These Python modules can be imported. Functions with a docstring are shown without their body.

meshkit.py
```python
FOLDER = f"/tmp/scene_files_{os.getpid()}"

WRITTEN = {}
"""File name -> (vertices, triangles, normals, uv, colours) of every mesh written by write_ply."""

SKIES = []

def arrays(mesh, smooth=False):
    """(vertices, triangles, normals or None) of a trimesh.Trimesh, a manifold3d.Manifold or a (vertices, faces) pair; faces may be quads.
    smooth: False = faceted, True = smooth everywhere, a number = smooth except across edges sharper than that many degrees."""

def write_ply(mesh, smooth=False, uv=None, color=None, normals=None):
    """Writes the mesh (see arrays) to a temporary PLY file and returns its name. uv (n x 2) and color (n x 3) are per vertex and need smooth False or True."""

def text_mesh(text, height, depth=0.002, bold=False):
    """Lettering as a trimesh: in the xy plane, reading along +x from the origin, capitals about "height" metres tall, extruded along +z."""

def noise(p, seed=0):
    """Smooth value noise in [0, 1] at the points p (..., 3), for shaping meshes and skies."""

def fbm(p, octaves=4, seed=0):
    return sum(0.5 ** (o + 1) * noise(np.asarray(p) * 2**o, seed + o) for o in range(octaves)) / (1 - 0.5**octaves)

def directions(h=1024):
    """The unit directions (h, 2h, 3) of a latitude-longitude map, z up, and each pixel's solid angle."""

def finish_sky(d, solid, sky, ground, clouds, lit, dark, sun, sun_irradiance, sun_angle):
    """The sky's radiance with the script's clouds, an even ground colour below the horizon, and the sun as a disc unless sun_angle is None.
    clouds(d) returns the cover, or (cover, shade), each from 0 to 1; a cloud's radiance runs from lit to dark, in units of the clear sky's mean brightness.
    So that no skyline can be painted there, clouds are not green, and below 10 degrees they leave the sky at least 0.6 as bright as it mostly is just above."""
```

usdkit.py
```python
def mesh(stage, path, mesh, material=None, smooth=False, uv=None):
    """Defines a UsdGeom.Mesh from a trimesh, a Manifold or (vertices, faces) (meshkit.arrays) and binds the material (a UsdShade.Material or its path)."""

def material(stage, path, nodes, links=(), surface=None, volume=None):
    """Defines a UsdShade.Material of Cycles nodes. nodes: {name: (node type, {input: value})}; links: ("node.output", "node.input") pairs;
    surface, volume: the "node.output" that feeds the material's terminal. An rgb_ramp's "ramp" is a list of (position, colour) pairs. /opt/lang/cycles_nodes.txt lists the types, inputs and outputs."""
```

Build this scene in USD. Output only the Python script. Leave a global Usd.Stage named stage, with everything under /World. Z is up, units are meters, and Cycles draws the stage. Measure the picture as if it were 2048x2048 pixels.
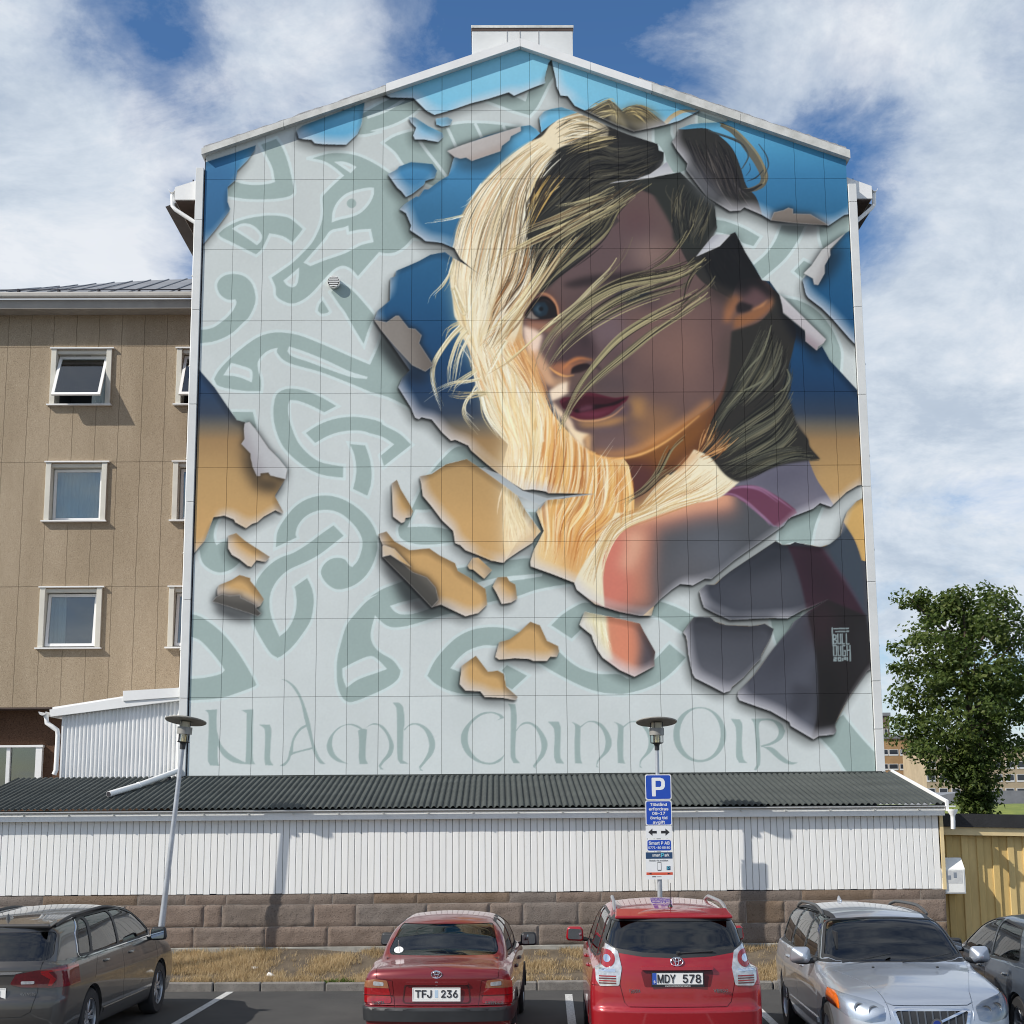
import math, random, numpy as np, trimesh, usdkit, meshkit, manifold3d as m3
from pxr import Usd, UsdGeom, UsdLux, UsdShade, Gf, Sdf, Vt
from shapely.geometry import Polygon, LineString, Point, MultiPolygon, box as sbox
from shapely.ops import unary_union
from scipy import ndimage
from scipy.interpolate import PchipInterpolator

PI = math.pi
stage = Usd.Stage.CreateInMemory()
UsdGeom.SetStageUpAxis(stage, UsdGeom.Tokens.z)
UsdGeom.SetStageMetersPerUnit(stage, 1.0)
WORLD = UsdGeom.Xform.Define(stage, '/World'); stage.SetDefaultPrim(WORLD.GetPrim())
UsdGeom.Scope.Define(stage, '/World/Looks')

# ------------------------------------------------------------------ camera
EYE = 2.78                                     # metres above the asphalt
F_PX, PITCH, YAW, ROLL, SHIFT = 2700.0, 0.156887, 0.0119476, -0.00704003, 160.895
def _axes():
    f = np.array([math.sin(YAW)*math.cos(PITCH), math.cos(YAW)*math.cos(PITCH), math.sin(PITCH)])
    r = np.array([math.cos(YAW), -math.sin(YAW), 0.]); u = np.cross(r, f)
    return r*math.cos(ROLL)+u*math.sin(ROLL), -r*math.sin(ROLL)+u*math.cos(ROLL), f
CR, CU, CF = _axes()
CE = np.array([0, 0, EYE])
cam = UsdGeom.Camera.Define(stage, '/World/camera')
cam.AddTransformOp().Set(Gf.Matrix4d(*[float(t) for row in (CR, CU, -CF) for t in (*row, 0)], 0., 0., EYE, 1.))
cam.CreateHorizontalApertureAttr(36.0); cam.CreateVerticalApertureAttr(36.0)
cam.CreateFocalLengthAttr(36.0*F_PX/2048)
cam.CreateVerticalApertureOffsetAttr(36.0*SHIFT/2048)
cam.CreateClippingRangeAttr(Gf.Vec2f(0.1, 3000))
cam.CreateExposureAttr(0.0)

# ------------------------------------------------------------------ sky and sun
SUN = np.array([-1.14, -0.56, 1.0]); SUN /= np.linalg.norm(SUN)
SUN_EL, SUN_ROT = math.asin(SUN[2]), math.atan2(SUN[0], SUN[1])
SKY_STRENGTH, SUN_INTENSITY = 0.12, 1.25
def build_sky():
    n = {'tc': ('texture_coordinate', {}), 'sep': ('separate_xyz', {}),
         'sky': ('sky_texture', {'sky_type': 'single_scattering', 'sun_disc': False, 'sun_elevation': SUN_EL, 'sun_rotation': SUN_ROT, 'altitude': 0.0, 'air_density': 1.0, 'aerosol_density': 0.6, 'ozone_density': 2.2}),
         'za': ('math', {'math_type': 'add', 'value2': 0.35}), 'zm': ('math', {'math_type': 'maximum', 'value2': 0.2}),
         'dx': ('math', {'math_type': 'divide'}), 'dy': ('math', {'math_type': 'divide'}), 'cv': ('combine_xyz', {'z': 3.1}),
         'n1': ('noise_texture', {'scale': 2.6, 'detail': 13.0, 'roughness': 0.62, 'distortion': 0.25}),
         'na': ('math', {'math_type': 'multiply', 'value2': 0.62}), 'nb': ('math', {'math_type': 'multiply_add', 'value2': 0.38}), 'n3': ('noise_texture', {'scale': 7.5, 'detail': 12.0, 'roughness': 0.64, 'distortion': 0.4}),
         'n2': ('noise_texture', {'scale': 4.6, 'detail': 12.0, 'roughness': 0.66, 'distortion': 0.3})}
    l = [('tc.generated', 'sep.vector'), ('sep.z', 'za.value1'), ('za.value', 'zm.value1'), ('sep.x', 'dx.value1'), ('zm.value', 'dx.value2'),
         ('sep.y', 'dy.value1'), ('zm.value', 'dy.value2'), ('dx.value', 'cv.x'), ('dy.value', 'cv.y'), ('cv.vector', 'n1.vector'), ('cv.vector', 'n2.vector'), ('cv.vector', 'n3.vector'), ('n1.fac', 'na.value1'), ('n3.fac', 'nb.value1'), ('na.value', 'nb.value3')]
    # broad cloud banks and gaps, as the photograph's sky has them
    prev = 'nb.value'
    for k, (px, py, rad, amt) in enumerate(SKY_BANKS):
        d = ray(px, py)
        n[f'b{k}'] = ('normal', {'direction': tuple(d)})
        n[f'r{k}'] = ('map_range', {'range_type': 'smoothstep', 'from_min': math.cos(math.radians(rad)), 'from_max': 1.0, 'to_min': 0.0, 'to_max': amt})
        n[f'a{k}'] = ('math', {'math_type': 'add'})
        l += [('tc.generated', f'b{k}.normal'), (f'b{k}.dot', f'r{k}.value'), (prev, f'a{k}.value1'), (f'r{k}.result', f'a{k}.value2')]
        prev = f'a{k}.value'
    n['cov'] = ('rgb_ramp', {'ramp': [(0, (0, 0, 0)), (0.385, (0.0, 0.0, 0.0)), (0.45, (0.24,)*3), (0.52, (.68,)*3), (0.60, (.95,)*3), (1, (1, 1, 1))]})
    n['shade'] = ('rgb_ramp', {'ramp': [(0, (3.6, 4.3, 5.2)), (0.38, (4.3, 5.0, 5.9)), (0.50, (5.6, 6.2, 6.9)), (0.62, (6.9, 7.2, 7.6)), (1, (7.6, 7.7, 7.8))]})
    n['mix'] = ('mix', {}); n['bg'] = ('background_shader', {'strength': SKY_STRENGTH})
    n['hs'] = ('hsv', {'saturation': 1.2, 'value': 1.0}); n['ti'] = ('mix', {'mix_type': 'multiply', 'fac': 1.0, 'color2': (.96, 1.0, 1.08)})
    l += [(prev, 'cov.fac'), ('n2.fac', 'shade.fac'), ('cov.color', 'mix.fac'), ('sky.color', 'hs.color'), ('hs.color', 'ti.color1'), ('ti.color', 'mix.color1'), ('shade.color', 'mix.color2'), ('mix.color', 'bg.color')]
    m = usdkit.material(stage, '/World/Looks/sky_look', n, l, surface='bg.background')
    dome = UsdLux.DomeLight.Define(stage, '/World/sky')
    dome.GetPrim().SetCustomDataByKey('kind', 'structure')
    UsdShade.MaterialBindingAPI.Apply(dome.GetPrim()).Bind(m)
    sun = UsdLux.DistantLight.Define(stage, '/World/sun')
    sun.CreateNormalizeAttr(True); sun.CreateIntensityAttr(SUN_INTENSITY); sun.CreateAngleAttr(0.5); sun.CreateColorAttr(Gf.Vec3f(1.0, 0.945, 0.86))
    zx = SUN; xx = np.cross([0, 0, 1.], zx); xx /= np.linalg.norm(xx); yx = np.cross(zx, xx)
    sun.AddTransformOp().Set(Gf.Matrix4d(*[float(t) for row in (xx, yx, zx) for t in (*row, 0)], 0., 0., 30., 1.))
SKY_BANKS = [(1180, 40, 7, -.15), (900, 60, 5, -.09), (1720, 400, 5, -.15), (1960, 120, 6, .06), (560, 60, 5, .05), (250, 30, 4, -.06), (60, 300, 8, .12), (1960, 560, 8, .18), (1900, 950, 10, .12), (1480, 170, 6, .08), (150, 520, 6, .16), (350, 480, 3, -.14)]

# ------------------------------------------------------------------ from the photograph's pixels to places
def ray(px, py):
    d = CF + CR*(px-1024)/F_PX - CU*(py-1024-SHIFT)/F_PX
    return d/np.linalg.norm(d)
def at(px, py, y=None, z=None):
    d = ray(px, py)
    t = y/d[1] if y is not None else (z-EYE)/d[2]
    return d*t + CE
def project(X):
    d = np.asarray(X, float)-CE; w = d@CF
    return 1024+F_PX*(d@CR)/w, 1024+SHIFT-F_PX*(d@CU)/w
build_sky()

# ------------------------------------------------------------------ names, labels, parts
_used = {}
def numbered(parent, name):
    k = (str(parent), name); n = _used.get(k, 0); _used[k] = n+1
    return name if n == 0 else f'{name}_{n:03d}'
def tag(prim, label=None, cat=None, group=None, kind=None):
    p = prim.GetPrim() if hasattr(prim, 'GetPrim') else prim
    for k, v in (('label', label), ('category', cat), ('group', group), ('kind', kind)):
        if v: p.SetCustomDataByKey(k, v)
    return p
def thing(name, label=None, cat=None, loc=(0, 0, 0), rz=0, group=None, kind=None, scale=None):
    path = '/World/'+numbered('/World', name)
    x = UsdGeom.Xform.Define(stage, path); x.AddTranslateOp().Set(Gf.Vec3d(*map(float, loc)))
    if rz: x.AddRotateZOp().Set(math.degrees(rz))
    if scale: x.AddScaleOp().Set(Gf.Vec3f(*map(float, scale)))
    tag(x, label, cat, group, kind)
    return path
def part(parent, name, mesh, m, smooth=False, label=None):
    path = f'{parent}/{numbered(parent, name)}'
    o = usdkit.mesh(stage, path, mesh, m, smooth=smooth)
    if label: tag(o, label)
    return path
def solo(name, mesh, m, label=None, cat=None, group=None, kind=None, smooth=False):
    path = '/World/'+numbered('/World', name)
    tag(usdkit.mesh(stage, path, mesh, m, smooth=smooth), label, cat, group, kind)
    return path
def copies(src, name, loc, rz, label, cat, group):
    path = '/World/'+numbered('/World', name)
    x = UsdGeom.Xform.Define(stage, path); x.AddTranslateOp().Set(Gf.Vec3d(*map(float, loc))); x.AddRotateZOp().Set(math.degrees(rz))
    x.GetPrim().GetReferences().AddInternalReference(src); x.GetPrim().SetInstanceable(True)
    tag(x, label, cat, group)

# ------------------------------------------------------------------ materials
def lin(c):
    c = np.asarray(c, float)/255
    return tuple(np.where(c < .04045, c/12.92, ((c+.055)/1.055)**2.4))
_mats = {}
def mat(name, col, rough=.6, metal=0., spec=.5, vary=0., scale=3., bump=0., bscale=40., coat=0., col2=None, detail=6., stretch=None, rvar=0.):
    """Plain paint, metal, stone ...: base colour with procedural blotches, fine relief and uneven gloss."""
    if name in _mats: return _mats[name]
    n = {'p': ('principled_bsdf', {'base_color': tuple(col), 'roughness': rough, 'metallic': metal, 'specular_ior_level': spec, 'coat_weight': coat, 'coat_roughness': .04})}
    l = []
    if vary or col2 is not None or bump:
        n['t'] = ('texture_coordinate', {})
        src = 't.object'
        if stretch:
            n['mp'] = ('mapping', {'scale': stretch}); l.append(('t.object', 'mp.vector')); src = 'mp.vector'
    if vary or col2 is not None:
        n['n'] = ('noise_texture', {'scale': scale, 'detail': detail, 'roughness': .62})
        c2 = col2 if col2 is not None else tuple(min(1, x*(1+vary)) for x in col)
        c1 = tuple(col) if col2 is not None else tuple(x*(1-vary) for x in col)
        n['r'] = ('rgb_ramp', {'ramp': [(0, c1), (.34, c1), (.66, c2), (1, c2)]})
        l += [(src, 'n.vector'), ('n.fac', 'r.fac'), ('r.color', 'p.base_color')]
        if rvar:
            n['rr'] = ('map_range', {'from_min': .3, 'from_max': .7, 'to_min': max(0, rough-rvar), 'to_max': min(1, rough+rvar)})
            l += [('n.fac', 'rr.value'), ('rr.result', 'p.roughness')]
    if bump:
        n['bn'] = ('noise_texture', {'scale': bscale, 'detail': 5., 'roughness': .6})
        n['b'] = ('bump', {'strength': bump, 'distance': .02})
        l += [(src, 'bn.vector'), ('bn.fac', 'b.height'), ('b.normal', 'p.normal')]
    _mats[name] = usdkit.material(stage, f'/World/Looks/{name}', n, l, surface='p.BSDF')
    return _mats[name]
def speckled(name, c1, c2, speck, rough=.8, scale=1.6, sscale=60., amount=.30, bump=.4, streak=None):
    """Weathered surface: broad tone changes, fine pale or dark specks (lichen, chips, dirt) and relief."""
    n = {'t': ('texture_coordinate', {}), 'mp': ('mapping', {'scale': streak or (1, 1, 1)}), 'n': ('noise_texture', {'scale': scale, 'detail': 10., 'roughness': .65}), 'r': ('rgb_ramp', {'ramp': [(0, c1), (.32, c1), (.68, c2), (1, c2)]}),
         's': ('noise_texture', {'scale': sscale, 'detail': 4., 'roughness': .7}), 'sr': ('rgb_ramp', {'ramp': [(0, (0, 0, 0)), (1-amount-.06, (0, 0, 0)), (1-amount, (1, 1, 1)), (1, (1, 1, 1))]}), 'm': ('mix', {'color2': speck}),
         'b': ('bump', {'strength': bump, 'distance': .012}), 'p': ('principled_bsdf', {'roughness': rough, 'specular_ior_level': .3})}
    l = [('t.object', 'mp.vector'), ('mp.vector', 'n.vector'), ('t.object', 's.vector'), ('n.fac', 'r.fac'), ('s.fac', 'sr.fac'), ('sr.color', 'm.fac'), ('r.color', 'm.color1'), ('m.color', 'p.base_color'), ('s.fac', 'b.height'), ('b.normal', 'p.normal')]
    _mats[name] = usdkit.material(stage, f'/World/Looks/{name}', n, l, surface='p.BSDF'); return _mats[name]
def pane_mat(name, tint=(.85, .9, .88), gloss=.9, base=.06):
    if name in _mats: return _mats[name]
    n = {'t': ('transparent_bsdf', {'color': tint}), 'g': ('glossy_bsdf', {'color': (gloss,)*3, 'roughness': .015}), 'f': ('fresnel', {'IOR': 1.5}),
         'a': ('math', {'math_type': 'add', 'value2': base, 'use_clamp': True}), 'm': ('mix_closure', {})}
    l = [('f.fac', 'a.value1'), ('a.value', 'm.fac'), ('t.BSDF', 'm.closure1'), ('g.BSDF', 'm.closure2')]
    _mats[name] = usdkit.material(stage, f'/World/Looks/{name}', n, l, surface='m.closure')
    return _mats[name]

# ------------------------------------------------------------------ meshes
def _chamfer_topology():
    p = np.array([[x, y, z] for x in (0, 1) for y in (0, 1) for z in (0, 1) for _ in range(3)], float)
    s = np.where(p > .5, -1., 1.); e = np.tile(np.eye(3), (8, 1))
    q = np.clip(p + s*.1*(1-e), 0, 1)
    h = trimesh.convex.convex_hull(q, qhull_options='QJ')
    idx = np.array([int(np.argmin(((q-v)**2).sum(1))) for v in h.vertices])
    return p, s, e, idx[h.faces]
_CH = _chamfer_topology()
def box(x0, x1, y0, y1, z0, z1, c=0.):
    lo, hi = np.array([x0, y0, z0], float), np.array([x1, y1, z1], float)
    if c <= 0:
        b = trimesh.creation.box(hi-lo); b.apply_translation((lo+hi)/2); return b
    p, s, e, f = _CH
    c = min(c, .45*float((hi-lo).min()))
    return trimesh.Trimesh(lo+p*(hi-lo)+s*c*(1-e), f, process=False)
def cat(ms): return trimesh.util.concatenate([m for m in ms if m is not None])
def tube(pts, r, n=10, caps=True):
    """A round bar along a polyline; r may be a list."""
    P = np.asarray(pts, float); R = np.broadcast_to(np.asarray(r, float), len(P))
    T = np.gradient(P, axis=0); T /= np.linalg.norm(T, axis=1)[:, None]
    ref = np.array([0, 0, 1.]) if abs(T[:, 2]).max() < .95 else np.array([0.31, 1, 0.11])
    if abs(T@ref).max() > .98: ref = np.array([1., .2, .3])
    U = np.cross(T, ref); U /= np.linalg.norm(U, axis=1)[:, None]; V = np.cross(T, U)
    a = np.arange(n)*2*PI/n
    v = (P[:, None]+R[:, None, None]*(np.cos(a)[None, :, None]*U[:, None]+np.sin(a)[None, :, None]*V[:, None])).reshape(-1, 3)
    f = []
    for i in range(len(P)-1):
        for k in range(n):
            a0, a1, b0, b1 = i*n+k, i*n+(k+1) % n, (i+1)*n+k, (i+1)*n+(k+1) % n
            f += [(a0, b0, a1), (a1, b0, b1)]
    if caps:
        v = np.vstack([v, P[0], P[-1]]); c0, c1 = len(v)-2, len(v)-1; b = (len(P)-1)*n
        for k in range(n): f += [(c0, k, (k+1) % n), (c1, b+(k+1) % n, b+k)]
    m = trimesh.Trimesh(v, f, process=False)
    if m.volume < 0: m.invert()
    return m
def lathe(prof, n=32, axis='z'):
    m = trimesh.creation.revolve(np.asarray(prof, float), sections=n)
    if axis == 'y': m.apply_transform(trimesh.transformations.rotation_matrix(PI/2, [1, 0, 0]))
    if axis == 'x': m.apply_transform(trimesh.transformations.rotation_matrix(PI/2, [0, 1, 0]))
    return m
def prism(poly, h):
    """Extrudes a shapely polygon along +z."""
    return cat([trimesh.creation.extrude_polygon(g, h, engine='earcut') for g in getattr(poly, 'geoms', [poly]) if g.area > 1e-9])
def facing(m, origin):
    """A mesh drawn in xy with depth z, stood up to face -y (x right, y up) at origin."""
    m = m.copy(); v = m.vertices.copy()
    m.vertices = np.stack([v[:, 0], -v[:, 2], v[:, 1]], 1)+np.asarray(origin, float)
    return m
def sheet(xs, ys, zf):
    X, Y = np.meshgrid(xs, ys, indexing='ij'); Z = zf(X, Y)
    nx, ny = X.shape; i = np.arange(nx*ny).reshape(nx, ny)
    q = np.stack([i[:-1, :-1], i[1:, :-1], i[1:, 1:], i[:-1, 1:]], -1).reshape(-1, 4)
    return np.stack([X, Y, Z], -1).reshape(-1, 3), q
rng = np.random.default_rng(7)
# ================================================================== materials of the place
M_ASPHALT = speckled('asphalt', (.046, .046, .046), (.072, .070, .068), (.11, .105, .10), .88, .7, 130., .34, .5)
M_LINE = mat('road_paint', (.62, .62, .60), .7, col2=(.30, .30, .30), scale=26., detail=10)
M_KERB = speckled('kerb_granite', (.15, .14, .13), (.25, .235, .215), (.08, .07, .06), .9, 6., 70., .36, .8)
M_SOIL = mat('dry_soil', (.135, .105, .07), .95, col2=(.075, .058, .042), scale=3.5, bump=.8, bscale=25.)
M_STONE = [speckled(f'granite_{k}', c, c2, tuple(x*.62 for x in c2), .9, 3.2, 48., .38, 1.0) for k, (c, c2) in enumerate([((.235, .19, .16), (.175, .138, .114)), ((.215, .176, .15), (.16, .13, .108)), ((.245, .19, .155), (.18, .135, .108)), ((.22, .188, .165), (.165, .138, .12)), ((.225, .168, .125), (.165, .118, .082))])]
M_MORTAR = mat('mortar', (.31, .28, .25), .9, vary=.2, scale=8., bump=.4)
M_CONC = mat('footing_concrete', (.30, .29, .26), .9, vary=.25, scale=5., bump=.3)
M_BOARD = [mat(f'white_boards_{k}', c, .55, col2=c2, scale=1.7, bump=.10, bscale=30., stretch=(6, 6, 1.)) for k, (c, c2) in enumerate([((.84, .84, .825), (.80, .80, .78)), ((.82, .82, .80), (.77, .77, .75)), ((.85, .845, .82), (.81, .805, .78))])]
M_DARKGAP = mat('dark_gap', (.035, .033, .04), .9)
M_WHITE = mat('white_metal', (.80, .80, .79), .42, vary=.05, scale=1.5)
M_TRIM = mat('corner_trim_metal', (.66, .67, .66), .45, vary=.07, scale=1.2)
M_GREYED = mat('weathered_white_metal', (.68, .68, .65), .55, col2=(.50, .50, .47), scale=4.)
M_CORR = speckled('roof_cement', (.040, .047, .046), (.066, .075, .072), (.20, .20, .19), .8, .9, 26., .27, .3, (.6, 3., 1.))
M_ROOFGREY = mat('grey_roof_metal', (.20, .205, .215), .5, vary=.14, scale=1.4)
M_SOFFIT = mat('brown_soffit', (.085, .06, .05), .8, vary=.2)
M_GREYFELT = mat('roofing_felt', (.33, .33, .34), .9, vary=.25, scale=9., bump=.6)
M_BLACKFELT = mat('black_roofing_felt', (.022, .022, .024), .8, vary=.2, bump=.2)
def aggregate(name, a, b, d):
    n = {'t': ('texture_coordinate', {}), 'v': ('voronoi_texture', {'scale': 46.}) if False else ('noise_texture', {'scale': 46., 'detail': 3., 'roughness': .7}),
         'r': ('rgb_ramp', {'ramp': [(0, d), (.36, d), (.46, a), (.60, a), (.68, b), (1, b)]}), 'mp': ('mapping', {'scale': (1., 1., .22)}), 'n2': ('noise_texture', {'scale': 1.5, 'detail': 7., 'roughness': .6}),
         'r2': ('rgb_ramp', {'ramp': [(0, (.86, .86, .86)), (.38, (.86, .85, .83)), (.65, (1, 1, 1)), (1, (1, 1, 1))]}), 'm': ('mix', {'mix_type': 'multiply', 'fac': 1.}),
         'b': ('bump', {'strength': .5, 'distance': .01}), 'p': ('principled_bsdf', {'roughness': .9, 'specular_ior_level': .2})}
    l = [('t.object', 'v.vector'), ('t.object', 'mp.vector'), ('mp.vector', 'n2.vector'), ('v.fac', 'r.fac'), ('n2.fac', 'r2.fac'), ('r.color', 'm.color1'), ('r2.color', 'm.color2'), ('m.color', 'p.base_color'), ('v.fac', 'b.height'), ('b.normal', 'p.normal')]
    return usdkit.material(stage, f'/World/Looks/{name}', n, l, surface='p.BSDF')
M_TAN = aggregate('tan_aggregate', (.40, .322, .23), (.57, .49, .38), (.235, .18, .125))
M_BROWN = aggregate('brown_roughcast', (.125, .07, .045), (.19, .12, .08), (.06, .032, .02))
M_JAMB = mat('window_frame_paint', (.62, .60, .53), .5, vary=.05)
M_PANE = pane_mat('window_glass', (.80, .85, .83), .95, .10)
M_ROOM = mat('room_dark', (.05, .05, .055), .9)
M_CURTAIN = mat('curtain', (.55, .58, .58), .9, vary=.06)
M_YELLOW = [mat(f'yellow_boards_{k}', c, .7, vary=.09, scale=2., bump=.15, bscale=25., stretch=(5, 5, 1.)) for k, c in enumerate([(.60, .435, .175), (.56, .40, .155), (.63, .465, .20)])]
M_CREAM = mat('cream_fascia', (.68, .54, .30), .6, vary=.08)
M_STEEL = mat('galvanised_steel', (.44, .46, .49), .42, metal=.55, vary=.12, scale=6.)

# ================================================================== ground
KX = lambda x: 21.45-.036*(x+4.1)                       # the kerb line's y at x
solo('ground', sheet(np.r_[-900, -60, np.linspace(-16, 16, 9), 60, 900], np.r_[-60, 0, 8, 14, 18, 20, 26, 60, 1500], lambda x, y: 0*x), M_ASPHALT, kind='structure')
def stripe(x0, y0, x1, y1, w=.11, z=.004):
    d = np.array([x1-x0, y1-y0]); d /= np.linalg.norm(d); nn = np.array([-d[1], d[0]])*w/2
    a, b = np.array([x0, y0]), np.array([x1, y1])
    return np.array([[*(a-nn), z], [*(b-nn), z], [*(b+nn), z], [*(a+nn), z]]), np.array([[3, 2, 1, 0]])
L_LAB = ['worn white bay line on the asphalt beside the grey estate car', None, 'worn white bay line between the red saloon and the red people carrier', 'worn white bay line between the red people carrier and the silver estate']
for k, x in enumerate((-4.1, -1.55, 1.05, 3.63)):
    ye = KX(x)-(.05 if k == 0 else .45)
    if L_LAB[k]: solo('parking_line', stripe(x, ye, x-.036*(ye-9), 9.), M_LINE, L_LAB[k], 'parking line', kind='structure')
# kerb: one granite stone after another
kerb = thing('kerb', kind='structure'); x = -11.0
while x < 9.4:
    w = float(rng.uniform(.72, 1.02)); y0 = KX(x); h = .125+float(rng.uniform(-.012, .012))
    m = box(0, w-.016, 0, .145, -.1, h, .016); v = m.vertices.copy()
    v += (meshkit.noise(v*9+x*3.7, 3)[:, None]-.5)*[.008, .016, .012]; m.vertices = v
    m.apply_transform(trimesh.transformations.rotation_matrix(math.atan(-.036), [0, 0, 1])); m.apply_translation([x, y0+float(rng.uniform(-.006, .006)), 0])
    part(kerb, 'kerb_stone', m, M_KERB); x += w
WALL_Y = 22.9
def bank_z(x, y):
    t = np.clip((y-(KX(x)+.14))/(WALL_Y-KX(x)-.14), 0, 1)
    return .085+.36*t**1.15+.05*(meshkit.fbm(np.stack([x*1.7, y*1.7, 0*x], -1), 4, 5)-.5)+.10*np.maximum(0, meshkit.noise(np.stack([x*.9, y*1.3, 0*x+4], -1), 9)-.45)*(t > .02)
def bank():
    xs = np.arange(-11, 8.9, .07); ts = np.linspace(0, 1, 30)
    X, T = np.meshgrid(xs, ts, indexing='ij'); Y = KX(X)+.13+T*(WALL_Y+.03-KX(X)-.13); Z = bank_z(X, Y)
    i = np.arange(X.size).reshape(X.shape); q = np.stack([i[:-1, :-1], i[1:, :-1], i[1:, 1:], i[:-1, 1:]], -1).reshape(-1, 4)
    return np.stack([X, Y, Z], -1).reshape(-1, 3), q
solo('verge', bank(), M_SOIL, kind='structure', smooth=True)

# ================================================================== the white boarded shed on its granite plinth
SX0, SX1 = -9.0, 7.42
shed = thing('boarded_shed', 'long low shed with white vertical boards on a granite plinth', 'shed', (0, 0, 0))
def stone(x0, x1, z0, z1, y, seed, proud=.035):
    nx, nz = max(4, int((x1-x0)/.035)), max(4, int((z1-z0)/.035))
    X, Z = np.meshgrid(np.linspace(x0, x1, nx), np.linspace(z0, z1, nz), indexing='ij')
    e = np.minimum.reduce([X-x0, x1-X, Z-z0, z1-Z]); e = np.clip(e/.012, 0, 1)**.7
    P = np.stack([X*4.5, Z*6, 0*X+seed], -1)
    Y = y-(.004+(proud*(.25+.75*meshkit.fbm(P, 5, seed % 97)+.5*np.abs(meshkit.noise(P*1.7, seed % 31)-.5)))*e)
    j = (meshkit.noise(np.stack([X*7, Z*7, 0*X+seed+.5], -1), 5)-.5)*.016*(e < .8); X = X+j; Z = Z+j
    i = np.arange(nx*nz).reshape(nx, nz); f = np.stack([i[:-1, :-1], i[1:, :-1], i[1:, 1:], i[:-1, 1:]], -1).reshape(-1, 4)
    front = np.stack([X, Y, Z], -1).reshape(-1, 3)
    b = np.concatenate([i[:, 0], i[-1, 1:], i[-2::-1, -1], i[0, -2:0:-1]]); back = front[b].copy(); back[:, 1] = y+.05; n0 = len(front)
    k = np.arange(len(b)); f2 = np.stack([b, n0+k, n0+(k+1) % len(b), np.roll(b, -1)], -1)
    return np.vstack([front, back]), np.vstack([f, f2])
PL = part(shed, 'plinth_core', box(SX0, SX1+.02, WALL_Y-.016, WALL_Y+.6, 0, 1.352), M_MORTAR)
part(shed, 'footing', box(SX0, SX1+.03, WALL_Y-.034, WALL_Y-.0165, .1, .515, .008), M_CONC)
px2x = lambda p: float(at(p, 1840, y=WALL_Y)[0])
COURSES = [(1.201, 1.36, [370, 452, 619, 665, 747, 834, 1113, 1203, 1747, 1843]), (.8415, 1.1955, [250, 408, 444, 712, 854, 979, 1046, 1157, 1290, 1390, 1493, 1569]), (.516, .836, [300, 388, 531, 656, 790, 930, 1077, 1190, 1310, 1450, 1560, 1700])]
for c, (z0, z1, js) in enumerate(COURSES):
    xs = [SX0]+[x for x in sorted(px2x(p) for p in js) if x > SX0+.5]+[SX1+.03]
    full = [xs[0]]
    for a in xs[1:]:
        while a-full[-1] > 2.1: full.append(full[-1]+float(rng.uniform(.9, 1.6)))
        full.append(a)
    for k in range(len(full)-1):
        part(shed, 'stone', stone(full[k]+.0035, full[k+1]-.0035, z0, z1, WALL_Y-.0135, c*100+k, .018 if c == 0 else .030), M_STONE[int(rng.integers(0, 5))], smooth=28)
part(shed, 'wall_core', box(SX0, SX1-.01, WALL_Y+.02, WALL_Y+.25, 1.36, 2.62), M_DARKGAP)
x, k = SX0, 0
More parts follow.
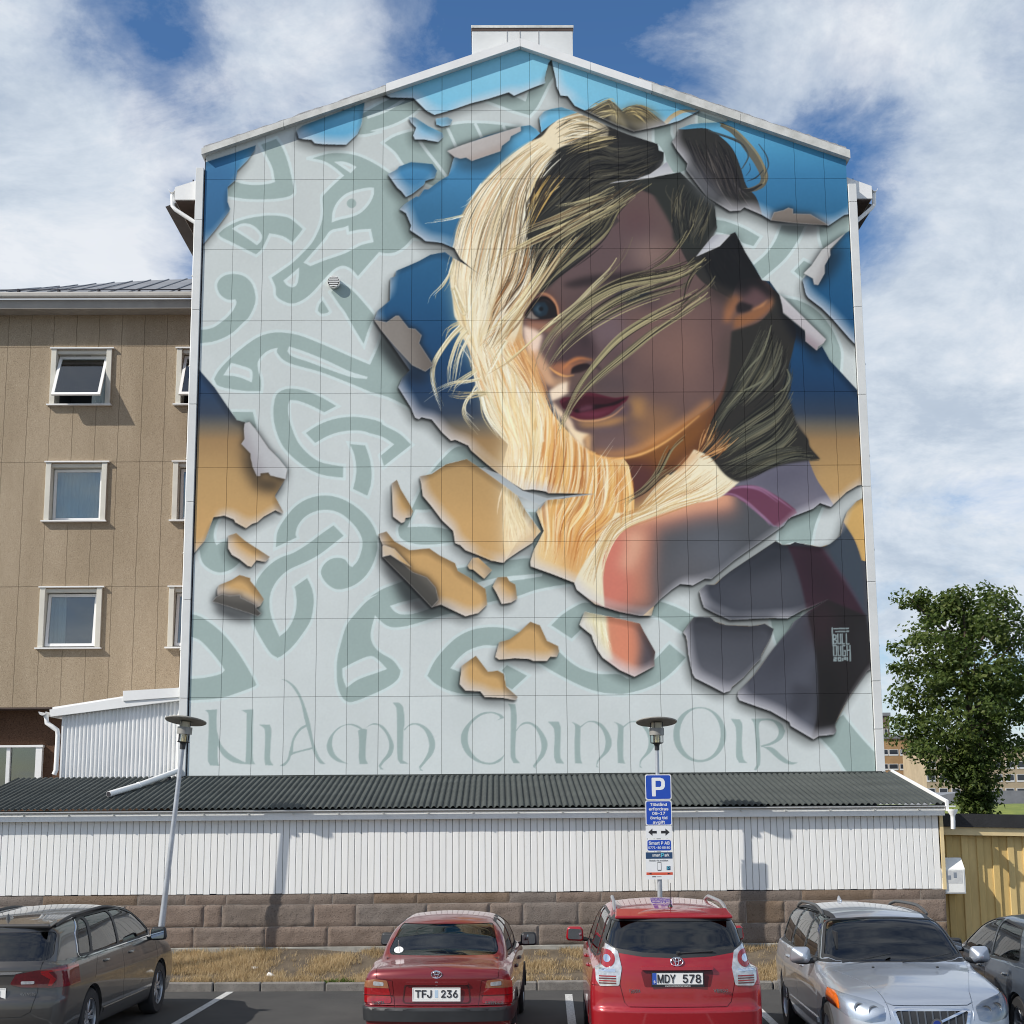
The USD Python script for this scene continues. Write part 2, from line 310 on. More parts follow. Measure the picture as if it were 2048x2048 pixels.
while x < SX1-.03:
    w = .1086; x1 = min(x+w, SX1)
    part(shed, 'board', box(x+.0045, x1-.0045, WALL_Y-.004-.003*float(rng.random()), WALL_Y+.02, 1.365+.012*float(rng.random()), 2.6, .004), M_BOARD[int(rng.choice([0, 0, 1, 2]))])
    x += w; k += 1
part(shed, 'corner_post', box(SX1-.002, SX1+.055, WALL_Y-.02, WALL_Y+3.2, 1.36, 2.6), M_CREAM)
part(shed, 'fascia', box(SX0, SX1+.06, WALL_Y-.125, WALL_Y-.10, 2.575, 2.74), M_BOARD[1])
part(shed, 'soffit', box(SX0, SX1+.05, WALL_Y-.10, WALL_Y+.1, 2.60, 2.62), M_BOARD[1])
EY, EZ, RS = WALL_Y-.17, 2.775, (3.365-2.775)/(25.79-(WALL_Y-.17))     # eave, slope of the roof
def corrugated(x0, x1, ya, yb, za, zb, pitch, amp, th=.006, per=8):
    n = max(3, int((x1-x0)/pitch*per)); xs = np.linspace(x0, x1, n); w = amp*np.clip(1.7*np.cos(2*PI*xs/pitch)+.25, -1, 1)
    ys = np.linspace(0, 1, 5); X, T = np.meshgrid(xs, ys, indexing='ij'); nx, ny = X.shape
    top = np.stack([X, ya+(yb-ya)*T, za+(zb-za)*T+w[:, None]], -1).reshape(-1, 3); bot = top-[0, 0, th]
    i = np.arange(nx*ny).reshape(nx, ny); q = np.stack([i[:-1, :-1], i[1:, :-1], i[1:, 1:], i[:-1, 1:]], -1).reshape(-1, 4); N = nx*ny
    e0 = np.stack([i[:-1, 0]+N, i[1:, 0]+N, i[1:, 0], i[:-1, 0]], -1)
    return np.vstack([top, bot]), np.vstack([q, q[:, ::-1]+N, e0])
x = SX0; k = 0; step = .105*10
while x < SX1+.05:
    x1 = min(x+step, SX1+.06)
    part(shed, 'roof_sheet', corrugated(x-.02, x1, EY, 25.79, EZ+.002*(k % 2), 3.365+.002*(k % 2)+float(rng.uniform(-.004, .004)), .105, .015), M_CORR, smooth=50); x = x1; k += 1
part(shed, 'roof_edge_strip', box(SX0, SX1+.06, EY+.03, EY+.06, EZ-.07, EZ-.022), M_CORR)
part(shed, 'wall_flashing', box(-5.9, 7.3, 25.72, 25.80, 3.35, 3.385), M_CORR)
def half_gutter(x0, x1, y, z, r):
    a = np.linspace(0, PI, 13); o = np.stack([y-r*np.cos(a), z-r*np.sin(a)], 1); i = np.stack([y-(r-.006)*np.cos(a[::-1]), z-(r-.006)*np.sin(a[::-1])], 1)
    p = prism(Polygon(np.vstack([o, i])), x1-x0); v = p.vertices.copy(); p.vertices = np.stack([x0+v[:, 2], v[:, 0], v[:, 1]], 1)
    p.fix_normals(); return p
gut = part(shed, 'gutter', half_gutter(SX0, SX1+.22, EY-.020, EZ-.040, .022), M_WHITE, smooth=40)
for x in np.arange(-8.6, 7.3, .745):
    part(gut, 'bracket', box(x-.012, x+.012, EY-.02, WALL_Y-.125, EZ-.105, EZ-.09), M_GREYED)
part(shed, 'verge_board', cat([trimesh.Trimesh(*(lambda v: (v, trimesh.convex.convex_hull(v).faces))(np.array([[SX1+a, y, z+b] for a in (.06, .10) for (y, z) in ((EY-.05, EZ), (25.8, 3.365)) for b in (-.13, .05)])), process=False)]), M_WHITE)
dp = at(1882, 1625, y=EY)
part(shed, 'downpipe', cat([lathe([(.0, .0), (.035, 0), (.04, .05), (.085, .12), (.085, .15), (0, .15)], 14).apply_translation([SX1+.16, EY-.04, EZ-.25]), tube([[SX1+.16, EY-.04, EZ-.24], [SX1+.16, EY-.04, EZ-.30], [SX1+.16, EY-.02, EZ-.42]], .036)]), M_WHITE, smooth=40)

# ================================================================== the tall gabled building with the mural
D = 25.8065
GX0, GX1, AX, AZ, ZL, ZR, ZB = -5.8762, 7.20, .553, 18.236, 15.885, 15.79, 3.364
COLW, COL0, ROWH, ROW0 = .6, -5.85759, 1.50180, 2.78+12.59822
gable = thing('mural_building', 'tall gabled building whose end wall is covered by a huge painted mural', 'building')
def roof_z(x): return np.where(x < AX, AZ+(x-AX)*(AZ-ZL)/(AX-GX0), AZ-(x-AX)*(AZ-ZR)/(GX1-AX))
part(gable, 'wall', cat([trimesh.creation.extrude_polygon(Polygon([(GX0, 2), (GX1, 2), (GX1, ZR-.05), (AX, AZ-.05), (GX0, ZL-.05)]), .3, engine='earcut').apply_transform(np.array([[1, 0, 0, 0], [0, 0, 1, D+.022], [0, 1, 0, 0], [0, 0, 0, 1.]]))]), M_DARKGAP)
part(gable, 'side_wall', box(GX0+.02, GX1-.02, D+.33, D+10, 2, 14.9), M_BROWN)
# corner trims in lengths
for xa, xb, js in ((GX0-.165, GX0-.012, [15.62, 14.5, 12.6, 10.65, 8.68, 6.75, 4.85, ZB]), (GX1+.012, GX1+.175, [15.25, 14.86, 12.62, 10.8, 8.93, 7.03, 5.1, 4.18, ZB])):
    for a, b in zip(js[:-1], js[1:]):
        part(gable, 'corner_trim', box(xa, xb, D-.035, D+.25, b+.006, a-.003, .004), M_TRIM)
# white verge capping along both slopes
def verge(x0, x1, y0, y1, lo, hi):
    v = np.array([[x, y, float(roof_z(np.array(x)))+h] for x in (x0, x1) for y in (y0, y1) for h in (lo, hi)])
    return trimesh.Trimesh(v, trimesh.convex.convex_hull(v).faces, process=False)
for a, b in ((GX0-.05, -4.27), (-4.27, -2.2), (-2.2, AX)):
    part(gable, 'verge_capping', verge(a+.004, b-.004, D-.13, D+.5, -.012, .165 if a > -2.3 else .12), M_WHITE if a > -2.3 else M_GREYED)
for a, b in ((AX, 2.0), (2.0, 3.25), (3.25, 5.05), (5.05, GX1+.06)):
    part(gable, 'verge_capping', verge(a+.004, b-.004, D-.13, D+.5, -.012, .165), M_WHITE if a < 3 else M_GREYED)
for a, b in ((GX0-.02, -2.21), (3.0, GX1)):      # crumbled felt on the lower lengths
    xs = np.linspace(a, b, 90); h = .12+.05*meshkit.fbm(np.stack([xs*9, xs*0, xs*0], 1), 4, 2); z = roof_z(xs)+.04+(.045 if a > 0 else 0)
    P = np.concatenate([np.stack([xs, 0*xs+D-.06, z], 1), np.stack([xs, 0*xs+D-.06, z+h], 1), np.stack([xs, 0*xs+D+.5, z+h], 1)]); n = 90; i = np.arange(n-1)
    part(gable, 'felt_edge', (P, np.vstack([np.stack([i, i+1, n+i+1, n+i], 1), np.stack([n+i, n+i+1, 2*n+i+1, 2*n+i], 1)])), M_GREYFELT)
for s in (-1, 1):                                   # the roof behind, lower than the gable
    v = np.array([[AX, D+.4, AZ-.25], [AX, D+10, AZ-.25], [AX+s*7.3, D+10, 14.98], [AX+s*7.3, D+.4, 14.98]]); part(gable, 'roof', (v, np.array([[0, 1, 2, 3]] if s < 0 else [[3, 2, 1, 0]])), M_ROOFGREY)
# eave returns either side
for s, xe, xi, xo in ((-1, GX0+.03, GX0-.17, -6.50), (1, GX1-.03, GX1+.18, 7.74)):
    yb = D+.14; z0, z1, zo = 15.01, 15.50, 15.28
    poly = [(xe, z0), (xo, z0), (xo, zo), (xe, z1)]
    e = prism(Polygon(poly), 9.).apply_transform(np.array([[1, 0, 0, 0], [0, 0, 1, yb], [0, 1, 0, 0], [0, 0, 0, 1.]])); e.fix_normals()
    ev = part(gable, 'eave', e, M_WHITE)
    part(ev, 'soffit', box(min(xi, xo)+.02, max(xi, xo)-.02, yb+.04, yb+9, z0-.02, z0-.004), M_SOFFIT)
    g = half_gutter(0, 9, 0, 0, .062); v = g.vertices.copy(); g.vertices = np.stack([xo+s*.07+v[:, 1], yb+.02+v[:, 0], zo-.04+v[:, 2]], 1); g.fix_normals()
    part(ev, 'gutter', g, M_WHITE, smooth=40)
    part(gable, 'downpipe', tube([[xo+s*.07, yb+.1, 15.16], [xo+s*.06, yb+.1, 14.92], [xo+s*.0, yb+.1, 14.84], [xi+s*.04, yb+.1, 14.56], [xi+s*.025, yb+.1, 14.40], [xi+s*.025, yb+.1, ZB+.1]], .042, 12), M_WHITE, smooth=50)
    for z in (13.4, 11.5, 9.6, 7.7, 5.8): part(gable, 'pipe_clip', lathe([(.044, 0), (.055, 0), (.055, .03), (.044, .03)], 12).apply_translation([xi+s*.025, yb+.1, z]), M_GREYED)
    part(gable, 'roof_hook', box(xo-s*.32-.012, xo-s*.32+.012, yb+.2, yb+.22, zo+.05, zo+.26), M_DARKGAP)
# ridge box behind the apex
rb = part(gable, 'ridge_box', box(-.445, 1.672, D+.36, D+1.6, 17.2, 18.86, .006), M_TRIM)
part(rb, 'ridge_cap', box(-.465, 1.69, D+.34, D+1.62, 18.925, 18.985, .004), M_GREYED); part(rb, 'ridge_cap_joint', box(-.455, 1.68, D+.352, D+1.61, 18.86, 18.925), M_SOFFIT)
for x in (.29, .56, .95): part(rb, 'seam', box(x-.006, x+.006, D+.352, D+.36, 17.3, 18.86), M_GREYFELT)
part(rb, 'apex_flashing', cat([trimesh.Trimesh(v, trimesh.convex.convex_hull(v).faces, process=False) for v in (np.array([[x, D+y, z] for (x, z) in ((AX, AZ+.40), (AX, AZ+.42), (e, AZ+.40-.375*abs(e-AX)), (e, AZ+.42-.375*abs(e-AX))) for y in (.345, .36)]) for e in (-.445, 1.672))]), M_GREYFELT)
# the round louvred vent in the mural
vc = at(667.8, 564.6, y=D-.06)
vent = part(gable, 'vent_cowl', lathe([(.0, 0), (.108, 0), (.12, -.0), (.126, .02), (.126, .10), (.115, .10), (.112, .02), (0, .02)], 28, 'y').apply_translation([vc[0], D, vc[2]]), M_GREYED, smooth=40)
for k in range(5): part(vent, 'louvre', box(-.112+.02*abs(k-2), .112-.02*abs(k-2), D-.105, D-.06, vc[2]-.094+k*.045, vc[2]-.074+k*.045).apply_translation([vc[0], 0, 0]), M_WHITE)
part(vent, 'vent_dark', lathe([(0, 0), (.114, 0), (.114, .004), (0, .004)], 24, 'y').apply_translation([vc[0], D-.045, vc[2]]), M_DARKGAP)
# ================================================================== the mural: flat paint on the cladding panels, worked out as colours at their vertices
MX, MY, MW, MH = 366, 84, 1412, 1492
REG = {'A': (380, 240, .20704), 'B': (380, 620, .20704), 'C': (360, 960, .21739), 'T': (740, 80, .2588), 'R': (1220, 120, .2588), 'M': (740, 560, .2588), 'N': (1220, 560, .2588),
       'L': (740, 1000, .2588), 'K': (1240, 1000, .26915), 'V': (370, 1340, .3623), 'W': (1060, 1340, .3623), 'S': (0, 0, 1.0), 'F': (960, 480, .4579)}
def Q(s):
    """'A 1,2 3,4 B 5,6' -> points; a letter names the sheet that the numbers were measured on."""
    out, r = [], None
    for tok in s.split():
        if tok in REG: r = REG[tok]; continue
        a, b = tok.split(','); out.append((r[0]+float(a)*r[2]-MX, r[1]+float(b)*r[2]-MY))
    return np.array(out)
def curve(P, closed=True, corner=48, n=7):
    """Catmull-Rom through the points, kept sharp where the outline turns hard."""
    P = np.asarray(P, float); N = len(P)
    if N < 3: return P
    a, b = P-np.roll(P, 1, 0), np.roll(P, -1, 0)-P
    turn = np.abs(np.degrees(np.arctan2(a[:, 0]*b[:, 1]-a[:, 1]*b[:, 0], (a*b).sum(1))))
    sharp = turn > corner
    if not closed: sharp[0] = sharp[-1] = True
    out = []
    for i in range(N if closed else N-1):
        j = (i+1) % N; p1, p2 = P[i], P[j]; p0 = p1-(p2-p1)*.5 if sharp[i] else P[i-1]; p3 = p2+(p2-p1)*.5 if sharp[j] else P[(j+1) % N]
        L = np.linalg.norm(p2-p1)+1e-9
        m1 = (p2-p0)/(np.linalg.norm(p2-p1)+np.linalg.norm(p1-p0)+1e-9)*L; m2 = (p3-p1)/(np.linalg.norm(p3-p2)+np.linalg.norm(p2-p1)+1e-9)*L
        t = np.linspace(0, 1, n, endpoint=False)[:, None]
        out.append((2*t**3-3*t**2+1)*p1+(t**3-2*t**2+t)*m1+(-2*t**3+3*t**2)*p2+(t**3-t**2)*m2)
    if not closed: out.append(P[-1:])
    return np.vstack(out)
def blob(s, smooth=True): 
    P = Q(s) if isinstance(s, str) else s
    g = Polygon(curve(P) if smooth else P).buffer(0)
    return g
def rings(g):
    r = []
    for p in getattr(g, 'geoms', [g]):
        if p.is_empty: continue
        p = p if p.exterior.is_ccw else Polygon(list(p.exterior.coords)[::-1], [list(q.coords) for q in p.interiors])
        r.append(np.array(p.exterior.coords)); r += [np.array(q.coords)[::-1] if q.is_ccw else np.array(q.coords) for q in p.interiors]
    return r
def cover(rs, pad=0, SS=3):
    """Coverage of the rings by pixel: (mask, x0, y0)."""
    P = np.vstack(rs); x0, y0 = np.floor(P.min(0)).astype(int)-pad; x1, y1 = np.ceil(P.max(0)).astype(int)+pad+1
    x0, y0, x1, y1 = max(x0, 0), max(y0, 0), min(x1, MW), min(y1, MH)
    if x1 <= x0 or y1 <= y0: return None
    E = np.vstack([np.hstack([r[:-1], r[1:]]) if len(r) and np.allclose(r[0], r[-1]) else np.hstack([r, np.roll(r, -1, 0)]) for r in rs])
    ya, yb = (E[:, 1]-y0)*SS-.5, (E[:, 3]-y0)*SS-.5; sg = np.sign(yb-ya); lo, hi = np.ceil(np.minimum(ya, yb)).astype(int), np.ceil(np.maximum(ya, yb)).astype(int)
    lo, hi = np.clip(lo, 0, (y1-y0)*SS), np.clip(hi, 0, (y1-y0)*SS); cnt = hi-lo; k = cnt > 0
    E, ya, yb, sg, lo, cnt = E[k], ya[k], yb[k], sg[k], lo[k], cnt[k]
    idx = np.repeat(np.arange(len(E)), cnt); row = np.arange(cnt.sum())-np.repeat(np.cumsum(cnt)-cnt, cnt)+lo[idx]
    t = (row-ya[idx])/(yb-ya)[idx]; x = np.clip(E[idx, 0]+(E[idx, 2]-E[idx, 0])*t-x0, 0, x1-x0-.001); ix = x.astype(int); fr = x-ix
    buf = np.zeros(((y1-y0)*SS, x1-x0+2)); np.add.at(buf, (row, ix), sg[idx]*(1-fr)); np.add.at(buf, (row, ix+1), sg[idx]*fr)
    m = np.clip(np.abs(np.cumsum(buf, 1)), 0, 1)[:, :x1-x0]
    return m.reshape(y1-y0, SS, x1-x0).mean(1), x0, y0
def paint(img, g, col, a=1., blur=0, SS=3):
    rs = rings(g) if hasattr(g, 'geom_type') else [np.asarray(g)]
    if not rs: return
    c = cover(rs, int(blur*3)+1, SS)
    if c is None: return
    m, x0, y0 = c
    if blur: m = ndimage.gaussian_filter(m, blur)
    v = img[y0:y0+m.shape[0], x0:x0+m.shape[1]]; m = (m*a)[..., None]
    if isinstance(col, np.ndarray) and col.ndim == 3: col = col[y0:y0+m.shape[0], x0:x0+m.shape[1]]
    v += (np.asarray(col, np.float32)-v)*m
def mask_of(g):
    im = np.zeros((MH, MW, 1), np.float32); paint(im, g, (1.,)); return im[..., 0]
def soft(img, s, col, a=.8, blur=8): paint(img, blob(s) if isinstance(s, str) else s, col, a, blur, 2)
def ribbon(P, w0, w1=None, mid=None):
    """Outline of a stroke along P whose width goes w0 -> mid -> w1."""
    P = np.asarray(P); T = np.gradient(P, axis=0); T /= np.linalg.norm(T, axis=1)[:, None]+1e-9; Nn = np.stack([-T[:, 1], T[:, 0]], 1)
    t = np.linspace(0, 1, len(P)); w = np.interp(t, [0, .5, 1], [w0, mid if mid is not None else (w0+(w1 if w1 is not None else w0))/2, w1 if w1 is not None else w0])[:, None]/2
    return np.vstack([P+Nn*w, (P-Nn*w)[::-1]])
def line(img, s, w, col, a=1., w1=None, mid=None, blur=0):
    P = curve(Q(s), False, 200) if isinstance(s, str) else s
    paint(img, ribbon(P, w, w1, mid), col, a, blur, 2)
def resamp(P, n):
    P = curve(P, False, 200); d = np.r_[0, np.cumsum(np.linalg.norm(np.diff(P, axis=0), axis=1))]; q = np.linspace(0, d[-1], n)
    return ndimage.gaussian_filter1d(np.stack([np.interp(q, d, P[:, 0]), np.interp(q, d, P[:, 1])], 1), n/18, axis=0, mode='nearest')
def strands(img, ga, gb, n, cols, w=(1.2, 3.4), a=(.5, .95), seed=1, t0=(0, .4), t1=(.6, 1.), jit=5, clumps=None):
    r = np.random.default_rng(seed); A, B = resamp(Q(ga), 26), resamp(Q(gb), 26); cols = np.array(cols, float)
    cu = r.random(clumps) if clumps else None
    for k in range(n):
        u = r.random() if cu is None else np.clip(cu[r.integers(clumps)]+r.normal(0, .03), 0, 1)
        P = A*(1-u)+B*u; s = np.linspace(0, 1, 26); ph = r.random(2)*6
        P = P+(np.stack([np.sin(s*4+ph[0]), np.sin(s*3.1+ph[1])], 1)*r.normal(0, jit))
        i0, i1 = int(26*r.uniform(*t0)), int(26*r.uniform(*t1)); i1 = max(i1, i0+5); P = P[i0:i1]
        c = cols[r.integers(len(cols))]+r.normal(0, 7); ww = r.uniform(*w)
        paint(img, ribbon(P, ww*.25, .3, ww), c, r.uniform(*a), 0, 2)

def wall_layer():
    yy, xx = np.mgrid[0:MH, 0:MW].astype(np.float32)
    img = np.zeros((MH, MW, 3), np.float32)
    g = np.interp(yy[:, 0], [0, 500, 1000, 1492], [0, .3, .7, 1])[:, None, None]
    img[:] = np.array([199, 205, 204])*(1-g)+np.array([208, 214, 214])*g
    band, edge = (160, 177, 174), (206, 219, 219)
    G = [blob(s) for s in KNOTS]; Hh = [blob(s) for s in KNOT_HOLES]
    G = unary_union(G).difference(unary_union(Hh)); J = dict(join_style=2, mitre_limit=2.2)
    paint(img, G.buffer(5.6, **J), edge); paint(img, G, band)
    for s in EDGE_STROKES: line(img, s, 6, edge)
    for s in GREY_DOTS: c = Q(s); paint(img, Point(c[0]).buffer(np.linalg.norm(c[1]-c[0])), band)
    T = (161, 178, 176)
    for s in LETTERS: paint(img, blob(s), T)
    o = lambda cx, cy, rx, ry: np.stack([cx+rx*np.cos(np.linspace(0, 2*PI, 90)), cy+ry*np.sin(np.linspace(0, 2*PI, 90))], 1)
    c = Q('W 938,358')[0]; k = .3623; paint(img, Polygon(o(*c, 146*k, 152*k)).difference(Polygon(o(c[0]+1, c[1]-1, 113*k, 143*k))), T)
    return img
KNOTS = ['A 690,240 835,185 885,255 935,370 980,540 1005,690 990,720 940,745 800,765 560,765 370,740 365,650 430,595 530,622 650,630 760,620 825,602 800,470 750,360',
 'A 1185,372 1330,330 1450,322 1590,340 1700,380 1830,450 1932,520 T 165,1035 240,1100 300,1250 340,1400 420,1540 330,1530 270,1595 200,1640 130,1650 70,1640 A 1830,1275 1625,1510 1560,1440 1480,1410 1400,1440 1280,1560 1180,1670 1090,1740 990,1775 900,1750 838,1700 830,1620 790,1525 900,1450 990,1385 1090,1290 1180,1190 1240,1080 1270,1000 1290,900 1284,745 1310,710 1400,620 1492,540 1400,460 1300,400',
 'A 278,1100 350,1040 500,970 700,930 850,928 960,950 1040,1010 1090,1055 1050,1110 990,1180 900,1125 768,1096 740,1160 690,1255 640,1300 540,1250 400,1180 300,1130',
 'A 265,1600 290,1540 350,1500 430,1490 520,1510 590,1570 625,1650 635,1740 610,1830 560,1920 B 530,110 400,230 250,300 115,322 60,325 60,195 115,195 230,170 330,100 A 370,1900 420,1840 452,1765 440,1733 400,1740 350,1730 290,1680',
 'A 1365,1665 1420,1610 1470,1585 1560,1640 1700,1790 1780,1890 B 1775,75 1725,190 1680,328 1590,180 1500,20 A 1450,1790', 'A 1280,1745 1345,1850 1330,1864 1270,1872 1238,1845 1250,1790',
 'B 235,670 280,590 380,480 520,360 660,265 780,225 900,220 1050,245 1200,300 1400,385 1560,455 1742,532 1830,330 M 100,400 300,700 230,830 320,995 150,910 0,865 B 1740,790 1560,715 1260,600 980,522 900,480 855,430 842,400 850,368 790,380 720,420 660,500 660,580 690,690 684,785 560,785 400,765 270,730',
 'B 410,985 610,988 645,1142 622,1145 575,1090 540,1085 455,1065', 'B 808,1010 815,900 840,820 900,775 990,762 1120,785 1260,840 1415,930 1300,990 1160,920 1040,878 965,872 950,930 955,1030 985,1140 1040,1270 1110,1360 1190,1430 1260,1470 1360,1495 1483,1514 1480,1620 1380,1612 1250,1585 1120,1520 980,1410 890,1300 830,1150',
 'B 1122,1190 1250,1110 1400,1055 1560,1035 1720,1050 1850,1088 M 100,1120 230,1190 320,1275 110,1440 85,1360 190,1272 100,1215 0,1185 B 1690,1175 1600,1165 1450,1180 1330,1220 1212,1286', 'B 1548,1298 1695,1310 1735,1430 1755,1550 1750,1680 1715,1796 1578,1730 1603,1620 1608,1520 1590,1400',
 'B 808,1418 835,1413 925,1537 903,1560', 'C 885,620 900,480 960,370 1060,250 1180,175 1320,145 1460,165 1600,235 1720,340 1800,470 1820,600 1790,740 1720,870 1620,960 1500,1005 1420,1000 1340,940 1300,860 1320,790 1380,735 1450,718 1520,735 1562,790 1590,803 1640,740 1675,640 1680,560 1650,480 1580,390 1480,310 1370,277 1260,287 1160,335 1090,415 1065,500 1075,530 980,575',
 'C 1415,420 1508,515 1400,600 1280,690 1150,760 1000,830 900,920 840,1030 825,1130 840,1250 875,1350 918,1443 990,1380 1050,1270 1075,1150 1070,1050 1057,985 1172,905 1215,1000 1232,1100 1225,1200 1200,1300 1140,1400 1040,1530 940,1618 900,1638 840,1600 760,1480 700,1370 676,1290 690,1150 700,960 740,880 820,790 920,720 1050,670 1180,590 1300,500',
 'C 180,640 250,540 310,340 372,330 330,420 312,500 322,570 340,602 385,575 440,570 600,700 550,760 480,820 380,852 290,830 210,760', 'C 60,1235 125,1240 210,1270 380,1400 500,1540 600,1690 690,1850 705,1885 V 385,92 290,128 200,155 35,168 -60,168 V -60,52 35,50 C 240,1820 380,1785 415,1752 370,1680 280,1570 190,1480 120,1450 60,1446',
 'L 0,752 100,690 230,640 330,600 500,560 670,532 900,490 1100,465 1245,455 1340,520 1580,645 1400,672 1270,700 1140,745 910,795 700,862 550,897 300,972 180,985 120,965 40,893 12,1000 8,1060 25,1120 80,1180 180,1242 238,1320 220,1380 150,1440 0,1512 V 920,178 880,165 850,110 838,30 C 1445,1850 1450,1650 1490,1480 1540,1330 1610,1240 1720,1120 1830,1048',
 'M 468,1497 540,1410 640,1310 705,1286 770,1310 920,1430 860,1462 750,1385 590,1425', 'L 220,235 225,210 245,182 278,165 295,140 330,60 M 400,1610 490,1770 420,1778 352,1775 L 290,212 420,207 540,217 640,240 660,325 520,342 400,346 290,325 235,290',
 'L 1225,93 1297,95 1357,245 1305,340 1268,388 1262,325 1322,245', 'L 445,1360 500,1250 580,1150 680,1060 800,1003 930,985 1050,993 1160,1025 1100,1075 990,1125 880,1125 760,1165 680,1230 622,1302 705,1335 690,1440 740,1490 860,1500 740,1503 600,1470 500,1415', 'L 1060,1278 1215,1360 1100,1466 1055,1440 1040,1345 1020,1320',
 'L 1290,1250 1460,1172 1560,1262 1660,1318 1780,1347 1932,1350 K 60,1330 110,1312 255,1192 370,1073 490,1172 400,1270 300,1350 180,1405 60,1437 L 1932,1502 1760,1482 1600,1422 1420,1328', 'L 1403,970 1480,895 1570,835 1660,795 1750,815 1932,862 1932,915 1660,866 1640,985 1560,1072',
 'K 235,860 258,785 300,755 420,798 556,866 472,988 390,935 300,880', 'K 1180,300 1190,230 1240,150 1390,80 1505,48 1450,190 1420,335 1300,315 1210,335', 'K 1120,880 1250,880 1360,815 1350,850 1280,950 1168,1080 1140,985', 'W 1590,360 1700,270 1730,248 1800,340 1890,440 1960,500 1960,640 1770,580 1690,470',
 'R 818,1235 900,1250 1030,1300 1157,1370 1110,1440 1020,1410 990,1370 818,1330', 'R 1328,1280 1505,1285 1450,1400 1350,1540 1180,1692 1108,1590 1210,1500 1280,1400', 'R 1618,1290 1850,1180 1850,1345 1700,1440 1652,1470 1625,1380', 'R 1425,1635 1500,1553 1572,1590 1510,1650 1490,1690',
 'N 1352,138 1480,168 1600,240 1690,340 1750,450 1785,560 1780,705 1700,620 1640,510 1660,470 1500,290', 'R 348,640 345,525 470,500 470,570 488,620 478,640 600,800 590,850 545,868 490,870 440,790 418,715 370,650', 'R 680,400 910,482 700,492 680,490',
 'A 1600,143 1660,60 1670,-60 T 110,480 200,445 260,455 345,455 395,515 320,580 180,652 0,705 A 1800,115 1700,138', 'T 113,797 200,745 355,703 560,690 620,665 700,650 800,645 960,652 1165,682 1100,690 600,860 640,920 620,1000 590,1060 540,1090 500,1130 440,1110 265,960 200,870', 'T 905,472 1075,410 1115,435 1205,478 1240,385 1355,335 1350,230 1400,165 1420,275 1380,345 1290,520 1235,583 1120,550 1010,510']
KNOT_HOLES = ['A 1395,408 1470,402 1540,420 1612,455 1555,517', 'A 1780,655 1720,655 1600,680 1500,720 1420,800 1380,890 1370,992 1450,965 1560,940 1650,900 1730,820 1775,730', 'A 1098,1380 1290,1160 1360,1070 1480,1040 1532,1022 1540,1080 1640,1060 1750,1052 1776,1182 1660,1210 1500,1290 1300,1360 1165,1414', 'A 1057,1425 1050,1540 1030,1600 990,1622 940,1600 903,1555 960,1510',
 'A 406,1052 480,1010 540,1000 610,1020 670,1070 698,1120 690,1170 650,1213 560,1150', 'B 400,512 500,540 590,575 608,620 600,702 470,650 325,632 370,560', 'B 960,353 1100,400 1300,480 1450,550 1560,600 1718,648 1710,670 1560,650 1350,580 1150,505 980,445 942,400', 'C 1495,1735 1600,1680 1700,1635 1770,1622 1830,1660 1908,1742 1830,1770 1640,1840 1533,1915 1500,1820',
 'L 830,640 1000,600 1200,580 1335,568 1330,592 1150,620 980,640 860,690', 'L 155,820 250,790 400,755 470,840 340,880 240,885 190,862']
EDGE_STROKES = ['T -20,600 120,550 200,505 265,462', 'T 595,670 630,745 668,830', 'T 813,645 840,700 868,762', 'T 1030,660 1040,685 1050,707', 'T 380,775 440,860 520,960 595,1062', 'A 760,1000 720,1120 700,1250']
EDGE_STROKES = EDGE_STROKES[:5]
GREY_DOTS = ['A 1563,808 1608,808']
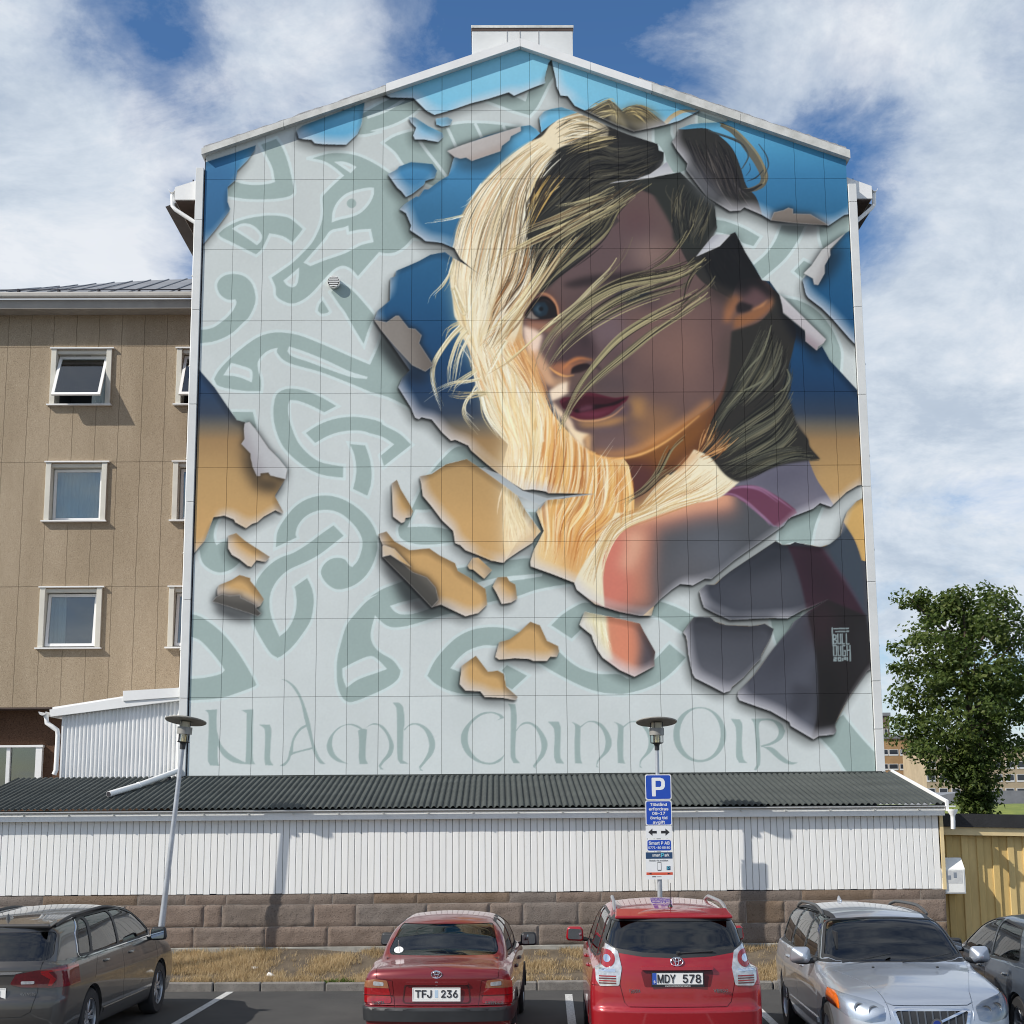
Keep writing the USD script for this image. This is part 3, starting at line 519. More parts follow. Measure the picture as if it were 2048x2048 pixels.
LETTERS = ['V 112,222 178,219 176,300 182,400 182,500 192,530 140,528 128,500 133,300 130,242', 'V 176,330 200,410 250,465 335,512 388,522 330,521 260,508 205,465 178,400', 'V 312,223 378,218 376,400 378,500 390,522 335,517 340,400 342,240', 'V 410,302 470,304 478,330 474,420 473,500 490,528 445,526 440,490 443,400 440,328',
 'V 532,52 562,57 612,95 652,170 690,290 712,400 742,480 777,522 745,515 713,460 688,370 663,280 637,170 598,100 560,64', 'V 690,296 640,318 600,370 580,440 563,500 523,531 550,530 577,500 592,470 705,437 704,428 597,455 605,390 640,335 688,305', 'V 905,299 850,318 802,368 784,420 798,470 840,505 905,521 870,503 832,470 814,420 822,360 862,318 905,304 950,318 983,338 985,328 950,306', 'V 956,335 985,325 1007,330 1001,400 999,490 1012,520 965,521 960,480 963,400', 'V 990,327 1040,296 1092,309 1132,360 1154,420 1141,470 1100,511 1082,535 1100,552 1080,549 1070,530 1090,500 1119,460 1129,410 1108,350 1068,305 1030,305',
 'V 1148,181 1185,184 1206,210 1213,300 1207,335 1204,500 1237,520 1190,518 1175,490 1172,300 1167,210', 'V 1210,328 1250,297 1300,299 1352,335 1382,400 1371,460 1331,510 1301,545 1317,559 1299,556 1293,535 1319,500 1344,450 1348,400 1323,335 1280,305 1240,310 1212,337', 'V 1718,281 1766,265 1740,244 1690,232 1630,242 1570,289 1529,350 1528,410 1560,470 1620,511 1690,523 1742,505 1770,462 1740,490 1690,513 1630,500 1581,450 1563,390 1576,310 1630,256 1690,240 1733,254 1742,268',
 'V 1783,187 1825,191 1833,260 1830,330 1826,480 1852,516 1815,516 1800,480 1800,300 1797,210', 'W -76,333 -40,294 0,289 50,319 97,400 82,470 41,520 30,538 42,546 22,540 18,530 44,490 64,440 58,380 28,320 -10,298 -50,310 -74,340', 'W 100,286 160,286 171,320 169,480 190,518 145,516 135,480 134,330', 'W 230,286 262,300 280,311 330,282 390,294 431,340 453,400 436,450 385,500 370,528 382,542 366,536 374,500 409,450 418,390 398,330 358,293 320,290 281,320 279,400 281,490 290,518 250,516 247,400 249,310',
 'W 463,286 500,300 517,311 560,284 620,292 666,340 692,400 671,450 620,500 610,528 622,543 606,538 610,500 645,450 656,390 634,330 594,293 556,291 518,320 516,400 517,490 527,518 487,516 483,400 486,310', 'W 1110,271 1160,274 1173,300 1171,400 1180,490 1202,516 1155,513 1140,480 1137,320', 'W 1222,271 1290,269 1266,300 1271,420 1271,520 1250,557 1238,551 1252,520 1247,400 1238,300', 'W 1258,272 1330,271 1391,299 1410,340 1392,380 1340,412 1280,427 1272,420 1330,401 1364,375 1374,335 1348,290 1310,279 1262,285', 'W 1285,424 1340,430 1400,480 1440,507 1482,512 1450,523 1410,516 1368,490 1318,445']
OPEN = [  # where the painted plaster is torn away
 'T 60,395 160,445 340,450 435,545 500,580 640,540 785,490 920,455 1075,405 1115,432 1235,380 1355,335 1350,300 1380,180 1405,150 1435,290 1445,360 1475,430 1530,435 1585,510 1690,560 1932,672 R 60,505 185,555 345,522 430,502 540,470 670,405 700,390 700,250 -200,-100 T 1150,20',
 'T 655,905 620,860 900,740 1168,672 1172,668 1240,660 1285,690 1330,740 1310,600 1345,555 1400,535 1480,520 1560,545 1690,600 1800,650 1932,705 R 60,545 150,580 370,650 380,700 418,715 415,780 380,840 310,890 150,930 0,952 150,935 330,908 545,868 660,980 740,1060 810,1110 830,1300 790,1370 665,1520 850,1440 930,1350 970,1330 1050,1490 1120,1600 1180,1705 1235,1710 1310,1815 N 1335,210 1340,260 1510,400 1515,470 1600,545 1640,510 1700,620 1870,805 1960,900 1960,1580 1915,1590 1830,1640 1710,1755 1625,1725 1570,1770 1400,1835 1380,1855 K 1260,130 1220,190 1150,240 1000,345 850,450 740,540 680,590 635,585 545,635 450,625 390,665 300,740 255,790 235,860 150,862 0,833 L 1800,825 1740,805 1600,695 1580,640 1400,570 1245,515 1240,480 1268,388 1305,320 1345,240 1290,95 1310,50 M 1310,1780 1370,1700 1500,1692 1640,1660 1735,1657 1560,1650 1380,1648 1360,1635 1260,1620 1190,1625 1100,1570 1000,1500 900,1420 785,1320 760,1280 660,1235 630,1245 560,1180 480,1080 400,1062 380,1078 350,1065 320,990 270,910 220,830 250,760 310,700 100,400 35,310 60,240 155,160 160,0 T 160,1840 195,1830 205,1785 300,1745 380,1710 470,1660 580,1640 650,1690 740,1740 880,1835 790,1770 700,1690 655,1610 560,1570 430,1555 400,1530 310,1470 320,1435 280,1340 230,1310 270,1270 360,1210 380,1215 420,1155 455,1155 540,1090 610,1050 625,1000 645,925',
 'R 480,630 520,590 530,535 620,500 700,490 900,480 950,420 1900,700 1900,1180 1810,1200 1690,1282 1560,1250 1245,1240 1180,1200 1040,1140 1010,1165 930,1170 750,1060 590,850 600,800 520,700',
 'A 60,430 150,410 430,320 640,245 630,290 560,390 460,490 445,580 365,650 365,790 390,860 385,880 250,1060 140,1190 60,1280', 'S 594,262 605,252 650,235 730,205 723,250 716,268 700,283 693,290 650,289 630,287 624,280 610,279 598,277', 'T 300,600 350,600 450,665 560,720 570,750 530,790 420,770 350,770 335,740 360,680 320,640', 'T 510,610 600,598 640,620 620,660 560,670 515,655',
 'T 140,1040 215,1000 225,980 320,945 485,960 520,1010 500,1070 430,1090 420,1120 330,1190 280,1215 245,1170 215,1145', 'B 40,500 100,590 240,750 375,950 455,1065 530,1085 640,1200 800,1500 920,1640 825,1790 C 875,150 955,300 940,310 880,280 770,340 715,390 665,405 610,445 510,390 500,365 410,330 340,340 310,345 230,560 145,660 60,740', 'C 445,515 520,490 600,560 830,710 790,755 705,740 660,800 630,795 550,730 480,690 445,630',
 'C 345,1010 360,970 480,920 550,875 650,905 650,930 700,990 775,1100 740,1160 700,1180 560,1100 400,1075 345,1062', 'M 170,1575 210,1545 240,1620 310,1735 335,1790 315,1835 275,1840 270,1870 245,1880 180,1830 175,1700',
 'M 385,1520 480,1500 590,1425 750,1385 860,1460 1040,1590 1140,1665 1180,1740 1250,1860 L 1215,100 1320,245 1265,310 1260,330 1150,400 1055,465 1035,488 940,470 820,420 740,390 700,350 660,335 645,240 560,160 440,0 M 520,1800 410,1670 400,1590', 'L 65,265 130,245 190,320 310,390 460,375 540,430 660,490 680,550 760,595 895,690 908,810 840,875 740,900 550,810 480,832 300,640 100,440 100,350',
 'L 755,510 795,450 840,450 945,545 885,610 800,540 770,535', 'L 950,670 985,600 1060,595 1080,630 1125,655 1140,765 1090,795 1020,805 980,720', 'L 970,1215 1000,1100 1080,1080 1160,1020 1240,942 1315,970 1370,1090 1455,1130 1465,1170 1445,1215 1395,1212 1370,1245 1265,1245 1230,1230 1120,1225 1000,1235', 'L 695,1425 710,1285 820,1205 915,1330 990,1320 1035,1345 1055,1445 1145,1525 1125,1550 1030,1530 890,1525 855,1480 740,1475',
 'L 1620,965 1660,865 1932,920 K 150,920 180,980 265,1130 255,1190 260,1235 110,1315 0,1265 L 1800,1220 1760,1160 1730,1095 1715,1045 1640,985', 'K 590,680 640,630 705,630 765,575 830,525 980,425 1160,305 1210,335 1270,330 1300,315 1380,330 1490,350 1560,330 1610,290 1640,260 1660,170 1690,90 1760,10 1900,-60 1900,1240 1840,1272 1770,1370 1690,1490 1600,1670 1610,1720 1590,1745 1480,1755 1440,1780 1270,1680 1260,1650 1120,1570 1060,1550 890,1490 875,1460 880,1425 1000,1300 1130,1120 1215,1015 1270,950 1290,910 1400,830 1550,738 1440,790 1360,820 1250,880 1120,878 820,893 700,840 625,800 605,740',
 'K 470,985 550,870 670,872 710,905 790,930 980,938 1060,925 1075,918 1145,960 1120,1030 1050,1160 1050,1180 990,1240 920,1320 860,1370 835,1390 820,1420 775,1435 690,1390 560,1325 540,1290 510,1150 500,1050 490,1010', 'R 1900,1290 1815,1345 1700,1480 1490,1700 1515,1810 1535,1840 1600,1890 N 1640,220 1720,300 1855,455 1960,560']
FLAPS = [  # curled back paper: outline, colour, colour towards the curl's free edge, direction of that edge
 ('T 600,860 700,820 860,765 1050,705 1165,672 1168,705 1090,745 1080,775 1020,820 1010,860 790,935 745,910 700,918 655,905', (190, 186, 184), (172, 160, 154), (.4, 1)), ('M 35,310 130,330 200,280 225,280 300,375 350,380 400,430 380,490 490,660 430,708 330,660 200,520 90,390', (150, 144, 138), (112, 104, 98), (1, -.2)),
 ('B 530,1100 575,1085 630,1150 760,1340 860,1440 940,1540 925,1635 780,1600 760,1570 680,1580 680,1605 650,1605 610,1520 590,1430 590,1390 500,1295 530,1250 525,1150', (203, 206, 207), (168, 164, 168), (-1, .4)), ('C 300,1120 340,1075 390,1053 460,1070 555,1060 560,1085 695,1150 700,1180 748,1230 720,1255 680,1240 400,1150', (72, 70, 67), (104, 100, 95), (.1, -1)),
 ('L 100,440 160,425 235,475 330,560 440,600 510,680 530,775 480,830 300,640', (70, 69, 66), (100, 96, 90), (.7, -.7)), ('R 1245,1240 1270,1180 1340,1165 1380,1145 1415,1155 1415,1190 1550,1195 1690,1278 1440,1262', (138, 128, 120), (108, 100, 94), (0, 1)),
 ('R 1815,1345 1700,1465 1705,1510 1660,1590 1660,1650 1610,1740 1580,1735 1570,1690 1500,1650 1560,1590 1640,1470', (206, 207, 206), (168, 164, 164), (1, .5)), ('N 1315,115 1670,460 1650,490 1610,515 1600,545 1515,475 1510,390 1340,250 1335,200', (204, 204, 206), (160, 146, 152), (-.6, .8)),
 ('R 670,1520 790,1370 820,1350 930,1355 850,1440', (208, 209, 212), (170, 170, 178), (-.5, -.6)), ('R 0,955 60,940 200,925 310,885 380,835 440,790 490,870 330,910', (206, 206, 208), (165, 166, 175), (-.2, -1)), ('L 100,440 98,360 110,350 190,380 320,520 235,475 160,425', (205, 196, 188), (196, 160, 110), (1, -.5)), ('M 850,1452 1000,1500 1180,1630 1370,1690 1640,1658 1730,1657 1370,1702 1310,1740 1130,1660 1040,1590', (190, 197, 200), (150, 156, 160), (.3, -1))]
CURL_SHADE = [('M 70,380 200,540 330,680 320,740 250,770 140,640 60,520', .75, 11), ('M 330,690 430,720 470,760 380,800 300,770', .6, 10), ('B 500,1300 590,1440 650,1620 920,1650 840,1770 640,1730 540,1540', .8, 11), ('C 310,1140 700,1260 690,1300 500,1290 340,1220', .8, 8), ('L 110,470 480,850 570,830 640,880 420,910 240,770 190,650 120,560', .75, 11), ('R 1250,1262 1690,1295 1560,1345 1350,1335', .7, 8), ('T 640,925 790,948 1015,870 1090,790 1080,860 900,990 700,990', .65, 10), ('R 1660,1600 1720,1490 1780,1420 1790,1520 1680,1700 1600,1780', .6, 10), ('N 1345,265 1520,410 1600,560 1700,640 1600,640 1500,520', .6, 10), ('R 930,1370 980,1345 1010,1420 860,1470 690,1540', .6, 9)]
def portrait():
    """The painted scene behind the torn plaster: a blonde woman before sea-blue and sand."""
    yy, xx = np.mgrid[0:MH, 0:MW].astype(np.float32); Y = yy[:, 0]+MY
    im = np.zeros((MH, MW, 3), np.float32)
    ys = [90, 200, 260, 300, 350, 420, 500, 600, 700, 780, 826, 852, 880, 950, 1050, 1500]
    cs = np.array([(130, 192, 216), (118, 182, 210), (98, 166, 202), (80, 150, 190), (64, 126, 168), (54, 110, 148), (47, 100, 138), (36, 88, 128), (31, 74, 112), (36, 64, 96), (58, 70, 88), (112, 104, 92), (158, 128, 90), (186, 152, 104), (202, 163, 110), (206, 168, 114)], float)
    im[:] = np.stack([np.interp(Y, ys, cs[:, k]) for k in range(3)], 1)[:, None]
    lit = np.clip(1-np.abs(xx+MX-1000)/520, 0, 1)[..., None]*np.clip((520-yy)/400, 0, 1)[..., None]; im += lit*14
    soft(im, 'A 60,400 450,300 460,600 380,900 140,1200', (52, 100, 146), .5, 14)
    # dark hair mass and its silhouettes
    dark = (52, 51, 49)
    paint(im, blob('T 1240,790 1400,655 1500,600 1650,550 1760,510 1850,465 R 30,330 100,400 250,350 420,480 530,535 740,530 850,590 950,690 1010,830 1060,980 1130,1060 1178,1195 1000,1250 900,1350 970,1330 1180,1705 1310,1815 N 1335,210 1400,300 1440,400 1420,520 1400,600 1370,700 1340,850 1390,950 1430,1080 1460,1150 1530,1230 1545,1290 1625,1385 1530,1380 1300,1440 1050,1540 600,1560 200,1300 0,700 M 1500,700 1200,400 T 1200,1932 1150,1500 1250,1100'), dark)
    soft(im, 'R 0,330 60,360 150,540 0,480', (150, 140, 112), .9, 4); soft(im, 'R 70,420 140,360 250,355 360,410 425,490 330,520 200,540', (120, 110, 84), .8, 7)
    line(im, 'R 430,492 480,440 560,400 670,398', 8, (176, 158, 118), 1, 3, 9)
    # blown loop on the right of the bun
    for k, (s, w, c) in enumerate([('R 860,500 960,560 1060,680 1150,800 1195,900 1170,970 1060,1010 900,1000', 17, (104, 98, 84)), ('R 850,490 960,535 1080,650 1160,760 1205,880 1190,950 1100,1000', 5, (142, 132, 104)), ('R 760,545 900,590 1010,640 1070,740 1030,830 1010,850', 4, (70, 80, 84)), ('R 780,560 930,610 1030,660 1060,720', 3, (58, 62, 62)), ('R 1150,650 1210,740 1225,820 1190,900', 3, (62, 70, 74)), ('R 1080,800 1085,850 1050,900', 2, (50, 70, 86)), ('R 1190,850 1130,910 1060,940', 3, (50, 60, 66)), ('R 830,920 960,1000 1080,1010 1180,960', 9, (44, 42, 42))]): line(im, s, w*.5, c, .95, w*.3, w)
    # face, neck, ear, shoulder
    sk = blob('R 0,1150 120,1060 240,1000 400,1080 500,1240 520,1400 700,1700 940,1850 N 990,20 1060,-10 1180,0 1250,60 1262,130 1240,230 1150,330 960,392 945,500 900,760 800,950 570,1112 400,1222 250,1312 100,1366 0,1376 M 1850,1376 1780,1350 1660,1290 1500,1130 1400,1000 1330,830 1270,690 1210,560 1180,430 1190,300 1180,150 1250,40 T 1400,1870 1500,1790 1720,1600 1932,1400')
    paint(im, blob('N -100,1330 100,1350 400,1210 570,1105 820,930 960,390 1150,330 1180,700 1000,1000 850,1250 700,1340 600,1420 360,1560 0,1900 L 1600,700 1500,200 M 1700,1400'), (92, 58, 42))
    soft(im, 'N 120,1380 400,1250 600,1120 800,980 740,1180 560,1360 360,1480', (142, 92, 48), .85, 12); soft(im, 'N 140,1420 330,1400 360,1560 180,1780 130,1600', (92, 56, 58), .8, 12)
    paint(im, blob('M 1060,200 1190,240 1200,420 1260,600 1330,820 1200,900 1080,600'), (214, 176, 128), 1, 4)
    # golden hair that falls below the chin, pale tail of hair over the shoulder
    paint(im, blob('M 1330,830 1400,1010 1500,1140 1660,1300 1850,1385 N 100,1372 150,1450 185,1700 180,1932 L 1932,0 1932,130 1870,260 1815,400 1800,560 1815,830 1600,700 1240,500 1280,300 1300,60 1050,470 1030,300 M 1030,1450 1070,1270 960,1130 870,950 900,700 1150,500'), (236, 204, 150))
    soft(im, 'M 1500,1150 1800,1370 N 60,1400 L 1800,150 1600,650 1500,500 1420,100', (216, 150, 84), .7, 16); soft(im, 'M 1030,1300 1200,1200 1330,1500 1300,1932 L 1250,300 1050,470', (244, 230, 204), .85, 16)
    gold = [(250, 226, 176), (238, 190, 118), (206, 134, 70), (252, 238, 206), (226, 168, 96), (176, 108, 58)]
    strands(im, 'M 1330,860 1360,1100 1330,1400 1290,1700 L 1330,300 1290,480', 'N 60,1380 110,1600 80,1900 L 1740,300 1620,640', 230, gold, (2, 7), (.35, .8), seed=3, jit=7, t0=(0, .5), t1=(.5, 1.)); strands(im, 'M 1080,1250 1060,1500 1045,1800 L 1040,300 1045,460', 'M 1350,1000 1330,1300 1240,1650 L 1210,100 1230,330', 130, [(252, 240, 212), (240, 216, 168), (214, 176, 126), (248, 232, 196)], (1.4, 4), seed=4, jit=6)
    paint(im, sk.intersection(blob('R -800,-800 2000,-800 N 2000,2000 F 1030,700 960,770 860,850 760,915 680,946 600,956 510,946 450,911 400,851 365,791 322,721 303,672 270,641 240,571 205,491 188,420 188,300 100,150 0,0', False)), (104, 84, 82), 1, .8)
    soft(im, 'F 340,-80 760,-80 800,160 700,160 500,180 360,200', (100, 82, 84), .8, 16); soft(im, 'F 640,20 780,-20 800,110 700,130', (138, 116, 110), .7, 14); soft(im, 'R 60,1210 260,1120 330,1260 150,1350', (96, 68, 72), .6, 18); soft(im, 'R 250,1480 430,1410 520,1480 420,1560 280,1580', (146, 118, 108), .6, 14)
    soft(im, 'F 620,300 1000,260 1120,420 1060,640 900,760 720,640 620,480', (122, 95, 89), .8, 26); soft(im, 'F 760,420 900,380 1000,480 900,600 780,560', (136, 104, 94), .6, 22); soft(im, 'F 1000,260 1140,300 1100,640 1000,700', (98, 77, 76), .7, 18); soft(im, 'F 640,560 820,560 800,680 660,690', (104, 82, 80), .6, 14)
    soft(im, 'F 360,195 450,165 560,150 725,132 700,168 560,188 450,208 390,208', (50, 42, 44), .95, 5); soft(im, 'F 500,180 780,190 790,290 620,290 520,250', (76, 64, 68), .75, 11); soft(im, 'F 585,252 640,218 745,218 740,258 640,275', (40, 48, 58), .95, 4); soft(im, 'F 560,270 720,280 700,310 580,300', (128, 104, 98), .5, 6)
    soft(im, 'F 360,240 480,210 520,300 500,400 420,420 370,330', (92, 74, 74), .8, 11); soft(im, 'F 470,320 600,300 650,400 610,480 530,500 480,430', (116, 98, 104), .8, 13); soft(im, 'F 520,440 640,470 680,560 560,560', (92, 74, 76), .7, 11)
    soft(im, 'F 350,430 440,400 500,450 520,505 480,525 400,545 325,565 318,530', (76, 60, 64), .95, 6); soft(im, 'F 420,420 480,400 500,440 460,480', (58, 48, 52), .6, 8)
    soft(im, 'F 300,555 350,535 410,545 400,596 350,592', (176, 116, 84), .85, 4); line(im, 'F 303,556 330,578 372,596 412,592', 2, (238, 172, 104), .95, 2, 5, 1); line(im, 'F 362,566 392,536 438,518 494,526', 3, (206, 132, 82), .9, 2, 8, 2.2); soft(im, 'F 380,560 430,530 480,530 430,550', (196, 122, 76), .6, 3)
    paint(im, blob('F 398,586 403,562 430,546 466,540 488,549 470,566 440,580'), (40, 28, 31), 1, 1.4); line(im, 'F 488,546 520,560 530,590', 3, (60, 48, 52), .7, 1, 7, 2.5); soft(im, 'F 380,602 480,575 560,600 520,660 430,660', (104, 84, 78), .85, 6); soft(im, 'F 470,590 650,590 650,668 500,668', (88, 74, 76), .8, 9)
    soft(im, 'F 285,600 384,600 392,632 320,648', (186, 148, 118), .9, 5); soft(im, 'F 303,660 345,632 388,618 388,668 350,690 312,706', (246, 224, 198), 1, 2.6); line(im, 'F 388,606 386,664', 4, (132, 100, 84), .6, 3, 6, 2)
    soft(im, 'F 655,690 720,690 730,790 660,770', (184, 138, 86), .85, 9); soft(im, 'F 700,720 860,740 840,840 720,860', (158, 116, 80), .75, 15); soft(im, 'F 565,765 640,708 668,740 600,792', (98, 78, 84), .9, 6)
    soft(im, 'F 312,700 350,740 400,790 420,850 370,800 325,740', (242, 214, 182), .95, 3); paint(im, blob('F 348,706 364,690 400,686 440,671 490,668 540,680 590,690 652,682 640,704 600,735 560,766 500,784 430,784 392,768 408,746 366,738'), (90, 36, 50), 1, 1); paint(im, blob('F 356,716 400,692 440,682 520,686 590,696 645,688 600,716 540,726 480,732 410,745 366,734'), (66, 26, 36), .95, 1.6); paint(im, blob('F 405,748 470,722 560,716 645,688 600,718 540,732 490,744 430,756'), (34, 13, 20), .95, 1.4)
    soft(im, 'F 428,740 465,722 496,720 494,742 440,754', (140, 84, 102), .6, 2.6); [line(im, f'F {x},722 {x-4},750', 1, (90, 46, 62), .5, 1, 1.6) for x in (446, 462, 478)]; soft(im, 'F 420,766 500,772 560,752 590,736 520,752 450,758', (122, 58, 78), .7, 3); line(im, 'F 396,772 440,790 510,790 580,768 630,728', 2, (226, 168, 124), .9, 1, 4, 1.2)
    soft(im, 'F 420,796 510,796 600,776 650,780 560,815 460,818', (192, 142, 90), .9, 5); soft(im, 'F 455,832 540,820 645,824 690,800 640,842 500,842', (106, 88, 92), .9, 5); soft(im, 'F 365,792 420,832 480,850 452,876 462,915 415,872', (248, 224, 188), 1, 2.5); soft(im, 'F 452,856 490,850 486,930 462,912', (222, 176, 126), .9, 4)
    soft(im, 'F 492,866 600,850 700,866 690,910 600,926 520,922', (120, 96, 94), .9, 9); soft(im, 'F 640,800 760,830 860,800 800,880 700,900', (176, 128, 84), .7, 13); soft(im, 'F 480,935 600,950 700,930 800,880 900,812 1020,715 1000,700 880,790 770,858 690,900 600,924 500,922', (226, 156, 90), .8, 7); line(im, 'F 470,926 540,950 620,954 700,938 780,902 870,842 960,768', 2, (248, 190, 118), .9, 1.5, 5, 1.4)
    soft(im, 'F 188,375 240,385 275,420 250,520 218,505 196,440', (242, 214, 194), 1, 3.5); soft(im, 'F 215,500 255,480 305,560 330,640 290,630 245,570', (216, 170, 134), .95, 4.5); soft(im, 'F 195,352 335,362 310,402 220,384', (172, 122, 98), .85, 4); soft(im, 'F 320,300 360,330 350,420 300,400', (112, 84, 80), .7, 7)
    # the eye between the strands
    soft(im, 'F 190,230 300,215 360,290 350,350 210,352', (100, 72, 66), .85, 7); line(im, 'F 242,226 300,246 334,290 346,345', 3, (222, 156, 112), .95, 2, 8, 1.6); line(im, 'F 205,300 245,250 295,246 330,285', 3, (120, 84, 72), .7, 2, 7, 2); paint(im, blob('F 196,342 212,310 240,272 285,258 322,286 334,336 300,346 240,350'), (34, 29, 31), 1, 1.3); paint(im, blob('F 202,340 224,308 240,330 262,344 232,347'), (150, 138, 130), .9, 1.2); paint(im, blob('F 230,300 250,272 285,272 300,300 292,328 262,336 240,325'), (34, 50, 62), 1, 1.4); soft(im, 'F 238,304 258,284 276,300 262,326', (70, 92, 106), .8, 2.2); paint(im, Point(*Q('F 268,302')[0]).buffer(4.6), (10, 14, 20), .9, 1.4); line(im, 'F 200,334 218,300 246,266 288,254 326,288 336,338', 4, (18, 15, 17), .9, 3, 7, .9); line(im, 'F 204,348 260,354 320,348', 2, (120, 80, 68), .8, 1, 4, 1)
    # ear
    soft(im, 'N 990,110 1050,20 1150,0 1240,50 1255,130 1150,210 1050,220', (100, 76, 78), .95, 6); soft(im, 'N 920,130 1000,108 1012,150 970,230 930,330 880,330 890,220', (170, 114, 78), .9, 5); soft(im, 'N 955,385 960,290 1080,240 1180,200 1235,165 1250,110 1225,60 1262,90 1262,190 1180,285 1060,350', (150, 102, 70), .95, 4); paint(im, blob('N 978,205 1010,165 1110,200 1090,230 1040,252 985,255'), (38, 34, 36), .9, 2.5); soft(im, 'N 1000,60 1060,0 R 1100,1790 1000,1850', (44, 40, 42), .8, 6); line(im, 'N 1100,235 1180,195 1225,150', 2, (214, 150, 98), .7, 1, 6, 2); soft(im, 'N 900,380 950,400 945,640 880,740 860,560', (82, 70, 66), .8, 12)
    soft(im, 'R 820,1700 960,1800 900,1932 N 860,120 780,150 740,60', (52, 46, 44), .9, 12)
    # back, arm, strap
    paint(im, blob('N 960,1560 1300,1430 1530,1375 1600,1540 1680,1660 1760,1790 1640,1900 1300,1932 1000,1800'), (112, 110, 124)); soft(im, 'N 1050,1570 1300,1450 1500,1400 1560,1500 1300,1600', (92, 90, 106), .7, 16); soft(im, 'N 1400,1700 1640,1680 1720,1760 1560,1800', (134, 128, 140), .8, 14)
    arm = blob('N 150,1870 300,1790 600,1730 830,1685 960,1660 1100,1740 1250,1900 K 1210,200 850,460 640,620 300,760 150,880 0,850 L 1800,830 1600,700 1700,450 1800,320')
    paint(im, arm, (86, 88, 93)); a = np.zeros((MH, MW, 1), np.float32); paint(a, arm, (1.,)); a = a[..., 0]
    def glow(s, w, c, al, bl):
        m = np.zeros((MH, MW, 1), np.float32); paint(m, ribbon(curve(Q(s), False), w), (1.,), 1, bl, 2); m = (m[..., 0]*a*al)[..., None]; im[:] = im+(np.array(c, np.float32)-im)*m
    glow('L 1780,420 1850,270 1932,150 K 100,110 N 330,1800 600,1735 830,1690 960,1668', 74, (176, 124, 110), .9, 15); glow('L 1760,460 1850,270 1932,150 K 100,105 N 330,1795 600,1730 830,1688 940,1668', 42, (224, 164, 132), .95, 9); glow('K 40,150 30,400 20,800', 120, (206, 136, 112), .95, 16); glow('K -80,250 -60,500 -60,800', 70, (214, 128, 112), .9, 14); glow('K 60,330 130,260 90,400 40,520', 30, (240, 196, 166), .7, 12); glow('K 130,180 300,80 500,40', 16, (236, 178, 140), .6, 8)
    glow('K 500,330 700,420 850,380', 90, (108, 112, 122), .7, 26); glow('K 300,640 500,560 700,520', 80, (104, 102, 106), .7, 26)
    for s, c in (('N 826,1672 915,1612 1060,1588 1150,1600 1290,1670 1400,1750 1450,1800 1330,1880 1270,1900 1150,1780 1060,1715 980,1680 900,1665', (112, 66, 88)), ('K 870,-10 960,0 1190,0 1310,75 1250,140 1180,205 1130,170 1000,60', (112, 68, 88))): paint(im, blob(s), c, 1, 1)
    for s in ('N 840,1668 930,1655 1000,1680 1100,1750 1200,1850 1240,1900', 'N 1000,1600 1150,1605 1280,1680 1420,1780', 'N 900,1625 1040,1600 1160,1625 1300,1720', 'K 940,30 1060,120 1150,200'): line(im, s, 1.5, (158, 118, 148), .85, 1, 5, 1)
    paint(im, blob('N 650,1312 700,1330 780,1370 900,1510 1005,1560 830,1692 600,1732 330,1800 180,1850 120,1910 0,1960 L 1932,140 1870,260 1815,400 1800,560 1815,830 1600,700 1585,640 1640,520 1760,330 1900,100 N 200,1800 350,1620 480,1500 560,1440'), (240, 229, 200), 1, 1)
    strands(im, 'N 660,1320 560,1440 360,1620 180,1830 L 1900,120 1760,340 1620,560 1590,650', 'N 990,1560 830,1680 560,1735 250,1840 L 1932,220 1850,330 1810,520 1810,790', 170, [(250, 244, 222), (228, 206, 160), (206, 170, 116), (244, 232, 200), (188, 140, 90)], (1.3, 4), seed=6, jit=5); soft(im, 'N 540,1420 660,1320 700,1340 600,1440 500,1520', (214, 150, 96), .6, 6)
    strands(im, 'M 1860,1390 1850,1600 1800,1900', 'N 150,1420 182,1650 180,1960', 40, [(250, 224, 170), (236, 190, 120), (208, 140, 76)], (2, 7), (.35, .8), seed=66, jit=4, t0=(0, .3), t1=(.6, 1))
    # nape: dark olive locks swept to the shoulder
    paint(im, blob('N 940,400 1150,330 1255,260 1340,260 1420,420 1400,600 1370,700 1345,850 1400,960 1440,1100 1530,1230 1545,1290 1625,1387 1300,1440 1005,1560 900,1510 780,1370 720,1320 800,1100 900,800'), (52, 50, 47), 1, 2)
    soft(im, 'N 1120,640 1220,600 1200,740 1060,860 1000,820', (84, 66, 52), .7, 12); soft(im, 'N 1320,250 1500,380 1520,480 1430,470', (24, 26, 34), .9, 8)
    ol = [(96, 96, 82), (74, 74, 66), (36, 36, 34), (122, 118, 98), (60, 60, 54), (30, 30, 30)]
    for ga, gb, n in (('N 1240,300 1150,560 1000,780 880,960 790,1100 720,1310', 'N 1340,480 1240,760 1080,880 920,1010 830,1170 760,1340', 70), ('N 1180,330 1080,560 960,800 860,1000', 'N 1390,500 1320,740 1180,900 1040,1020', 70), ('N 1390,560 1340,850 1100,1040 900,1190 760,1340', 'N 1430,1000 1270,1150 1030,1280 880,1390 790,1400', 110), ('N 1400,960 1300,1150 1100,1290 900,1400 800,1440', 'N 1480,1180 1330,1320 1150,1420 1000,1490 900,1530', 110), ('N 1540,1300 1400,1310 1200,1350 1000,1440 860,1500', 'N 1625,1387 1450,1370 1250,1440 1080,1520 980,1560', 70)): strands(im, ga, gb, n, ol, (1.4, 4.6), (.6, .95), seed=n, jit=5, t0=(0, .25), t1=(.75, 1))
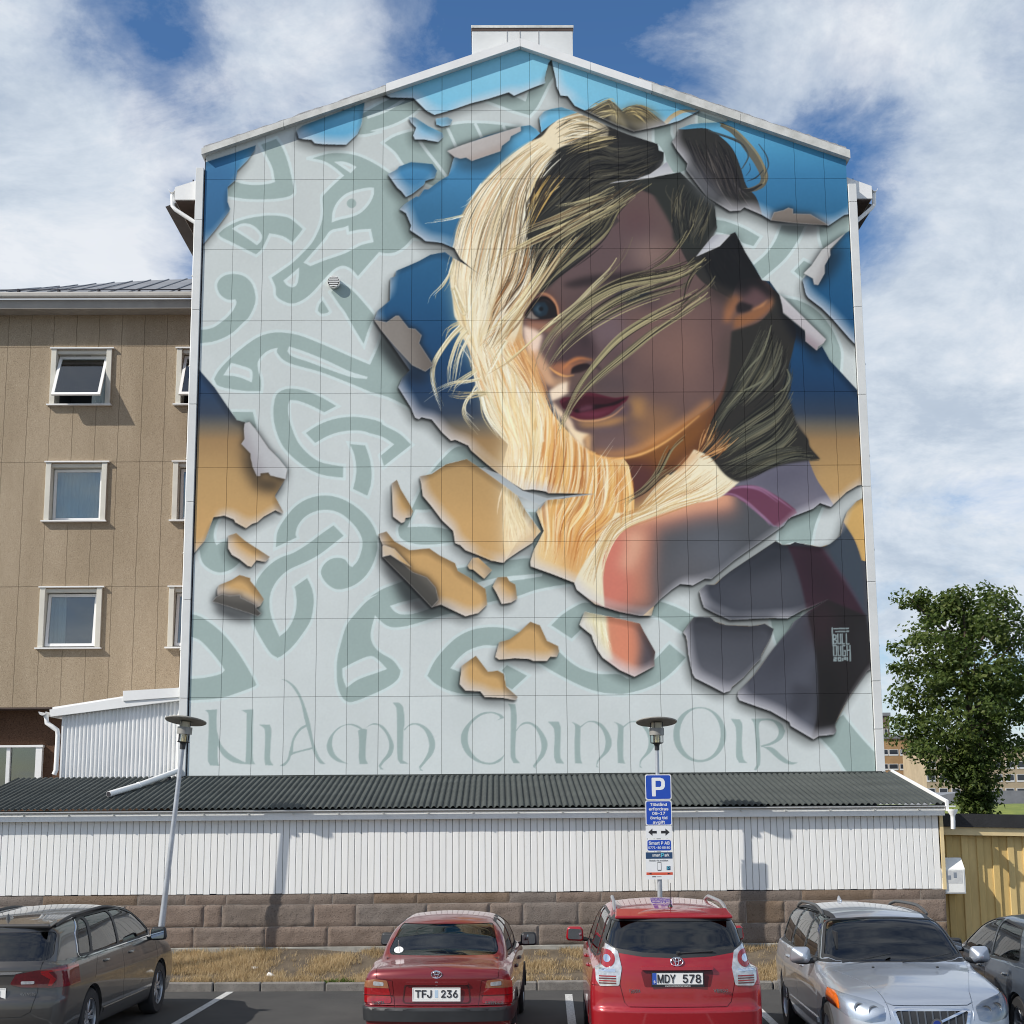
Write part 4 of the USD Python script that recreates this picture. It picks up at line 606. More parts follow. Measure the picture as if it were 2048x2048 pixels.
    for s in ('N 1370,690 1390,760 1350,840 1270,890', 'N 1250,350 1180,560 1060,700 1010,780', 'N 1240,700 1180,780 1020,870 900,990'): line(im, s, 2, (128, 128, 108), .8, 1, 4)
    # orange underside where the swept locks meet the light
    strands(im, 'N 800,1060 740,1200 680,1330 640,1350', 'N 1000,1220 880,1330 760,1390 700,1400', 40, [(206, 150, 98), (160, 110, 70), (226, 178, 122), (110, 84, 62)], (1.2, 3.4), seed=12, jit=4)
    # dark crown and hair in shadow
    paint(im, blob('T 1460,840 1600,780 1800,740 1932,700 R 370,650 418,715 415,780 310,890 0,955 545,868 810,1110 830,1300 665,1520 500,1240 400,1080 240,1000 0,1180 T 1800,1400 1600,1500 1400,1700 1240,1932 1100,1932 1200,1560 1180,1420 1250,1200 1260,1080'), (46, 46, 45), 1, 3)
    paint(im, blob('R 545,868 660,980 810,1110 830,1300 790,1370 665,1520 500,1400 480,1300 370,1100 300,1000 100,950'), (50, 52, 49), 1, 3)
    dk = [(62, 62, 58), (30, 30, 31), (84, 82, 72), (44, 43, 42), (104, 99, 82), (24, 24, 26)]
    strands(im, 'T 1480,860 1380,980 1290,1120 1210,1290', 'R 60,880 -40,960 T 1500,1380 1250,1560', 120, dk, (1.6, 5), seed=14, jit=7); strands(im, 'R 380,700 200,800 0,900 T 1700,1150 1500,1300', 'R 250,960 0,1080 T 1700,1330 1450,1480 1300,1600', 90, dk, (1.4, 4), seed=15, jit=7); strands(im, 'R 540,900 480,1050 500,1250 540,1400', 'R 800,1120 780,1250 720,1380 680,1480', 90, dk, (1.4, 4), seed=16, jit=6); strands(im, 'R 560,560 640,750 760,950 900,1140', 'R 900,660 980,850 1020,1020 1100,1160', 110, [(40, 38, 40), (62, 58, 58), (30, 29, 32), (80, 74, 70)], (1.6, 5), seed=17, jit=6)
    strands(im, 'R 330,630 0,690 T 1760,770 1560,870 1420,1000', 'R 412,790 200,870 0,940 T 1740,1110 1540,1290', 150, [(74, 72, 64), (28, 28, 29), (96, 92, 78), (40, 39, 38), (60, 58, 53), (20, 20, 22)], (1.4, 5), (.4, .9), seed=67, jit=7, t0=(0, .5), t1=(.5, 1))
    soft(im, 'R 500,690 620,800 800,1000 930,1165 760,1060 590,850', (150, 152, 164), .8, 12)
    paint(im, blob('R 60,960 200,1000 60,1150 -60,1260 T 1720,1610 1500,1795 1330,1950 M 1180,120 1130,60 T 1200,1560 1300,1380 1600,1250'), (50, 50, 47), 1, 3)
    strands(im, 'R 60,960 -80,1060 T 1600,1300 1400,1460 1260,1640 1180,1900', 'R 230,1000 60,1160 T 1860,1480 1700,1630 1500,1790 1330,1950 M 1200,250', 170, [(58, 56, 50), (30, 30, 30), (92, 88, 72), (136, 128, 98), (40, 38, 36), (24, 24, 25)], (1.6, 5), (.5, .95), seed=61, jit=7, t0=(0, .45), t1=(.5, 1))
    # the tear's shaded right side hair by the ear
    strands(im, 'R 970,1350 1040,1500 1100,1620', 'R 700,1500 760,1650 860,1800', 60, dk, (1.6, 5), seed=18, jit=5); paint(im, blob('R 700,1540 850,1440 970,1335 1180,1705 1300,1810 1250,1850 1120,1760 960,1780 800,1700'), (26, 26, 28), .9, 6)
    # the blonde left mass
    light = blob('T 1240,790 1330,745 1400,660 1500,600 1640,560 1750,590 1850,690 1840,750 1600,790 1460,840 1380,910 1290,1010 1250,1100 1220,1200 1225,1310 1180,1420 1195,1560 1150,1720 1110,1932 M 1190,130 1180,300 1060,620 1300,950 1350,1250 1100,1320 1060,1260 960,1130 870,950 830,780 790,560 700,420 680,330 655,280 640,150 618,0 T 625,1800 640,1700 655,1610 665,1500 700,1400 770,1270 850,1130 980,1000 1100,890')
    paint(im, light, (238, 223, 192), 1, 1)
    soft(im, 'M 640,0 900,-60 1000,300 850,700 720,420', (246, 236, 206), .8, 16); soft(im, 'T 1180,1560 1080,1900 M 980,300 940,420 1080,300 1180,60', (206, 160, 106), .7, 14); soft(im, 'M 850,640 1000,560 1250,900 1330,1250 1080,1250 900,950', (248, 232, 190), .85, 14); soft(im, 'M 1030,480 1150,470 1240,760 1150,640', (226, 158, 92), .7, 10)
    bl = [(250, 243, 222), (240, 226, 194), (222, 200, 160), (247, 237, 211), (204, 176, 134), (252, 248, 232), (230, 212, 172)]; acc = [(150, 112, 76), (190, 128, 76), (116, 92, 70), (204, 150, 96)]
    gA, gB = 'T 1320,750 1100,890 900,1080 770,1270 690,1430 655,1610 628,1800 M 625,60 650,260', 'T 1480,840 1370,930 1280,1070 1225,1210 1205,1400 1180,1600 1120,1850 M 1060,150 980,300'
    strands(im, gA, gB, 120, [(252, 242, 218), (226, 200, 158), (240, 222, 186)], (7, 18), (.2, .5), seed=19, jit=5, t0=(0, .4), t1=(.6, 1.))
    strands(im, gA, gB, 300, bl, (1.5, 4.6), seed=20, jit=6, t0=(0, .5), t1=(.5, 1.)); strands(im, gA, gB, 40, acc, (1, 2.6), (.25, .7), seed=21, jit=6, t0=(0, .55), t1=(.45, 1.))
    strands(im, 'T 1420,680 1560,600 1700,590 1850,690', 'T 1470,830 1600,790 1750,760 1850,745', 60, bl[:5]+[(110, 98, 74), (80, 74, 60)], (1.4, 4), seed=22, jit=5)
    strands(im, 'T 1350,960 1270,1120 1230,1300 1180,1500', 'T 1580,1000 1450,1130 1330,1290 1220,1500', 60, [(40, 38, 36), (64, 58, 50), (206, 170, 100), (232, 206, 146), (60, 48, 38)], (1.4, 4.5), seed=23, jit=6)
    strands(im, 'M 700,420 760,560 830,800 960,1100 1060,1260', 'M 1100,420 1180,640 1300,900 1340,1200 1320,1330', 170, bl+[(226, 178, 120), (206, 150, 98)], (1.4, 4.6), seed=24, jit=7)
    strands(im, 'M 960,420 1040,560 1180,760 1280,1000', 'M 1180,440 1220,600 1290,760 1340,980', 60, [(236, 190, 130), (214, 158, 100), (250, 230, 188), (190, 134, 86)], (1.2, 3.6), seed=25, jit=5)
    strands(im, 'T 1180,1480 1130,1700 1060,1900 M 960,200 870,420 820,560', 'T 1300,1560 1260,1750 1180,1932 M 1130,100 1020,360 900,560', 110, bl+acc+[(60, 50, 40)], (1.3, 4), seed=26, jit=6)
    strands(im, 'M 640,-60 660,160 700,340 780,480 830,640', 'M 1000,-100 960,150 900,330 850,470 860,640', 120, bl+[(232, 206, 150)], (1.6, 6), (.4, .9), seed=62, jit=6, t0=(0, .4), t1=(.6, 1))
    strands(im, 'T 1250,1700 1180,1932 M 1080,200 960,420 860,560', 'M 1230,110 1170,260 1060,430 950,560', 90, bl+[(200, 150, 96), (120, 92, 62)], (1.4, 5), (.4, .9), seed=63, jit=6, t0=(0, .4), t1=(.6, 1))
    strands(im, 'M 850,600 900,850 1000,1080 1090,1260 1060,1500', 'M 1320,820 1330,1050 1300,1300 1280,1560', 130, [(250, 236, 200), (240, 216, 164), (226, 186, 126), (252, 244, 220)], (2, 7), (.3, .7), seed=64, jit=7, t0=(0, .5), t1=(.5, 1))
    strands(im, 'M 1180,430 1240,640 1320,830 1390,1040', 'M 1230,470 1290,660 1360,860 1420,1040', 30, [(224, 176, 122), (206, 150, 100)], (1.2, 4), (.4, .8), seed=65, jit=4)
    soft(im, 'T 1790,640 1932,640 1932,780 1830,770', (44, 43, 41), .7, 9); strands(im, 'T 1932,690 1800,700 1640,740 1480,800', 'T 1932,790 1780,830 1600,880 1460,960', 50, [(44, 42, 40), (70, 66, 56), (150, 136, 100), (30, 30, 30), (206, 188, 140)], (1.2, 4), (.4, .9), seed=68, jit=5, t0=(0, .4), t1=(.5, 1))
    strands(im, gA, gB, 46, [(120, 98, 70), (92, 80, 62), (70, 62, 50)], (1, 2.4), (.3, .75), seed=69, jit=6, t0=(0, .6), t1=(.45, 1.))
    # wisps on the left
    cream = [(246, 238, 212), (232, 218, 178), (250, 246, 228), (206, 190, 150)]
    for q, (s, n) in enumerate([('M 760,380 690,460 640,600 622,700 640,850', 11), ('M 720,350 640,420 560,530 500,640 485,740 520,880 575,1020', 12), ('M 780,420 700,560 660,720 640,870', 9), ('M 860,765 760,785 640,800 540,845 420,925', 7), ('M 840,850 770,900 725,980 730,1050 780,1110 850,1195', 10), ('M 870,900 900,1040 1000,1180 1090,1270', 14), ('M 830,700 730,760 660,810 600,920', 6), ('M 900,870 700,890 560,870', 5), ('M 620,-60 560,40 480,110 455,180', 4), ('M 690,330 600,380 560,480', 4), ('T 870,1130 780,1250 720,1280', 3), ('T 720,1360 600,1390 430,1415', 2), ('T 650,1700 610,1830 530,1930', 4), ('M 1060,470 980,620 900,760', 8), ('M 820,820 760,930 780,1000', 4), ('M 640,60 690,190 735,265 740,140', 7), ('M 900,850 960,980 1080,1160', 8)]):
        r = np.random.default_rng(40+q); P0 = resamp(Q(s), 30)
        for k in range(n): P = P0+np.linspace(.25, 1, 30)[:, None]*r.normal(0, 5, 2)+np.sin(np.linspace(0, 3, 30)+r.random()*6)[:, None]*r.normal(0, 2.2, 2); paint(im, ribbon(P[:int(r.uniform(20, 30))], r.uniform(1.5, 4.2), .4), np.array(cream[r.integers(4)])+r.normal(0, 6), r.uniform(.6, 1), 0, 2)
    # long strands blown across the face: olive and gold in the shade, pale at the lit ends
    for q, (s, n, sp) in enumerate([('F 660,-60 600,110 500,200 420,290 330,350 200,460 110,550', 12, 5), ('F 1010,70 860,140 700,165 560,215 450,290 375,352 310,415 262,500 240,590 250,640', 34, 7), ('F 960,120 800,190 640,240 520,310 420,400 330,500 268,610', 26, 7), ('F 1000,60 900,150 760,180 620,200 500,260 400,330 300,440', 22, 7), ('F 970,225 880,272 740,340 600,430 520,520 440,620 390,720 360,790 325,900', 22, 5), ('F 1010,235 900,310 760,400 640,500 540,580 440,680 395,745 360,840', 22, 5), ('F 930,190 760,235 620,290 480,370 360,470 290,560', 14, 6), ('F 430,-40 325,90 245,210 155,340 40,490', 20, 8), ('F 340,-10 240,170 130,320 -20,440', 14, 8), ('F 350,330 230,440 120,540 20,600', 6, 4), ('T 1932,1190 1700,1260 1470,1370 1180,1480 1060,1560', 12, 6), ('T 1932,1290 1720,1350 1500,1450 1300,1530 1160,1600 980,1690 850,1850', 16, 7), ('T 1932,1140 1750,1230 1560,1290 1400,1300', 8, 6), ('R 300,950 150,1050 0,1150 T 1700,1390 1500,1500 1330,1640 1250,1800 1200,1932', 18, 8), ('R 250,990 120,1100 0,1180 T 1780,1370 1560,1500', 8, 5), ('R 690,1580 600,1720 560,1900', 7, 6), ('N 800,0 740,80 600,180 480,300', 9, 7), ('R 640,1250 560,1400 420,1550 260,1640', 10, 6), ('R 530,1000 500,1150 490,1280', 6, 5), ('N 600,1190 480,1290 400,1450 360,1520 180,1690 60,1780', 9, 5), ('N 540,1420 380,1520 250,1640 40,1740', 8, 4)]):
        r = np.random.default_rng(70+q); P0 = resamp(Q(s), 44)
        for k in range(n):
            off = r.normal(0, sp, 2); P = P0+off*np.linspace(1, .45, 44)[:, None]+np.sin(np.linspace(0, 4, 44)+r.random()*6)[:, None]*r.normal(0, 2.0, 2); i0, i1 = int(r.uniform(0, 14)), int(r.uniform(30, 44)); seg = P[i0:i1]; w = r.uniform(1.0, 3.6)
            tone = r.random(); h = len(seg)//2+1
            sh, lt = np.array([(44, 41, 35), (148, 140, 108), (186, 175, 134), (98, 92, 76)][int(tone*4)], float), np.array([(176, 140, 100), (244, 236, 204), (232, 216, 168), (206, 184, 140)][int(tone*4)], float)
            wr = ribbon(seg, w*.5, .4, w)
            xm = seg[:, 0].mean()+MX; f = np.clip((1210-xm)/150, 0, 1); f = max(f, .75) if q in (22, 23) else f
            paint(im, wr, sh*(1-f)+lt*f, r.uniform(.6, .95), 0, 2)
    strands(im, 'N 60,1180 -60,1350 M 1700,1500 L 1700,200', 'N 330,1500 180,1700 60,1850 L 1760,180', 14, [(252, 244, 220)], (.6, 1.4), seed=33, jit=9)
    # tufts along the top
    strands(im, 'T 1660,560 1750,500 1850,460 R 10,340 50,400', 'T 1700,640 1800,590 1932,600 R 60,500 100,540', 40, [(196, 178, 130), (120, 110, 84), (80, 76, 66), (214, 198, 150)], (1.2, 3.4), seed=34, jit=5); strands(im, 'R 80,400 180,355 300,380 420,480', 'R 100,440 180,420 240,450 290,510', 40, [(206, 184, 130), (150, 134, 96), (84, 80, 68), (60, 58, 54)], (1.2, 3.6), seed=35, jit=4)
    # the lower shards: the arm and the dress go on in deeper shade
    sh = blob(OPEN[-3]); paint(im, sh, (72, 75, 84)); paint(im, blob('K 1660,150 1690,60 1900,-60 1900,470 1796,450 1745,300'), (206, 168, 106)); paint(im, blob('K 1540,330 1640,260 1672,180 1740,300 1792,440 1810,600 1815,860 1640,560'), (68, 77, 88), 1, 2); soft(im, 'K 900,560 1250,380 1340,640 1380,820 1000,860 760,760', (82, 84, 92), .9, 24); soft(im, 'K 760,590 1160,320 1300,330 1300,420 900,570', (38, 41, 47), .8, 18)
    paint(im, blob('K 1245,340 1500,352 1640,560 1790,800 1830,870 1400,870 1350,640 1300,470'), (62, 44, 54), 1, 2); soft(im, 'K 1300,360 1420,380 1620,700 1500,760', (44, 36, 42), .6, 18); line(im, 'K 1500,360 1600,500 1700,640 1800,800', 3, (92, 60, 76), .6, 2, 6, 3)
    paint(im, blob('K 875,1440 1000,1300 1130,1120 1290,910 1420,830 1440,1000 1470,1300 1475,1550 1430,1790 1270,1690 890,1500'), (84, 86, 96)); soft(im, 'K 950,1360 1200,1060 1290,930 1400,850 1420,1000 1300,1200', (62, 63, 71), .85, 22); soft(im, 'K 890,1470 1100,1520 1240,1600 1260,1660 1000,1560', (112, 113, 124), .8, 12); soft(im, 'K 1285,1360 1275,1480 1238,1600 1400,1600 1440,1400', (66, 67, 75), .8, 7); soft(im, 'K 1280,1640 1420,1600 1440,1760 1380,1740', (104, 106, 117), .7, 12)
    paint(im, blob('K 1395,850 1545,742 1830,860 1900,1240 1770,1380 1690,1490 1600,1670 1612,1720 1590,1748 1480,1757 1420,1790 1470,1600 1470,1300 1440,1050'), (44, 41, 42), 1, 2); soft(im, 'K 1400,850 1540,745 1600,900 1500,1100 1440,1050', (60, 44, 50), .8, 16); soft(im, 'K 1480,1200 1600,1300 1640,1560 1600,1740 1480,1750', (36, 35, 34), .7, 14); soft(im, 'K 1780,900 1835,960 1835,1260 1780,1300', (56, 57, 60), .6, 12); soft(im, 'K 1430,1740 1480,1700 1600,1690 1600,1745 1480,1757', (76, 78, 84), .8, 6)
    s2 = blob(OPEN[-2]); paint(im, s2, (84, 86, 94)); soft(im, 'K 480,960 560,860 700,900 1000,930 1140,960 1000,1000 560,980', (56, 57, 63), .85, 14); soft(im, 'K 560,1200 760,1300 900,1280 840,1420 700,1400 540,1300', (112, 112, 121), .8, 18)
    s3 = blob(OPEN[-4]); paint(im, s3, (212, 142, 114)); paint(im, blob('L 1600,960 1660,840 1830,880 1850,1080 1880,1240 1800,1240'), (240, 232, 196), 1, 3); soft(im, 'K 110,900 180,960 290,1130 270,1250 110,1320 150,1100', (82, 80, 88), .95, 9); soft(im, 'K -40,880 60,900 110,1000 100,1150 40,1260 -40,1260', (222, 140, 112), .7, 12); soft(im, 'L 1880,1260 1932,1300 K 110,1310 200,1260 60,1230', (226, 170, 152), .6, 8); strands(im, 'L 1650,880 1640,960 1720,1080', 'L 1820,890 1840,1060 1860,1220', 26, [(252, 246, 220), (224, 210, 160)], (1, 2.6), seed=36, jit=3)
    # the tan hole by the hair has fading locks at its right side
    strands(im, 'M 1030,1600 L 1050,100 1090,300 1110,400', 'M 1150,1690 L 1180,130 1240,230 1250,300', 46, [(246, 232, 196), (224, 200, 156), (236, 216, 176)], (1.4, 4), seed=37, jit=4)
    # signature
    sg = (150, 165, 168)
    for s in ('K 1578,948 1586,1090', 'K 1586,958 1702,956', 'K 1600,980 1704,978', 'K 1586,1000 1590,1070', 'K 1586,1000 1608,1010 1606,1032 1590,1034', 'K 1590,1036 1612,1046 1610,1068 1592,1072', 'K 1620,996 1622,1068 1642,1068 1640,996', 'K 1652,994 1654,1070 1674,1070', 'K 1682,992 1684,1072 1708,1072', 'K 1588,1084 1590,1158 1612,1158 1610,1084 1588,1084', 'K 1622,1084 1624,1158 1644,1158 1642,1084', 'K 1676,1084 1656,1084 1658,1160 1678,1160 1678,1122 1664,1122', 'K 1688,1080 1690,1162', 'K 1690,1118 1710,1118', 'K 1710,1080 1714,1200', 'K 1590,1174 1610,1174 1610,1184 1592,1186 1592,1196 1614,1196', 'K 1624,1174 1626,1196 1644,1196 1642,1174 1624,1174', 'K 1656,1174 1658,1198', 'K 1690,1186 1670,1186 1670,1174 1690,1174 1692,1198'): P = Q(s); paint(im, unary_union([LineString(P).buffer(1.15, cap_style=2, join_style=2)]), sg, .95)
    return im

def mural_picture():
    wall = wall_layer(); S = portrait(); op = [blob(s, False) for s in OPEN]; M = mask_of(unary_union(op))
    gf = ndimage.gaussian_filter; out = 1-M
    sh = lambda a, dx, dy: ndimage.shift(a, (-dy, -dx), order=1, mode='nearest')     # looks at the place dx, dy away
    lip = M*np.clip(sh(gf(out, 11), -9, 14)*1.25-.30, 0, 1); lip2 = M*np.clip(sh(gf(out, 2.), -1.6, 2.4)*1.2-.25, 0, 1)
    top = M*np.clip(sh(gf(out, 8), 5, -9)*1.15-.28, 0, 1)
    S = S+(np.array((214, 212, 218), np.float32)-S)*(lip*.80)[..., None]; S = S*(1-.38*top)[..., None]; S = S+(np.array((226, 226, 228), np.float32)-S)*(lip2*.35)[..., None]
    d1 = out*np.clip(sh(gf(M, 3), 2, -4)*1.3-.15, 0, 1); d2 = out*np.clip(sh(gf(M, 12), 7, -13)*1.2-.1, 0, 1)
    wall = wall*(1-.74*d1)[..., None]*(1-.46*d2)[..., None]
    img = wall*(1-M[..., None])+S*M[..., None]
    for s, al, bl in CURL_SHADE: paint(img, blob(s), (22, 22, 25), al, bl, 2)
    for k, (s, c0, c1, dr) in enumerate(FLAPS):
        g = blob(s, False); m, x0, y0 = cover(rings(g), 1); v, u = np.mgrid[0:m.shape[0], 0:m.shape[1]].astype(np.float32); t = u*dr[0]+v*dr[1]; i = m > .5
        if k not in (8, 9, 11): paint(img, g, (26, 26, 28), .62, 9); paint(img, g.buffer(2.5), (18, 18, 20), .42, 4)
        t = (t-t[i].min())/(t[i].max()-t[i].min()+1e-6); t = (t+.10*np.sin(t*9))[..., None]; paint_c = np.zeros((MH, MW, 3), np.float32); paint_c[y0:y0+m.shape[0], x0:x0+m.shape[1]] = np.array(c0)*(1-t)+np.array(c1)*t
        paint(img, g, paint_c); paint(img, g.exterior.buffer(.8) if g.geom_type == 'Polygon' else g.boundary.buffer(.8), (196, 192, 190), .35)
    r = np.random.default_rng(3); img *= (1+gf(r.normal(size=(MH, MW)), 1.1)*.018+gf(r.normal(size=(MH, MW)), 26)*.35)[..., None].astype(np.float32)
    img = img*np.array((1.0, 1.0, .995), np.float32)
    return np.clip((img-128)*1.05+126, 4, 252)
WALL_K = 1.0
def build_panels():
    pic = mural_picture(); c = pic/255; c = np.where(c < .04045, c/12.92, ((c+.055)/1.055)**2.4)*WALL_K; c = c.astype(np.float32)
    n = {'a': ('attribute', {'attribute': 'paint'}), 'p': ('principled_bsdf', {'roughness': .52, 'specular_ior_level': .25}), 't': ('texture_coordinate', {}), 'n': ('noise_texture', {'scale': .9, 'detail': 6.}),
         'r': ('rgb_ramp', {'ramp': [(0, (.93,)*3), (.4, (.97,)*3), (.6, (1, 1, 1)), (1, (1, 1, 1))]}), 'm': ('mix', {'mix_type': 'multiply', 'fac': 1.})}
    look = usdkit.material(stage, '/World/Looks/mural_paint', n, [('t.object', 'n.vector'), ('n.fac', 'r.fac'), ('a.color', 'm.color1'), ('r.color', 'm.color2'), ('m.color', 'p.base_color')], surface='p.BSDF')
    r = np.random.default_rng(11); g = .0036; st = .0150
    for col in range(22):
        for row in range(-2, 8):
            x0, x1 = COL0+COLW*col+g, COL0+COLW*(col+1)-g; z1, z0 = ROW0-ROWH*row-g, ROW0-ROWH*(row+1)+g
            x0, x1, z0 = max(x0, GX0+.004), min(x1, GX1-.004), max(z0, ZB)
            if x1-x0 < .05: continue
            xs = np.linspace(x0, x1, max(3, int((x1-x0)/st)+1)); tops = np.minimum(z1, roof_z(xs)-.004); ok = tops > z0+.02
            if not ok.any(): continue
            xs, tops = xs[ok], tops[ok]
            if len(xs) < 3: continue
            nz = max(3, int((tops.max()-z0)/st)+1); T = np.linspace(0, 1, nz)[None]; Z = z0+(tops[:, None]-z0)*T; X = np.repeat(xs[:, None], nz, 1)
            off = r.normal(0, .0011); Yv = np.full_like(X, D-.0+off)+(X-X.mean())*r.normal(0, .0010)+(Z-Z.mean())*r.normal(0, .0006)
            V = np.stack([X, Yv, Z], -1).reshape(-1, 3); i = np.arange(X.size).reshape(X.shape)
            q = np.stack([i[:-1, :-1], i[1:, :-1], i[1:, 1:], i[:-1, 1:]], -1).reshape(-1, 4)
            b = np.concatenate([i[:, 0], i[-1, 1:], i[-2::-1, -1], i[0, -2:0:-1]]); N = len(V); k = np.arange(len(b)); back = V[b].copy(); back[:, 1] = D+.018
            side = np.stack([b, N+k, N+(k+1) % len(b), np.roll(b, -1)], -1)
            u, v = project(np.stack([V[:, 0], np.full(len(V), D), V[:, 2]], 1)); uv = np.stack([v-MY, u-MX])
            pc = np.stack([ndimage.map_coordinates(c[..., j], uv, order=1, mode='nearest') for j in range(3)], 1)*(1+r.normal(0, .012))
            path = f'{gable}/{numbered(gable, "mural_panel")}'
            m = UsdGeom.Mesh.Define(stage, path); P = np.vstack([V, back]).astype(np.float32); F = np.vstack([q, side]).astype(np.int32)
            m.CreatePointsAttr(Vt.Vec3fArray.FromNumpy(P)); m.CreateFaceVertexCountsAttr(Vt.IntArray.FromNumpy(np.full(len(F), 4, np.int32))); m.CreateFaceVertexIndicesAttr(Vt.IntArray.FromNumpy(F.ravel())); m.CreateSubdivisionSchemeAttr('none')
            UsdGeom.PrimvarsAPI(m).CreatePrimvar('paint', Sdf.ValueTypeNames.Color3fArray, 'vertex').Set(Vt.Vec3fArray.FromNumpy(np.vstack([pc, pc[b]]).astype(np.float32)))
            UsdShade.MaterialBindingAPI.Apply(m.GetPrim()).Bind(look)
build_panels()
# ================================================================== the tan block of flats on the left
TY = 30.3
flats = thing('block_of_flats', 'tan exposed-aggregate block of flats with white framed windows, left of the mural', 'building')
TX0, TX1, PW = -12.4, -5.4, .5275
WIN = [(x0, x0+1.40, z0, z1) for x0 in (-10.31, -7.40) for z0, z1 in ((12.005, 13.36), (9.262, 10.642), (6.345, 7.731))]
ROWZ = [5.03, 7.76, 10.66, 13.42, 14.5]
holes = unary_union([sbox(a+.10, c+.02, b-.10, d-.02) for a, b, c, d in WIN])
x = TX0
while x < TX1:
    for a, b in zip(ROWZ[:-1], ROWZ[1:]):
        p = sbox(x+.004, a+.004, x+PW-.004, b-.004).difference(holes)
        if p.is_empty: continue
        for q in getattr(p, 'geoms', [p]):
            if q.area > .002: part(flats, 'wall_panel', facing(prism(q, .06), (0, TY+.06, 0)), M_TAN)
    x += PW
part(flats, 'wall_core', facing(prism(sbox(TX0, 5.04, TX1, 14.4).difference(holes), .03), (0, TY+.10, 0)), mat('panel_joint', (.15, .115, .08), .9))
part(flats, 'wall_underside', box(TX0, TX1, TY, TY+.6, 5.0, 5.03), M_SOFFIT)
part(flats, 'ground_floor_wall', box(TX0, TX1, TY+.45, TY+.7, 1, 5.0), M_BROWN)
for n, (x0, x1, z0, z1) in enumerate(WIN):
    row = n % 3
    w = part(flats, 'window', cat([box(x0, x0+.12, TY-.055, TY+.3, z0+.03, z1, .006), box(x1-.12, x1, TY-.055, TY+.3, z0+.03, z1, .006), box(x0+.12, x1-.12, TY+.01, TY+.3, z1-.10, z1-.02)]), M_JAMB)
    part(w, 'sill', box(x0-.05, x1+.03, TY-.10, TY+.26, z0-.012, z0+.02), M_WHITE); part(w, 'drip_cap', box(x0-.03, x1+.05, TY-.08, TY+.01, z1+.001, z1+.03), M_WHITE)
    if n != 1 and n != 4: part(w, 'fresh_air_slot', box(x0+.5, x0+.85, TY+.15, TY+.3, z1-.125, z1-.1), M_DARKGAP)
    fx0, fx1, fz0, fz1 = x0+.14, x1-.14, z0+.05, z1-.12
    bars = [box(fx0, fx0+.065, 0, .05, fz0, fz1), box(fx1-.065, fx1, 0, .05, fz0, fz1), box(fx0+.065, fx1-.065, 0, .05, fz0, fz0+.065), box(fx0+.065, fx1-.065, 0, .05, fz1-.065, fz1)]
    sash, glass = cat(bars), box(fx0+.06, fx1-.06, .02, .026, fz0+.06, fz1-.06)
    ang = {0: -25, 1: 0, 2: -6}[row]
    for g in (sash, glass):
        if ang:
            g.apply_transform(trimesh.transformations.rotation_matrix(math.radians(ang), [1, 0, 0], [0, 0, fz1]))
        g.apply_translation([0, TY+.14, 0])
    s = part(w, 'sash', sash, M_WHITE); part(s, 'pane', glass, M_PANE)
    part(w, 'room', cat([box(x0+.1, x1-.1, TY+1.2, TY+1.25, z0-.3, z1+.3), box(x0+.05, x0+.1, TY+.3, TY+1.2, z0-.3, z1+.3), box(x1-.1, x1-.05, TY+.3, TY+1.2, z0-.3, z1+.3)]), M_ROOM)
    xs = np.linspace(fx0, fx1, 60) if row == 1 else (np.linspace(fx0, fx0+.35, 22) if row == 2 else np.linspace(fx1-.4, fx1, 24))
    yy = TY+.36+.02*np.sin(xs*70)+.01*np.sin(xs*31); i = np.arange(len(xs)-1); N = len(xs)
    part(w, 'curtain', (np.vstack([np.stack([xs, yy, 0*xs+z0], 1), np.stack([xs, yy, 0*xs+z1], 1)]), np.stack([i, i+1, i+1+N, i+N], 1)), M_CURTAIN, smooth=True)
# eave, roof with standing seams, snow rail
ez = 14.30
part(flats, 'eave_board', box(TX0, TX1, TY-.42, TY+.3, ez-.10, ez+.12), mat('taupe_eave', (.33, .31, .28), .6, vary=.08))
part(flats, 'gutter', box(TX0, TX1, TY-.56, TY-.42, ez+.13, ez+.26, .03), mat('taupe_gutter', (.42, .40, .365), .45, vary=.06))
RY0, RZ0 = TY-.48, ez+.27
top = [at(px, py, y=33.4) for px, py in ((-140, 594), (0, 583), (120, 573), (230, 565), (300, 560.5), (390, 557.5), (470, 556))]
bot = [np.array([at(px, 600, y=RY0)[0], RY0, RZ0]) for px in (-140, 0, 120, 230, 300, 390, 470)]
nn = len(top); part(flats, 'roof', (np.vstack([bot, top]), np.array([[i, i+1, nn+i+1, nn+i] for i in range(nn-1)])), M_ROOFGREY)
bt, tp = np.array(bot), np.array(top)
for x in np.arange(-12.2, -5.6, .47):
    a = np.array([x, RY0, RZ0+.012]); zt = np.interp(x, tp[:, 0], tp[:, 2]); t = 1.
    b = np.array([x, 33.4, zt+.012])
    part(flats, 'roof_seam', tube([a, b], .016, 6), M_ROOFGREY)
rail = part(flats, 'snow_rail', tube([[TX0, TY-.28, RZ0+.14], [TX1, TY-.28, RZ0+.14]], .012, 6), M_DARKGAP)
for x in np.arange(-12., -5.7, .93): part(rail, 'rail_bracket', box(x-.02, x+.02, TY-.3, TY-.18, RZ0+.0, RZ0+.16), M_DARKGAP)
